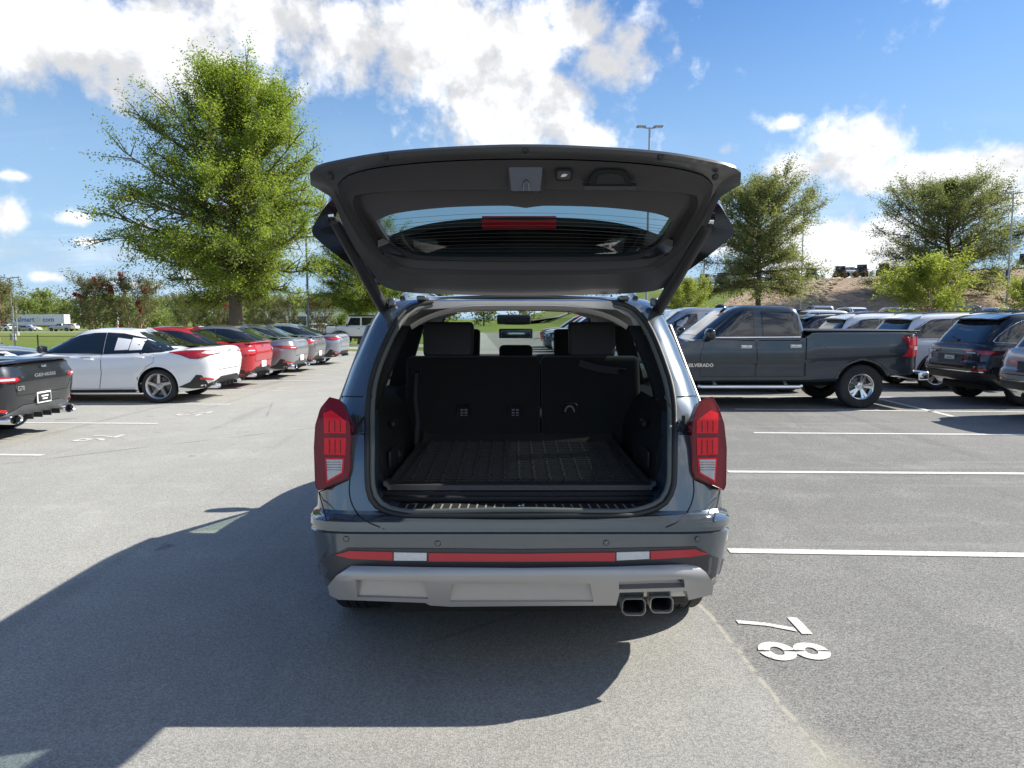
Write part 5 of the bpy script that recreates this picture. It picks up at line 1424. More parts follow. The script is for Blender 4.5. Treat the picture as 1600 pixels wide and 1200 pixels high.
def pickup(name, label, P, loc, rz, detailed=True, group=None):
    s = TRK; root = thing(name, label, 'pickup truck', loc, rz, group)
    me, sk = make_body(s, [P, M_SEAM]); link('body', me, root)
    add_wheels(root, s, 'chrome_5s', .235, .26)
    for sd in (1, -1):
        fd = [(1.18, .60), (1.18, 1.0), (1.10, 1.265), (.19, 1.285), (.16, .9), (.20, .60)]
        rd = [(.17, .60), (.135, .9), (.165, 1.285), (-.66, 1.29), (-.70, 1.1), (-.70, .60)]
        door(root, sk, fd, sd, P, (.35, 1.14), M_CHROME); door(root, sk, rd, sd, P, (-.55, 1.15), M_CHROME)
        side_window(root, sk, [(1.05, 1.33), (.80, 1.52), (.60, 1.66), (.42, 1.735), (.20, 1.755), (.20, 1.33)], sd)
        side_window(root, sk, [(.02, 1.33), (.02, 1.755), (-.55, 1.745), (-.62, 1.70), (-.62, 1.37)], sd)
        sk.panel('waist_moulding', [(1.10, 1.297), (-.66, 1.307), (-.66, 1.322), (1.08, 1.312)], 'side', M_CHROME, root, off=.010, side=sd, res=.09)
        sk.panel('bed_gap', [(-.745, .60), (-.725, .60), (-.735, 1.38), (-.755, 1.38)], 'side', M_SEAM, root, off=.002, side=sd, res=.08)
        # crease on the flanks, wheel-arch lips
        for x in s['axles']:
            Ra = s['R'] + .085; arc = [(x + (Ra + .004) * math.cos(a), .397 + (Ra + .004) * math.sin(a)) for a in np.linspace(.33, PI - .33, 24)] + [(x + (Ra + .045) * math.cos(a), .397 + (Ra + .05) * math.sin(a)) for a in np.linspace(PI - .33, .33, 24)]
            sk.panel('arch_lip', arc, 'side', P, root, off=.012, side=sd, res=.05, depth=.02)
        b = MB(); b.tube([(1.22, sd * 1.0, .42), (1.16, sd * 1.02, .405), (-.62, sd * 1.02, .405), (-.68, sd * 1.0, .42)], .04, 12)
        for x in (.9, -.4): b.bar((x, sd * .9, .5), (x, sd * 1.0, .41), .06, .03)
        b.build('side_step', M_CHROME, root)
        wing_mirror(root, sk, 1.02, 1.30, sd, M_GLOSSBLK, 1.25)
        tl = sk.panel('tail_light', [(sd * .80, .96), (sd * .80, 1.32), (sd * .985, 1.32), (sd * .985, .96)][::sd], 'rear', M_RED, root, off=.012, res=.06, depth=.02)
        sk.panel('lamp_wrap', [(-2.84, .96), (-2.84, 1.32), (-2.66, 1.32), (-2.67, 1.22), (-2.67, .98)], 'side', M_RED, tl, off=.010, side=sd, res=.06, depth=.012)
        sk.panel('reversing_lens', rect(sd * .89, 1.11, .13, .06, .01), 'rear', M_CLEAR, tl, off=.016, res=.06)
        sk.panel('headlight', [(sd * .95, .86), (sd * .95, 1.04), (sd * .58, 1.04), (sd * .58, .90)][::sd], 'front', M_CLEAR, root, off=.008, res=.06)
        if sd > 0: sk.panel('flank_crease', [(-1.05, 1.05), (-1.15, 1.10), (-1.08, 1.18), (-.9, 1.19), (-.9, 1.175), (-1.06, 1.16), (-1.12, 1.11), (-1.02, 1.06)], 'side', P, root, off=.008, side=sd, res=.06)
    if detailed:
        loc_, n, fi = sk.hit('side', 1.0, .80, 1)
        text_mesh('door_lettering', 'SILVERADO', .085, M_CHROME, root, (1.17, loc_.y + .012, .80), (PI / 2, 0, PI), .004, bold=.003, sx=1.05)
    sk.panel('windscreen', [(-.70, 1.34), (.70, 1.34), (.64, 1.60), (.58, 1.80), (-.58, 1.80), (-.64, 1.60)], 'front', M_DGLASS, root, off=.006, res=.07)
    sk.panel('rear_window', [(-.66, 1.42), (.66, 1.42), (.62, 1.74), (-.62, 1.74)], 'rear', M_DGLASS, root, off=.008, res=.08)
    b = MB(); b.box((-1.80, 0, 1.425), (2.08, 1.88, .03), .012); b.build('bed_cover', M_BLACK, root)
    b = MB(); b.box((-2.93, 0, .60), (.20, 1.96, .17), .035); b.build('rear_bumper', M_CHROME, root)
    b = MB(); b.box((-2.96, 0, .70), (.16, .9, .02), .006); b.build('bumper_step', M_BLACK, root)
    b = MB(); b.tube([(-2.9, 0, .45), (-3.02, 0, .45)], .04, 10); b.box((0, 0, .46), (4.8, 1.1, .14), .03); b.tube([(-1.8, -.8, .40), (-1.8, .8, .40)], .06, 10); b.build('chassis', M_SEAM, root)
    sk.panel('tailgate_panel', [(-.74, .74), (.74, .74), (.74, 1.37), (-.74, 1.37)], 'rear', P, root, off=.006, res=.08)
    sk.panel('grille', [(-.56, .72), (.56, .72), (.56, 1.04), (-.56, 1.04)], 'front', M_BLACK, root, off=.008, res=.08)
    b = MB(); b.box((2.93, 0, .56), (.20, 1.9, .20), .05); b.build('front_bumper', M_CHROME, root)
    sk.panel('windscreen_sticker', [(.50, 1.70), (.38, 1.70), (.38, 1.76), (.50, 1.76)], 'front', pmat('orange_sticker', (.65, .30, .04), .6, var=.08), root, off=.012, res=.06)
    ca = MB(); ca.lathe([(0, 1.93), (.03, 1.925), (.06, 1.90), (.08, 1.86)], 16, 'Z', M=Matrix.Translation((.55, 0, 0)) @ Matrix.Diagonal((1.6, 1, 1, 1))); ca.build('roof_aerial', M_GLOSSBLK, root)
    return root

# ------------------------------------------------------------------ estate-bodied SUVs
def suv_spec(**k):
    d = dict(tail=-2.42, nose=2.46, W=1.97, R=0.385, axles=(-1.42, 1.50), nr=9, nf=4, crown=.03, gap=.06,
             deck=[(-2.42, 1.16), (-1, 1.13), (0, 1.10), (1.2, 1.09), (1.5, 1.07), (2.1, 1.0), (2.46, .90)],
             sill=[(-2.42, .48), (-2.1, .40), (-1.8, .30), (0, .26), (2, .28), (2.46, .36)],
             sect=[(0, .06, .08, .16), (.06, .03, .04, .08), (.18, .012, .01, .025), (.36, 0, 0, 0), (.5, .003, 0, .012), (.56, .004, 0, .05), (.70, .006, .01, .055), (.84, .014, .03, .075), (.93, .03, .07, .10), (1.0, .06, .14, .14)],
             cab=dict(rear=(-2.28, -1.80), front=(1.45, .42), hw=(.91, .69), nr=8, nf=5, crown=.02, roof=[(-1.9, 1.70), (-1.4, 1.745), (-.5, 1.775), (.3, 1.76), (1.3, 1.65)]))
    d.update(k); return d
def estate(name, label, P, loc, rz, group=None, style='strip', roof=None, plate=True, wheel='twotone_5s', lite=False):
    s = suv_spec(); root = thing(name, label, 'SUV', loc, rz, group)
    me, sk = make_body(s, [P, M_SEAM]); link('body', me, root)
    add_wheels(root, s, wheel, .26, .25)
    for sd in (1, -1):
        door(root, sk, [(1.10, .42), (1.10, .9), (1.04, 1.10), (-.20, 1.12), (-.22, .6), (-.16, .40)], sd, P, (-.02, 1.0), None)
        door(root, sk, [(-.175, .40), (-.235, .6), (-.215, 1.12), (-1.18, 1.13), (-1.16, .96), (-1.03, .84), (-.95, .65), (-.93, .42)], sd, P, (-1.02, 1.02), None)
        for q in ([(1.12, 1.17), (.62, 1.45), (.34, 1.605), (-.12, 1.635), (-.14, 1.17)], [(-.20, 1.17), (-.19, 1.637), (-1.0, 1.62), (-1.12, 1.19)], [(-1.17, 1.19), (-1.06, 1.618), (-1.50, 1.585), (-1.90, 1.36), (-2.03, 1.225)]):
            side_window(root, sk, q, sd)
        mp = [(-.2, 1.165), (-1.2, 1.18), (-2.06, 1.205), (-2.08, 1.225), (-1.93, 1.375), (-1.53, 1.605), (-1.0, 1.645), (-.2, 1.66), (.34, 1.63)]
        b = MB(); b.tube([sk.hit('side', x, z, sd)[0] + Vector((0, sd * .008, 0)) for x, z in smooth_curve(mp, 40)], .008, 6); b.build('window_moulding', M_CHROME, root)
        for x in s['axles']:
            Ra = s['R'] + .06; arc = [(x + (Ra + .002) * math.cos(a), .378 + (Ra + .002) * math.sin(a)) for a in np.linspace(.05, PI - .05, 26)] + [(x + (Ra + .055) * math.cos(a), .378 + (Ra + .055) * math.sin(a)) for a in np.linspace(PI - .05, .05, 26)]
            sk.panel('arch_lip', arc, 'side', M_BLACK if not lite else M_BLACK, root, off=.012, side=sd, res=.06, depth=.02)
        sk.panel('sill_cladding', [(1.0, .27), (1.0, .42), (-.93, .42), (-.93, .29)], 'side', M_BLACK, root, off=.010, side=sd, res=.09)
        wing_mirror(root, sk, .90, 1.10, sd, M_GLOSSBLK, 1.05)
        z = 1.0
        if style == 'strip':
            tl = sk.panel('tail_light', [(sd * a, b_) for a, b_ in ((1.20, 1.02), (1.0, 1.055), (.36, 1.05), (.36, 1.025), (.72, 1.02), (.80, .975), (1.02, .97))], 'wrap', M_DRED, root, off=.014, res=.04, depth=.012)
            sk.panel('lamp_bar', [(sd * a, b_) for a, b_ in ((1.12, 1.018), (1.0, 1.042), (.40, 1.042), (.40, 1.03), (.76, 1.026), (.84, .985), (1.02, .98))], 'wrap', M_RED, tl, off=.018, res=.04)
            sk.panel('reversing_lens', [(sd * a, b_) for a, b_ in ((.46, 1.016), (.70, 1.012), (.74, .985), (.48, .99))], 'wrap', M_CLEAR, tl, off=.018, res=.04)
        else:
            tl = sk.panel('tail_light', [(sd * a, b_) for a, b_ in ((1.16, .90), (1.12, 1.13), (.80, 1.12), (.78, 1.02), (.98, .88))], 'wrap', M_RED, root, off=.014, res=.04, depth=.012)
            sk.panel('reversing_lens', rect(sd * .90, 1.03, .16, .03, .006), 'wrap', M_CLEAR, tl, off=.018, res=.05)
        sk.panel('reflector', [(sd * a, b_) for a, b_ in ((.96, .67), (.96, .715), (.66, .69), (.66, .66))], 'wrap', M_RED, root, off=.012, res=.05)
        sk.panel('headlight', [(sd * .92, .86), (sd * .90, .95), (sd * .5, .94), (sd * .5, .89)][::sd], 'front', M_CLEAR, root, off=.006, res=.06)
        r_ = MB(); r_.tube([(x, sd * .60, 1.745 + .03 * (1 - ((x + .6) / 1.1) ** 2) + .035 * (1 - abs((x + .62) / 1.02) ** 6)) for x in np.linspace(-1.62, .38, 14)], .014, 8); r_.build('roof_rail', M_GLOSSBLK, root)
    rw = sk.panel('rear_window', [(-.74, 1.19), (.74, 1.19), (.70, 1.40), (.60, 1.62), (-.60, 1.62), (-.70, 1.40)], 'rear', M_DGLASS, root, off=.008, res=.06)
    b = MB(); p0 = sk.hit('rear', 0, 1.22)[0]; p1 = sk.hit('rear', .28, 1.30)[0]; b.bar(p0 + Vector((-.03, 0, 0)), p1 + Vector((-.03, 0, 0)), .02, .02); b.lathe([(0, -.02), (.03, -.02), (.03, .02), (0, .02)], 12, 'X', M=Matrix.Translation(p0)); b.build('rear_wiper', M_BLACK, root)
    b = MB(); b.loft([[(-2.02 + .07 * abs(t) ** 3, t * .66, 1.66 - .02 * t * t), (-1.70, t * .68, 1.735 - .02 * t * t), (-1.70, t * .68, 1.69 - .02 * t * t), (-2.0 + .07 * abs(t) ** 3, t * .66, 1.635 - .02 * t * t)] for t in np.linspace(-1, 1, 15)], cap0=True, cap1=True); b.build('rear_spoiler', P, root, 50)
    sk.panel('windscreen', [(-.68, 1.15), (.68, 1.15), (.60, 1.45), (.54, 1.66), (-.54, 1.66), (-.60, 1.45)], 'front', M_DGLASS, root, off=.006, res=.07)
    sk.panel('lower_bumper', [(-1.05, .49), (1.05, .49), (1.15, .56), (1.1, .62), (-1.1, .62), (-1.15, .56)], 'wrap', M_BLACK, root, off=.010, res=.07)
    sk.panel('bumper_moulding', [(-.92, .640), (.92, .640), (.92, .656), (-.92, .656)], 'wrap', M_CHROME, root, off=.012, res=.07)
    for q in ribbon([(-.80, 1.17), (-.78, .80), (-.70, .735), (.70, .735), (.78, .80), (.80, 1.17)], .012, False): sk.panel('tailgate_gap', q, 'rear', M_SEAM, root, off=.002, res=.12, depth=.003)
    sk.panel('plate_recess', [(-.36, .78), (.36, .78), (.40, .96), (-.40, .96)], 'rear', M_BLACK, root, off=.004, res=.08)
    if plate: number_plate(root, sk, 0, .865, pmat('green_plate_edge', (.22, .25, .12), .5, var=.1), M_WHITEPLATE, .32, .16)
    b = MB(); b.box((0, 0, .34), (4.2, 1.3, .12), .03); b.tube([(-1.42, -.8, .385), (-1.42, .8, .385)], .05, 10); b.build('underbody', M_SEAM, root)
    sk.panel('grille', [(-.52, .74), (.52, .74), (.56, .92), (-.56, .92)], 'front', M_BLACK, root, off=.006, res=.08)
    return root

# ------------------------------------------------------------------ boxy off-roader
def offroader(name, label, P, loc, rz, top=None, group=None, simple=False):
    root = thing(name, label, 'off-road car', loc, rz, group)
    T = top or P
    b = MB(); b.box((-.15, 0, .86), (3.2, 1.52, .62), .05); b.box((1.55, 0, .90), (1.15, 1.36, .48), .06); b.build('body', P, root)
    # tub sides, cab with sloping pillars
    c = MB(); c.loft([[(.98, s * 0 - .72, 1.17), (.98, .72, 1.17), (.70, .66, 1.76), (.70, -.66, 1.76)], [(-1.68, -.74, 1.17), (-1.68, .74, 1.17), (-1.64, .67, 1.78), (-1.64, -.67, 1.78)]] if 0 else [[(.98, -.72, 1.17), (.98, .72, 1.17), (-1.68, .74, 1.17), (-1.68, -.74, 1.17)], [(.72, -.67, 1.74), (.72, .67, 1.74), (-1.64, .67, 1.76), (-1.64, -.67, 1.76)]], cap0=True, cap1=True); c.build('cab', P, root)
    r = MB(); r.box((-.48, 0, 1.80), (2.42, 1.40, .09), .03); r.build('roof', T, root)
    sp = dict(R=.40, W=1.86, axles=(-1.22, 1.28), tuck=0.0)
    add_wheels(root, sp, 'dark_5', .22, .27)
    for sd in (1, -1):
        f = MB()
        for x in sp['axles']:
            f.loft([[(x + .56 * math.cos(a), sd * .72, .44 + .48 * math.sin(a)), (x + .56 * math.cos(a), sd * .93, .43 + .47 * math.sin(a)), (x + .51 * math.cos(a), sd * .93, .42 + .43 * math.sin(a)), (x + .51 * math.cos(a), sd * .72, .43 + .43 * math.sin(a))] for a in np.linspace(.15, PI - .15, 12)], cap0=True, cap1=True)
        f.build('wheel_flare', M_BLACK, root)
        for x0, x1, zt in ((.80, .02, 1.68), (-.08, -.78, 1.70), (-.90, -1.60, 1.70)):
            def sy(z): return sd * (.722 - (z - 1.17) * .09 + .012)
            xa = .60 if x0 > .5 else x0
            w = MB(); w.loft([[(x0, sy(1.22), 1.22), (x1, sy(1.22), 1.22), (x1, sy(zt), zt), (xa, sy(zt), zt)], [(x0, sy(1.22) - sd * .03, 1.22), (x1, sy(1.22) - sd * .03, 1.22), (x1, sy(zt) - sd * .03, zt), (xa, sy(zt) - sd * .03, zt)]], cap0=True, cap1=True); w.build('window', M_DGLASS, root)
        for x0, x1 in ((.86, -.02), (-.06, -.84)):
            d = MB(); d.box(((x0 + x1) / 2, sd * .765, .86), (x0 - x1, .02, .58), .006); dd = d.build('door', P, root)
            h = MB(); h.box((x1 + .12, sd * .785, 1.02), (.14, .03, .03), .008); h.build('door_handle', M_BLACK, dd)
        m = MB(); m.box((.78, sd * .88, 1.24), (.10, .18, .16), .03); m.build('wing_mirror', M_BLACK, root)
        t = MB(); t.box((-1.76, sd * .64, .98), (.05, .16, .20), .01); t.build('tail_light', M_RED, root)
        h = MB(); h.lathe([(0, 2.145), (.08, 2.14), (.09, 2.12), (.09, 2.08)], 20, 'X', M=Matrix.Translation((0, sd * .48, .96))); h.build('headlight', M_CLEAR, root)
        st = MB(); st.box((0, sd * .80, .46), (1.5, .10, .07), .02); st.build('side_step', M_BLACK, root)
    w = MB(); w.loft([[(.985, -.66, 1.21), (.985, .66, 1.21), (.745, .62, 1.70), (.745, -.62, 1.70)], [(.95, -.66, 1.21), (.95, .66, 1.21), (.71, .62, 1.70), (.71, -.62, 1.70)]], cap0=True, cap1=True); w.build('windscreen', M_DGLASS, root)
    w = MB(); w.box((-1.68, 0, 1.48), (.03, 1.2, .42), .004); w.build('rear_window', M_DGLASS, root)
    ms = wheel_meshes(.39, .22, .25, 'dark_5'); o = link('spare_wheel', ms[0], root); o.location = (-1.90, 0, 1.05); o.rotation_euler = (0, 0, PI / 2); link('tyre', ms[1], o); link('rim', ms[2], o)
    b = MB(); b.box((-1.86, 0, .60), (.16, 1.6, .18), .04); b.build('rear_bumper', M_BLACK, root)
    b = MB(); b.box((2.22, 0, .62), (.18, 1.7, .18), .04); b.box((0, 0, .50), (3.6, .9, .14), .02); b.build('front_bumper', M_BLACK, root)
    g_ = MB()
    for i in range(7): g_.box((2.132, (i - 3) * .09, .94), (.02, .05, .26), .004)
    tag(g_.build('grille_slots', M_BLACK, root), kind='stuff')
    return root

JGREY = paint('graphite', (0.018, 0.021, 0.028), metal=0.6, rough=0.25)
SILV2 = paint('bright_silver', (0.42, 0.43, 0.44), metal=0.7)
WHITE2 = paint('cool_white', (0.80, 0.81, 0.83), metal=0.0, rough=0.25, flake=0.02)
BLACKP = paint('black', (0.012, 0.012, 0.014), metal=0.3, rough=0.2)
JEEPW = paint('off_white', (0.62, 0.64, 0.66), metal=0.0, flake=0.02)
NAVYP = paint('navy', (0.02, 0.035, 0.08), metal=0.5)
truck = pickup('pickup_truck', 'dark blue-grey crew-cab pickup with a black bed cover, side-on right of the open SUV', TRUCKP, (4.62, 13.95, 0), PI)
G_R = 'SUVs parked nose-out in the right-hand row'
dk = estate('suv', 'dark grey SUV with red light strip and dealer plate, right of the pickup', JGREY, (11.1, 14.2, 0), R(1.5), group=G_R)
sv = estate('suv', 'silver SUV cut off by the right picture edge', SILV2, (10.68, 11.3, 0), R(1), group=G_R, style='block')
wh = estate('suv', 'white SUV with black tail window, behind the pickup bed beside the dark grey SUV', WHITE2, (11.2, 17.3, 0), R(1), group=G_R, style='block', plate=False)
copy_thing(wh, (11.0, 20.1, 0), R(0), 'farther white SUV behind the pickup bed, its tail left of the nearer one', G_R)
copy_thing(wh, (11.1, 23.0, 0), R(1), 'black SUV between the pickup cab and the white SUVs', G_R, repaint=(WHITE2, BLACKP))
jw = offroader('off_road_car', 'white four-door off-roader with a dark soft top, side-on at the end of the left row', JEEPW, (-9.2, 44.0, 0), PI, top=M_BLACK)
# ------------------------------------------------------------------ far cars: one light build per kind, then copies
def far_build(name, kind, P):
    root = thing(name, 'x', 'car', (0, 0, 0), 0)
    if kind == 'saloon': s = dict(SED); s['M'] = 28
    elif kind == 'pickup': s = dict(TRK); s['M'] = 28
    else: s = suv_spec(M=28)
    me, sk = make_body(s, [P, M_SEAM], smooth=40); link('body', me, root)
    for x in s['axles']:
        for sd in (-1, 1):
            b = MB(); r = s['R']; b.lathe([(0, .02), (r * .5, .03), (r * .62, .07), (r * .7, .10), (r * .97, .09), (r, .05), (r, -.10), (0, -.1)], 20)
            for i in range(5):
                a = 2 * PI * i / 5; b.mat(1).bar((0, .055, 0), (math.cos(a) * r * .62, .075, math.sin(a) * r * .62), .05, .03)
            b.mi = [m for m in b.mi]
            o = b.build('wheel', [M_TYRE, M_ALLOY], root); o.location = (x, sd * (s['W'] / 2 - .13), r); o.rotation_euler = (0, 0, 0 if sd > 0 else PI)
    W = {'saloon': [[(1.00, .99), (.60, 1.16), (.24, 1.295), (-.05, 1.345), (-.26, 1.35), (-.28, .985)], [(-.34, .985), (-.32, 1.352), (-.62, 1.335), (-1.02, 1.25), (-1.60, 1.045), (-1.1, .995)]],
         'pickup': [[(1.05, 1.33), (.80, 1.52), (.42, 1.735), (.20, 1.755), (.20, 1.33)], [(.02, 1.33), (.02, 1.755), (-.55, 1.745), (-.62, 1.37)]],
         'estate': [[(1.12, 1.17), (.62, 1.45), (.34, 1.605), (-.12, 1.635), (-.14, 1.17)], [(-.20, 1.17), (-.19, 1.637), (-1.0, 1.62), (-1.12, 1.19)], [(-1.17, 1.19), (-1.06, 1.618), (-1.50, 1.585), (-2.03, 1.225)]]}[kind]
    zz = {'saloon': ((1.10, 1.375), .58, .50, (1.02, 1.38)), 'pickup': ((1.42, 1.74), .66, .62, (1.36, 1.80)), 'estate': ((1.19, 1.62), .74, .60, (1.15, 1.66))}[kind]
    for sd in (1, -1):
        for q in W: sk.panel('window', q, 'side', M_DGLASS, root, off=.008, side=sd, res=.2)
        zl = {'saloon': .92, 'pickup': 1.14, 'estate': 1.0}[kind]
        sk.panel('tail_light', rect(sd * .80, zl, .20, .13 if kind != 'pickup' else .32), 'rear', M_RED, root, off=.012, res=.2)
        sk.panel('headlight', rect(sd * .70, zl - .12, .26, .10), 'front', M_CLEAR, root, off=.012, res=.2)
    (z0, z1), a, b_, (f0, f1) = zz
    sk.panel('rear_window', [(-a, z0), (a, z0), (b_, z1), (-b_, z1)], 'rear', M_DGLASS, root, off=.01, res=.2)
    sk.panel('windscreen', [(-a, f0), (a, f0), (b_, f1), (-b_, f1)], 'front', M_DGLASS, root, off=.01, res=.2)
    sk.panel('grille', rect(0, .62 if kind == 'saloon' else .82, .9, .22), 'front', M_BLACK, root, off=.01, res=.2)
    return root, P
FARW = paint('far_white', (.70, .72, .74), metal=0.0, flake=.02)
proto = {}
def far_car(kind, loc, rz, label, P, group, cat='car'):
    z = terrain_z(loc[0], loc[1])
    nm = {'saloon': 'saloon_car', 'pickup': 'pickup_truck', 'estate': 'suv'}[kind]
    if kind not in proto:
        o, p0 = far_build(nm, kind, FARW); proto[kind] = (o, p0)
        o.location = (*loc, z + .006); o.rotation_euler = (0, 0, rz); o['label'] = label; o['group'] = group; o['category'] = cat
        for x in [c for c in COL.objects if c.parent is o]:
            for sl in x.material_slots:
                if sl.material is FARW: sl.link = 'OBJECT'; sl.material = P
        o['label'] = label
        return o
    o, p0 = proto[kind]
    c = copy_tree(o, None, TBL.setdefault(kind, {o.name: [x for x in COL.objects if x.parent is o]}))
    c.location = (*loc, z + .006); c.rotation_euler = (0, 0, rz); c['label'] = label; c['group'] = group; c['category'] = cat
    for x in COL.objects[-len(TBL[kind][o.name]):] if False else list(COL.objects):
        if x.parent is c:
            for sl in x.material_slots:
                if sl.link == 'OBJECT' or sl.material is FARW: sl.link = 'OBJECT'; sl.material = P
    return c
TBL = {}
ORD = ['first', 'second', 'third', 'fourth', 'fifth', 'sixth', 'seventh', 'eighth', 'ninth', 'tenth', 'eleventh', 'twelfth', 'thirteenth', 'fourteenth', 'fifteenth', 'sixteenth', 'seventeenth', 'eighteenth', 'nineteenth', 'twentieth']
ORD += ['twenty-' + o for o in ORD[:9]] + ['thirtieth'] + ['thirty-' + o for o in ORD[:9]] + ['fortieth'] + ['forty-' + o for o in ORD[:9]]
rnd = random.Random(5)
G_T = 'cars parked nose to the aisle beyond the pickup'
kinds = [('pickup', SILV2, 'pale silver pickup just beyond the dark pickup, its windscreen showing left of the cab'), ('estate', BLACKP, 'black SUV two bays beyond the dark pickup'), ('saloon', WHITE2, 'white saloon three bays beyond the dark pickup'),
         ('estate', SILV2, 'silver SUV four bays beyond the dark pickup'), ('saloon', REDP, 'red saloon seen through the open SUV windscreen'), ('estate', WHITE2, 'white SUV seen through the open SUV windscreen beside the red saloon'),
         ('estate', NAVYP, 'navy SUV in the row seen through the open SUV windscreen'), ('saloon', SILVP, 'silver saloon near the far end of the aisle row'), ('estate', WHITE2, 'white SUV at the far end of the aisle row'), ('estate', REDP, 'red SUV at the far end of the aisle row')]
for i, (k, P, lb) in enumerate(kinds):
    far_car(k, ((4.3 if k == 'pickup' else 4.0) + rnd.uniform(-.15, .15), 16.75 + 2.62 * i), PI, lb, P, G_T, {'pickup': 'pickup truck', 'estate': 'SUV'}.get(k, 'car'))
G_R2 = 'SUV roofs lined up in the right-hand rows'
cols = [('silver', SILV2), ('navy', NAVYP), ('black', BLACKP), ('white', WHITE2), ('dark grey', JGREY), ('red', REDP), ('blue-silver', BLUESILVP), ('white', WHITE2)]
for i in range(9):
    nm, P = cols[i % 8]
    far_car('estate', (11.0 + rnd.uniform(-.2, .2), 25.7 + 2.62 * i), R(1), '%s SUV, %s past the white SUVs in the long right-hand row' % (nm, ORD[i]), P, G_R2, 'SUV')
for i in range(14):
    nm, P = cols[(i * 3 + 1) % 8]
    far_car('estate' if i % 3 else 'saloon', (17.6 + rnd.uniform(-.2, .2), 15.5 + 2.62 * i), PI, '%s car, %s from the near end of the second right-hand row' % (nm, ORD[i]), P, 'cars in the second right-hand row', 'car')
for i in range(16):
    nm, P = cols[(i * 5 + 2) % 8]
    far_car('estate' if i % 4 else 'pickup', (12 + 2.75 * i, 53.5), PI / 2 + (PI if i % 2 else 0), '%s roof, %s from the left in the back row below the bank' % (nm, ORD[i]), P, 'cars in the back row at the foot of the bank', 'car')
# hood of a dark car facing the left row
far_car('saloon', (-14.0, 17.6), 0, 'black saloon facing the white saloon, only its bonnet in sight at the left edge', BLACKP, 'far saloons', 'car')
# ------------------------------------------------------------------ the bank with its off-roaders
G_J = 'off-roaders parked along the top of the bank'
def hill(px, y): x = (px - 800) / CAM_F * y; return (x, y, terrain_z(x, y))
oj = None
for px, y, P, lb in ((1098, 106, JEEPW, 'white off-roader at the left end of the bank top'), (1124, 107, JGREY, 'dark off-roader left of the tall shade tree, beside the white one'), (1211, 110, BLACKP, 'black off-roader just right of the tall shade tree on the bank'), (1237, 111, NAVYP, 'dark off-roader left of the thin lamp post on the bank'),
                     (1264, 112, BLACKP, 'black off-roader right of the thin lamp post on the bank'), (1307, 113, JGREY, 'dark off-roader with a white car beside it on the bank'), (1341, 112, NAVYP, 'navy off-roader above the row of round shrubs'), (1374, 111, REDP, 'red off-roader at the right end of the bank row'), (1592, 104, JGREY, 'dark off-roader alone at the right edge of the bank')):
    x, yy, z = hill(px, y)
    if oj is None: oj = offroader('off_road_car', lb, JEEPW, (x, yy, z), PI / 2 - math.atan2(x, yy), top=M_BLACK, group=G_J)
    else: copy_thing(oj, (x, yy, z), PI / 2 - math.atan2(x, yy) + rnd.uniform(-.14, .06), lb, G_J, repaint=(JEEPW, P))
for px, y, k, P, lb in ((1146, 108, 'pickup', WHITE2, 'white pickup at the bank top, left of the tall shade tree'), (1112, 114, 'pickup', WHITE2, 'white pickup behind the white off-roader on the bank'), (1325, 116, 'estate', WHITE2, 'white SUV between two dark off-roaders on the bank'), (1164, 112, 'saloon', SILV2, 'silver car beside the tall shade tree trunk on the bank')):
    x, yy, z = hill(px, y); far_car(k, (x, yy), R(12), lb, P, 'white cars on the bank', 'car')

def slope_material():
    m = bpy.data.materials.new('pine_straw'); m.use_nodes = True
    t = m.node_tree; b = t.nodes['Principled BSDF']; h = NG(t)
    co = h.n('ShaderNodeNewGeometry').outputs['Position']
    a = h.noise(h.mapr(co, (1.0, 0.5, 1.0)), 1.8, 8, 0.72, 0.4); c2 = h.noise(co, 0.15, 5, 0.6)
    c = h.mix(h.ramp(a, 0.3, 0.72), (0.21, 0.145, 0.098), (0.44, 0.335, 0.235))
    c = h.mix(h.m('MULTIPLY', h.ramp(c2, 0.45, 0.7), 0.45), c, (0.27, 0.215, 0.16))
    c = h.mix(h.m('MULTIPLY', h.ramp(h.noise(co, 0.6, 6, 0.7), 0.62, 0.72), 0.6), c, (0.09, 0.13, 0.03))
    h.link(c, b.inputs['Base Color']); b.inputs['Roughness'].default_value = 0.95; b.inputs['Specular IOR Level'].default_value = 0.15
    bp = h.n('ShaderNodeBump'); bp.inputs['Strength'].default_value = 1.0; bp.inputs['Distance'].default_value = 0.15
    h.link(a, bp.inputs['Height']); h.link(bp.outputs[0], b.inputs['Normal'])
    return m
M_STRAW = slope_material()
sheet('mulch_slope', [(11, 58.5), (100, 54.5), (100, 93), (72, 98.5), (52, 99.3), (40, 98), (31, 90), (25, 82), (18, 70)], M_STRAW, dz=.03, res=2.5)
def rock_mesh(seed):
    b = bmesh.new(); bmesh.ops.create_icosphere(b, subdivisions=1, radius=1)
    r_ = random.Random(seed)
    for v in b.verts: v.co *= r_.uniform(.7, 1.2); v.co.z *= .6
    me = bpy.data.meshes.new('stone'); b.to_mesh(me); b.free(); return me
def riprap(path, n, seed, lab):
    mb = MB(); r_ = random.Random(seed); rk = [rock_mesh(i) for i in range(5)]
    pts = resample(path, n)
    for p in pts:
        for k in range(5):
            x, y = p[0] + r_.gauss(0, .55), p[1] + r_.gauss(0, .55); me = rk[r_.randrange(5)]; s = r_.uniform(.16, .42)
            T = Matrix.Translation((x, y, terrain_z(x, y) + .08)) @ Matrix.Rotation(r_.uniform(0, 6), 4, 'Z') @ Matrix.Scale(s, 4)
            mb.add([v.co[:] for v in me.vertices], [tuple(f.vertices) for f in me.polygons], T)
    o = mb.build('riprap', pmat('tan_stone', (.40, .32, .20), .85, var=.35, scale=3, bump=.4, bscale=20), None, 0, fix=False); tag(o, lab, 'stones', kind='stuff')
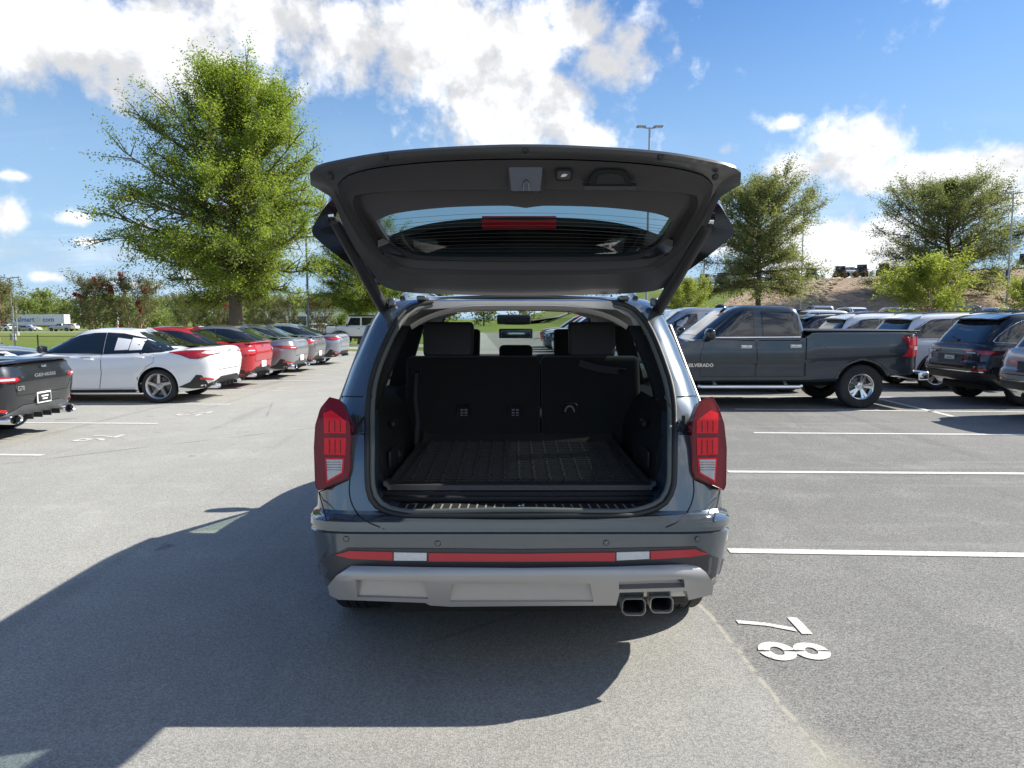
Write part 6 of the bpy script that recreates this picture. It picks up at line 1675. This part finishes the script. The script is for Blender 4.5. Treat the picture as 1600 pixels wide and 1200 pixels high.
riprap([hill(1300, 96)[:2], hill(1283, 88)[:2], hill(1268, 78)[:2], hill(1250, 66)[:2]], 60, 3, 'tan stone drainage run down the bank right of the thin lamp post')
riprap([hill(1478, 78)[:2], hill(1510, 72)[:2], hill(1545, 68)[:2], hill(1580, 66)[:2]], 50, 4, 'tan stone drainage run low on the bank at the right')
sheet('dirt_mound', [(-24, 27.0), (-17.5, 28.5), (-15.8, 31), (-17, 33), (-24, 33)], pmat('bare_soil', (.34, .25, .17), .95, var=.3, scale=3, bump=.5, bscale=9), dz=.10, res=.8)

# ------------------------------------------------------------------ vegetation
def leaf_material(name, dark, light, trans=0.35):
    m = bpy.data.materials.new(name); m.use_nodes = True
    t = m.node_tree; t.nodes.clear(); h = NG(t)
    at_ = h.n('ShaderNodeAttribute', attribute_name='tint')
    co = h.n('ShaderNodeNewGeometry').outputs['Position']
    f = h.m('ADD', h.m('MULTIPLY', at_.outputs['Fac'], .75), h.m('MULTIPLY', h.noise(co, 1.1, 3), .25))
    c = h.mix(f, dark, light)
    p = h.n('ShaderNodeBsdfPrincipled'); h.link(c, p.inputs['Base Color']); p.inputs['Roughness'].default_value = .55; p.inputs['Specular IOR Level'].default_value = .35
    tr = h.n('ShaderNodeBsdfTranslucent'); h.link(h.mix(1.0, c, (1.2, 1.15, .7), blend='MULTIPLY'), tr.inputs['Color'])
    mx = h.n('ShaderNodeMixShader'); mx.inputs[0].default_value = trans; h.link(p.outputs[0], mx.inputs[1]); h.link(tr.outputs[0], mx.inputs[2])
    o = h.n('ShaderNodeOutputMaterial'); h.link(mx.outputs[0], o.inputs['Surface'])
    return m
LF_OAK = leaf_material('willow_oak_leaf', (.150, .235, .030), (.340, .430, .075), .52)
LF_LIME = leaf_material('lime_leaf', (.200, .265, .040), (.370, .420, .085), .52)
LF_DARK = leaf_material('dark_leaf', (.125, .170, .060), (.260, .285, .115), .5)
LF_OLIVE = leaf_material('shade_leaf', (.140, .185, .070), (.300, .320, .135), .5)
LF_FAR = leaf_material('far_leaf', (.140, .200, .060), (.290, .340, .115), .5)
LF_CRAPE = leaf_material('crape_leaf', (.125, .140, .070), (.260, .262, .130), .48)
LF_BLOS = leaf_material('red_blossom', (.36, .02, .035), (.62, .06, .09), .25)
LF_RUST = leaf_material('rusty_leaf', (.07, .045, .02), (.16, .10, .05), .3)
BARK = pmat('grey_bark', (.115, .095, .075), .95, var=.35, scale=6, bump=.8, bscale=14)
BARKT = pmat('tan_bark', (.30, .21, .14), .8, var=.25, scale=5, bump=.3, bscale=12)

def leaf_cloud(name, centres, dirs, n, spread, size, mat, seed, aspect=.5, up=.5):
    """many small leaves scattered round twig ends"""
    r_ = np.random.default_rng(seed); C = np.asarray(centres, float); Dn = np.asarray(dirs, float)
    K = len(C); w_ = (.30 + np.hypot(C[:, 0], C[:, 1]) / np.hypot(C[:, 0], C[:, 1]).max()) * r_.gamma(1.1, 1.0, K); k = r_.choice(K, n, p=w_ / w_.sum())
    al = np.clip(r_.normal(0, 1.0, n), -1.7, 1.7)[:, None] * Dn[k] * spread * 1.35
    P_ = C[k] + al + np.clip(r_.normal(0, spread * .52, (n, 3)), -spread, spread)
    nrm = r_.normal(0, 1, (n, 3)); nrm[:, 2] = np.abs(nrm[:, 2]) + up; nrm /= np.linalg.norm(nrm, axis=1)[:, None]
    t = np.cross(nrm, r_.normal(0, 1, (n, 3))); t /= np.linalg.norm(t, axis=1)[:, None]; b = np.cross(nrm, t)
    s = size * r_.uniform(.6, 1.35, n)[:, None]
    V = np.stack([P_ - t * s, P_ + b * s * aspect, P_ + t * s, P_ - b * s * aspect], 1).reshape(-1, 3)
    me = bpy.data.meshes.new(name); me.vertices.add(4 * n); me.vertices.foreach_set('co', V.ravel().astype(np.float32))
    me.loops.add(4 * n); me.loops.foreach_set('vertex_index', np.arange(4 * n, dtype=np.int32))
    me.polygons.add(n); me.polygons.foreach_set('loop_start', np.arange(0, 4 * n, 4, dtype=np.int32))
    a = me.attributes.new('tint', 'FLOAT', 'FACE')
    ct = r_.uniform(0, 1, K)
    a.data.foreach_set('value', np.clip(.45 * ct[k] + .55 * r_.uniform(0, 1, n), 0, 1).astype(np.float32))
    me.materials.append(mat); me.update(); me.validate()
    return me
def grow_tree(seed, height, base, prof, n_br, n_sub, trunk_r, elev, bark, stems=1, spread_stem=.0):
    """trunk and limbs as tapered tubes; returns MB, twig ends and their directions"""
    r_ = random.Random(seed); mb = MB(); ends, dirs = [], []
    stem_tops = []
    for si in range(stems):
        a0 = 2 * PI * si / stems + r_.uniform(0, 1)
        off = Vector((math.cos(a0), math.sin(a0), 0)) * (spread_stem * r_.uniform(.6, 1.2)) if stems > 1 else Vector((0, 0, 0))
        pts, rad = [], []
        top = height * (.93 if stems == 1 else r_.uniform(.75, .9))
        for j in range(10):
            t = j / 9; p = Vector((off.x * t ** .8 + r_.gauss(0, .02 * height * t), off.y * t ** .8 + r_.gauss(0, .02 * height * t), top * t))
            pts.append(p + off * .06); rad.append(trunk_r * ((1 - t) ** .8 * .92 + .05) * (1.35 if j == 0 else 1) / (1 if stems == 1 else 1.6))
        mb.tube(pts, rad, 10); stem_tops.append(pts)
    for i in range(n_br):
        st = stem_tops[i % stems]
        t = base / height + (1 - base / height) * ((i + .5) / n_br) ** 1.0 * .97
        k = min(8.999, t / .93 * 9); p0 = st[int(k)].lerp(st[min(9, int(k) + 1)], k - int(k))
        u = (t - base / height) / (1 - base / height)
        az = i * 2.39996 + r_.uniform(-.4, .4); el = elev(u) + r_.uniform(-.15, .15)
        d = Vector((math.cos(az) * math.cos(el), math.sin(az) * math.cos(el), math.sin(el)))
        ln = prof(u) * r_.uniform(.72, 1.12) / max(.35, math.cos(el))
        if el > 0: ln = min(ln, max(.25, (height * (1.0 - .10 * r_.random()) - p0.z) / max(.25, math.sin(el))))
        pts = [p0]; cur = p0.copy(); dd = d.copy(); seg = 6
        for j in range(seg):
            dd = (dd + Vector((r_.gauss(0, .10), r_.gauss(0, .10), r_.gauss(.01, .08)))).normalized(); cur = cur + dd * ln / seg; pts.append(cur.copy())
        rb = max(.012, trunk_r * .34 * (1 - u * .75) / (1 if stems == 1 else 1.6)); mb.tube(pts, [rb * (1 - .86 * j / seg) for j in range(seg + 1)], 6)
        for j in range(n_sub):
            q = r_.uniform(.15, 1.0); kk = min(seg - .001, q * seg); s0 = pts[int(kk)].lerp(pts[int(kk) + 1], kk - int(kk))
            sd = (dd + Vector((r_.gauss(0, .75), r_.gauss(0, .75), r_.gauss(.15, .75)))).normalized(); sl = ln * r_.uniform(.12, .36) * (1.2 - .5 * q)
            e = s0 + sd * sl; mb.tube([s0, s0.lerp(e, .5) + Vector((0, 0, .02)), e], [rb * .35, rb * .22, rb * .08], 4, caps=False)
            ends.append(e); dirs.append(sd); ends.append(s0.lerp(e, .55)); dirs.append(sd)
        ends.append(pts[-1]); dirs.append(dd)
    return mb, ends, dirs
def plant(name, label, cat, loc, meshes, rz=0.0, scale=1.0, group=None, parts=('trunk', 'crown', 'blossoms')):
    o = thing(name, label, cat, loc, rz, group); o.scale = (scale,) * 3 if not isinstance(scale, tuple) else scale
    for nm, me in zip(parts, meshes):
        if me is not None: link(nm, me, o)
    return o
def ploc(px, y): x = (px - 800) / CAM_F * y; return (x, y, terrain_z(x, y))

# the big willow oak
mb, en, di = grow_tree(11, 12.0, 2.5, lambda u: (1.9 + 12.5 * u) if u < .22 else 4.8 * max(.05, (1 - u) / .78) ** .86, 150, 30, .33, lambda u: .02 + 1.02 * u, BARK)
oak = (mb.mesh('trunk', BARK, 50, fix=False), leaf_cloud('crown', en, di, 210000, .24, .050, LF_OAK, 1, .48))
plant('willow_oak', 'large bright green shade tree rising behind the left row of cars', 'tree', ploc(372, 30.5), oak)
plant('willow_oak', 'second bright green tree half hidden behind the left edge of the raised tailgate', 'tree', ploc(566, 47), oak, 2.1, .78)
# shade trees on the right
mb, en, di = grow_tree(23, 12.0, 3.3, lambda u: 4.4 * math.sqrt(max(.05, 1 - ((u - .38) / .66) ** 2)), 100, 30, .26, lambda u: -.10 + 1.1 * u, BARK)
shade = (mb.mesh('trunk', BARK, 50, fix=False), leaf_cloud('crown', en, di, 95000, .30, .084, LF_OLIVE, 2, .40))
plant('shade_tree', 'tall olive green tree right of the raised tailgate, its trunk over the pickup cab', 'tree', ploc(1183, 60), shade, .3, (1.06, 1.06, 1.02))
mb, en, di = grow_tree(31, 12.0, 1.0, lambda u: 6.4 * math.sqrt(max(.06, 1 - ((u - .36) / .68) ** 2)), 110, 30, .30, lambda u: .0 + 1.0 * u, BARK)
broad = (mb.mesh('trunk', BARK, 50, fix=False), leaf_cloud('crown', en, di, 105000, .36, .095, LF_DARK, 3, .42))
plant('shade_tree', 'broad dark green tree on the bank near the right picture edge', 'tree', ploc(1472, 78), broad, 1.0, (1.15, 1.15, 1.02))
# young lime-green trees
mb, en, di = grow_tree(41, 4.6, .9, lambda u: 2.4 * math.sqrt(max(.06, 1 - ((u - .42) / .66) ** 2)), 50, 20, .07, lambda u: .15 + .95 * u, BARKT)
lime = (mb.mesh('trunk', BARKT, 50, fix=False), leaf_cloud('crown', en, di, 22000, .22, .070, LF_LIME, 4, .5))
plant('young_tree', 'lime green young tree standing above the white SUV roofs', 'tree', ploc(1446, 46), lime, .4, (1.18, 1.18, 1.05))
plant('young_tree', 'lime green young tree beside the right tailgate strut', 'tree', ploc(1072, 48), lime, 2.2, (.74, .74, .78))
plant('young_tree', 'lime green young tree at the right picture edge by the lamp post', 'tree', ploc(1604, 45), lime, 4.0, (.85, .85, .78))
# crape myrtles
def crape(seed, blos):
    mb, en, di = grow_tree(seed, 4.0, 1.15, lambda u: 1.3 * math.sqrt(max(.1, 1 - ((u - .5) / .72) ** 2)), 46, 9, .085, lambda u: .62 + .62 * u, BARKT, stems=4, spread_stem=.75)
    cr = leaf_cloud('crown', en, di, 7500, .14, .056, LF_CRAPE, seed, .42)
    tops = [(e, d) for e, d in zip(en, di) if Vector(e).xy.length > .7 or Vector(e).z > 3.0]
    r_ = random.Random(seed); pick = r_.sample(tops, min(11, len(tops)))
    bl = leaf_cloud('blossoms', [p[0] for p in pick], [p[1] for p in pick], 620, .085, .055, LF_BLOS, seed + 1, .8)
    ru = None
    return (mb.mesh('trunk', BARKT, 50, fix=False), cr, bl)
cA, cB = crape(51, True), crape(57, True)
G_C = 'crape myrtles along the left verge'
for px, y, sc, m, rz, lb in ((152, 33, 1.0, cA, 0, 'crape myrtle with pink-red blossom right of the highway lorry'), (214, 34, 1.02, cB, 1.3, 'crape myrtle with red flowers beside the white marker post'), (-6, 34, .98, cA, 2.0, 'crape myrtle cut by the left picture edge'), (300, 46, .98, cB, .7, 'dark crape myrtle left of the big tree trunk'),
                         (346, 47, .95, cA, 3.1, 'rusty crape myrtle just left of the big tree trunk'), (408, 48, .9, cB, 4.0, 'crape myrtle just right of the big tree trunk'), (425, 52, .95, cA, 4.6, 'crape myrtle behind the orange marker post'), (456, 50, .96, cB, 5.2, 'rounded crape myrtle left of the grey-blue lamp post'), (502, 50, .98, cA, 1.8, 'red flowering crape myrtle right of the grey-blue lamp post')):
    plant('crape_myrtle', lb, 'tree', ploc(px, y), m if 'red' in lb or 'flower' in lb or 'rusty' in lb else m[:2], rz, sc * .88, G_C)
# bushes
mb, en, di = grow_tree(61, 2.0, .1, lambda u: 1.35 * math.sqrt(max(.08, 1 - u * u)), 26, 9, .05, lambda u: .1 + 1.1 * u, BARK)
bushm = (mb.mesh('stems', BARK, 50, fix=False), leaf_cloud('crown', en, di, 2600, .22, .09, LF_FAR, 6, .5))
bushr = (bushm[0], leaf_cloud('crown', en, di, 4000, .22, .10, LF_RUST, 7, .5))
BUSHN = {243: 'between the flowering pair and the dark crape myrtle', 270: 'just left of the dark crape myrtle', 195: 'behind the white marker post', 395: 'right of the big tree trunk', 535: 'left of the white off-roader', 555: 'behind the white off-roader'}
for px, y, sc, rz in ((243, 60, 1.25, 0), (270, 64, 1.1, 2), (195, 62, 1.0, 4), (395, 66, 1.2, 1), (535, 58, 1.0, 3), (555, 60, .9, 5)):
    plant('bush', 'round green bush on the far verge, %s' % BUSHN[px], 'bush', ploc(px, y), bushm, rz, sc, 'green bushes on the far verge', ('stems', 'crown'))
for i, (px, y, k) in enumerate(((1106, 84, 0), (1118, 86, 0), (1133, 88, 0), (1150, 91, 0), (1162, 93, 0), (1176, 95, 0), (1196, 97, 0), (1218, 98, 0), (1248, 99, 0), (1280, 100, 0), (1263, 99, 0), (1301, 101, 1), (1312, 101, 1), (1331, 102, 1), (1345, 102, 1), (1356, 102, 0), (1370, 102, 1))):
    plant('bush', 'low %s shrub on the bank top, %s shrub from the left' % ('rusty' if k else 'green', ORD[sorted((1106, 1118, 1133, 1150, 1162, 1176, 1196, 1218, 1248, 1280, 1263, 1301, 1312, 1331, 1345, 1356, 1370)).index(px)]), 'bush', ploc(px, y), bushr if k else bushm, i * 1.3, .34 if not k else .38, 'rusty shrubs edging the bank' if k else 'green shrubs edging the bank', ('stems', 'crown'))
# far tree line
fars = []
for sd in range(4):
    mb, en, di = grow_tree(70 + sd, 11, 1.0 + sd * .3, lambda u: (4.6 + sd * .4) * math.sqrt(max(.06, 1 - ((u - .36) / .66) ** 2)), 30, 9, .25, lambda u: .1 + u, BARK)
    fars.append((mb.mesh('trunk', BARK, 50, fix=False), leaf_cloud('crown', en, di, 3000, .85, .36, LF_FAR, 80 + sd, .6)))
r_ = random.Random(9)
for i in range(42):
    px = -60 + i * 16 + r_.uniform(-6, 6); y = r_.choice((215, 235, 262, 290)) + r_.uniform(-6, 6)
    if 60 < px < 118: y = 240 + r_.uniform(0, 50)
    plant('far_tree', 'green tree, %s from the left in the wooded line beyond the highway' % ORD[i], 'tree', ploc(px, y), fars[i % 4], r_.uniform(0, 6), r_.uniform(.75, 1.1) * (.85 if y < 250 else 1.1), 'trees in the wooded line beyond the highway')
for i in range(6):
    px = 690 + i * 66; plant('far_tree', 'tree beyond the end of the aisle, %s from the left through the SUV windscreen' % ORD[i], 'tree', ploc(px, 150 + (i * 37) % 40), fars[i % 4], i, .8, 'trees beyond the end of the aisle')
# ------------------------------------------------------------------ street furniture
GALV = pmat('galvanised_steel', (.36, .37, .38), .45, metal=.6, var=.1, rvar=.2)
DARKPOLE = pmat('grey_blue_pole', (.10, .12, .16), .5, var=.1)
CONC = pmat('concrete', (.36, .35, .33), .9, var=.15, scale=4, bump=.3, bscale=40)
def lamp_post(label, loc, h, heads=2, span=.75, r=.075, mat=GALV, yaw=0.0, group='lamp posts'):
    t = thing('lamp_post', label, 'lamp post', loc, yaw, group)
    b = MB(); b.tube([(0, 0, .5), (0, 0, h)], [r, r * .72], 14); b.build('pole', mat, t)
    c = MB(); c.lathe([(0, .62), (.24, .62), (.26, .58), (.27, -.1), (0, -.1)], 20, 'Z'); c.build('footing', CONC, t)
    for s_ in ((-1, 1) if heads == 2 else (1,)):
        a = MB(); a.bar((0, 0, h - .05), (s_ * span * .5, 0, h - .02), .06, .06); arm = a.build('arm', mat, t)
        hd = MB(); hd.loft([[(s_ * span * .35, -.16, h + .0), (s_ * span * .35, .16, h), (s_ * span * .35, .16, h + .07), (s_ * span * .35, -.16, h + .07)], [(s_ * span * 1.15, -.20, h + .02), (s_ * span * 1.15, .20, h + .02), (s_ * span * 1.15, .20, h + .07), (s_ * span * 1.15, -.20, h + .07)]], cap0=True, cap1=True); hh = hd.build('lamp_head', mat, t)
        ln = MB(); ln.box((s_ * span * .78, 0, h + .004), (span * .55, .26, .02)); ln.build('lens', M_CLEAR, hh)
    return t
def zt(px, row, y): return at(px, row, y).z
def post_at(label, px, row_top, y, **k):
    x, yy, z = ploc(px, y); return lamp_post(label, (x, yy, z), zt(px, row_top, y) - z, **k)
post_at('tall twin-headed lamp post rising behind the raised tailgate', 1009, 199, 40, span=.62)
lp_ = post_at('twin-headed lamp post with a small red sign at the right picture edge', 1568, 302, 56, span=.55)
sg_ = MB(); sg_.box((0, -.10, 6.6 - 3.35), (.34, .03, .26), .005); sg_.build('sign_plate', pmat('red_sign', (.45, .02, .03), .5, var=.1), lp_)
sg_ = MB(); sg_.box((0, .06, 4.2), (.30, .10, .9), .01); sg_.build('banner', pmat('navy_banner', (.02, .05, .12), .6, var=.1), lp_)
post_at('thin lamp post standing before the shade tree on the right', 1248, 330, 62, heads=1, span=.5, r=.06)
post_at('lamp post on the bank left of the shade tree', 1097, 400, 100, span=.5, r=.10)
post_at('far twin-headed lamp post left of the crape myrtles', 22, 434, 70, span=.9, r=.08)
post_at('second far lamp post near the left picture edge', 29, 466, 110, span=.8, r=.10)
post_at('grey-blue lamp post between the crape myrtles', 483, 330, 44, heads=2, span=.6, r=.075, mat=DARKPOLE)
def marker(name, label, px, y, h, r, mat, cat='post'):
    t = thing(name, label, cat, ploc(px, y)); b = MB(); b.tube([(0, 0, -.05), (0, 0, h)], [r, r * .9], 12); b.lathe([(0, h + .012), (r * .9, h)], 12, 'Z'); b.build('shaft', mat, t)
    c = MB(); c.lathe([(0, .06), (r * 1.8, .05), (r * 1.9, -.05), (0, -.05)], 14, 'Z'); c.build('base', CONC, t); return t
marker('marker_post', 'plain white post between the two flowering crape myrtles', 186, 36, 1.95, .055, M_WHITEPLATE)
marker('marker_post', 'slender grey post by the black fence', 24, 32, 2.2, .03, GALV)
marker('marker_post', 'short orange marker post beside the big tree trunk', 432, 49, 1.15, .06, pmat('orange_plastic', (.75, .20, .03), .5, var=.05))
# low black fence on the left
fn = thing('fence', 'low black chain-link fence along the grass at the left edge', 'fence', ploc(40, 33.2))
fx, fy = fn.location.x, fn.location.y
FM = pmat('black_fence_coating', (.02, .02, .022), .6, var=.1)
for i in range(-8, 3):
    b = MB(); x = i * 2.0 + .6; b.tube([(x, 0, -.1), (x, 0, .86)], .028, 8); b.lathe([(0, .90), (.03, .87), (.03, .84)], 8, 'Z', M=Matrix.Translation((x, 0, 0))); b.build('post', FM, fn)
for z in (.82, .12): b = MB(); b.tube([(-16, 0, z), (5.2, 0, z)], .016, 6); b.build('rail', FM, fn)
b = MB()
for i in range(240):
    x = -15.4 + i * .085
    for s_ in (1, -1): b.bar((x, 0, .12), (x + s_ * .35, 0, .82), .003, .003)
tag(b.build('chain_mesh', FM, fn), kind='stuff')
# planting island round the big tree
isl = [(-13.0 + (-1.0 if 0 else 0), 28.2), (-9.6, 28.2), (-9.2, 29), (-9.2, 32.4), (-9.6, 33.2), (-13.0, 33.2), (-13.4, 32.4), (-13.4, 29)]
k = MB(); inn = grow(isl, -.16)
k.loft([[(x, y, .0) for x, y in isl], [(x, y, .13) for x, y in grow(isl, -.02)], [(x, y, .14) for x, y in grow(isl, -.05)], [(x, y, .14) for x, y in inn], [(x, y, .05) for x, y in inn]]); tag(k.build('kerb', CONC, None, 40), kind='structure')
tag(link('planting_bed', mesh_from('planting_bed', [(x, y, .10) for x, y in inn], [tuple(range(len(inn)))], M_STRAW)), kind='structure')
# highway
sheet('road', [(-420, 184), (40, 184), (40, 203), (-420, 203)], pmat('highway_asphalt', (.19, .187, .18), .9, var=.15, scale=.5, bump=.2, bscale=20), dz=.03, res=14)
sheet('highway_shoulder', [(-420, 150), (-20, 158), (-20, 164), (-420, 158)], pmat('pale_gravel', (.38, .36, .33), .95, var=.15, scale=.6, bump=.3, bscale=10), dz=.05, res=14)
# articulated lorry
tx, ty, tz = ploc(62, 189)
lor = thing('articulated_lorry', 'long white trailer with blue lettering pulled by a red cab on the highway', 'lorry', (tx, ty, tz))
WB = pmat('trailer_white', (.66, .68, .70), .4, var=.04, dirt=.15); BLUE = pmat('lettering_blue', (.02, .10, .36), .5, var=.05); SPK = pmat('spark_yellow', (.62, .42, .10), .5, var=.05)
b = MB(); b.box((.2, 0, 2.65), (15.2, 2.6, 2.9), .04); tr_ = b.build('trailer', WB, lor)
for y in (-.62, .62): b = MB(); b.box((7.815, y, 2.65), (.03, 1.22, 2.75), .01); b.build('trailer_door', WB, tr_)
b = MB(); b.box((.2, 0, 1.12), (14.8, 1.1, .16)); b.box((-4.2, -.9, .75), (.14, .14, .7)); b.box((-4.2, .9, .75), (.14, .14, .7)); b.build('trailer_frame', M_SEAM, lor)
for i in range(7): b = MB(); b.box((-7.2 + i * 2.4, -1.305, 2.65), (.03, .012, 2.8)); b.build('trailer_rib', GALV, tr_)
def lw(x, y):
    b = MB(); b.lathe([(0, .10), (.28, .10), (.34, .14), (.50, .13), (.52, .08), (.52, -.14), (0, -.14)], 20); o = b.build('wheel', M_TYRE, lor); o.location = (x, y, .52); o.rotation_euler = (0, 0, PI if y < 0 else 0)
for x in (5.6, 6.9, -6.2, -7.4, -10.4):
    for y in (-1.12, 1.12): lw(x, y)
b = MB(); b.loft([[(-7.9, -1.2, .7), (-7.9, 1.2, .7), (-7.9, 1.15, 3.3), (-7.9, -1.15, 3.3)], [(-9.4, -1.2, .7), (-9.4, 1.2, .7), (-9.2, 1.15, 3.2), (-9.2, -1.15, 3.2)], [(-9.5, -1.1, .7), (-9.5, 1.1, .7), (-9.9, 1.0, 2.0), (-9.9, -1.0, 2.0)], [(-11.3, -1.0, .6), (-11.3, 1.0, .6), (-11.3, .8, 1.7), (-11.3, -.8, 1.7)]], cap0=True, cap1=True); cb = b.build('cab', pmat('lorry_red', (.50, .015, .03), .3, coat=.8, var=.05), lor, 30)
b = MB(); b.box((-8.9, -1.19, 2.35), (.8, .05, .7), .02); b.build('cab_window', M_DGLASS, cb)
b = MB(); b.tube([(-7.95, -1.0, .8), (-7.95, -1.0, 3.7)], .08, 10); b.build('exhaust_stack', M_CHROME, lor)
text_mesh('trailer_lettering', 'Walmart', 1.75, BLUE, tr_, (-3.2, -1.312, 2.75), (PI / 2, 0, 0), .01, bold=.03)
text_mesh('trailer_lettering', 'com', 1.75, BLUE, tr_, (3.65, -1.312, 2.75), (PI / 2, 0, 0), .01, bold=.03)
b = MB()
for i in range(6):
    a = PI / 2 + i * PI / 3; b.bar((.85 + math.cos(a) * .26, -1.312, 2.75 + math.sin(a) * .26), (.85 + math.cos(a) * .75, -1.312, 2.75 + math.sin(a) * .75), .17, .02, up=(0, 1, 0))
tag(b.build('spark_emblem', SPK, tr_), kind='stuff')
# highway traffic
G_H = 'traffic on the highway'
for px, y, k, P, rz, lb in ((98, 170, 'pickup', SILV2, PI, 'silver pickup passing the tail of the white trailer'), (6, 172, 'estate', WHITE2, PI, 'white SUV below the red lorry cab at the left edge'), (14, 176, 'saloon', WHITE2, PI, 'white car trailing the SUV below the red lorry cab'), (44, 171, 'saloon', SILVP, 0, 'silver car on the highway below the trailer lettering'), (52, 178, 'saloon', WHITE2, 0, 'white car on the highway below the trailer, partly behind the silver one'), (110, 182, 'estate', WHITE2, PI, 'white SUV at the tail end of the trailer'),
                            (196, 150, 'saloon', NAVYP, PI, 'dark car seen between the crape myrtles')):
    far_car(k, ploc(px, y)[:2], rz, lb, P, G_H, 'car')
G_P = 'cars parked beyond the far verge'
for px, y, k, P, rz, lb in ((318, 105, 'saloon', WHITE2, .3, 'white car beyond the verge, left of the big tree trunk'), (352, 108, 'saloon', BLACKP, 2.9, 'black car beyond the verge beside the big tree trunk'), (368, 112, 'saloon', WHITE2, .4, 'white car hidden partly by the big tree trunk'), (505, 90, 'estate', WHITE2, .2, 'white SUV beyond the verge right of the lamp post'), (524, 86, 'estate', SILV2, 3.0, 'silver SUV beyond the verge above the off-roader'), (470, 95, 'saloon', WHITE2, 0, 'white car beyond the verge left of the lamp post')):
    far_car(k, ploc(px, y)[:2], rz, lb, P, G_P, 'car')
# far buildings
def building(label, px, y, w, d, h, wall, roofm, floors, bays, base=0.0):
    x, yy, z = ploc(px, y); t = thing('building', label, 'building', (x, yy, z))
    b = MB(); b.box((0, d / 2, (h + base) / 2), (w, d, h + base), .0); b.build('wall', wall, t)
    b = MB(); b.box((0, d / 2, h + base + .25), (w + .6, d + .6, .5), .05); b.build('roof', roofm, t)
    for f in range(floors):
        for i in range(bays):
            wx = -w / 2 + w * (i + .5) / bays; wz = base + h * (f + .55) / floors
            m = MB(); m.box((wx, -.03, wz), (w / bays * .55, .12, h / floors * .5)); fr_ = m.build('window', M_WHITEPLATE, t)
            g_ = MB(); g_.box((wx, -.10, wz), (w / bays * .47, .06, h / floors * .43)); g_.build('pane', M_DGLASS, fr_)
    return t
BRICK = pmat('red_brick', (.36, .13, .09), .9, var=.2, scale=2)
building('red brick building showing above the trees behind the trailer', 86, 330, 9, 8, 6.2, BRICK, M_WHITEPLATE, 2, 3, base=3.4)
building('low building with a blue-grey roof right of the brick one', 113, 340, 9, 10, 5.2, pmat('pale_render', (.50, .47, .42), .9, var=.08), pmat('blue_roof', (.08, .13, .22), .5, var=.1), 1, 3, base=3.6)
building('long white shop building beyond the parked cars, behind the crape myrtles', 520, 150, 34, 14, 4.6, M_WHITEPLATE, GALV, 1, 8)
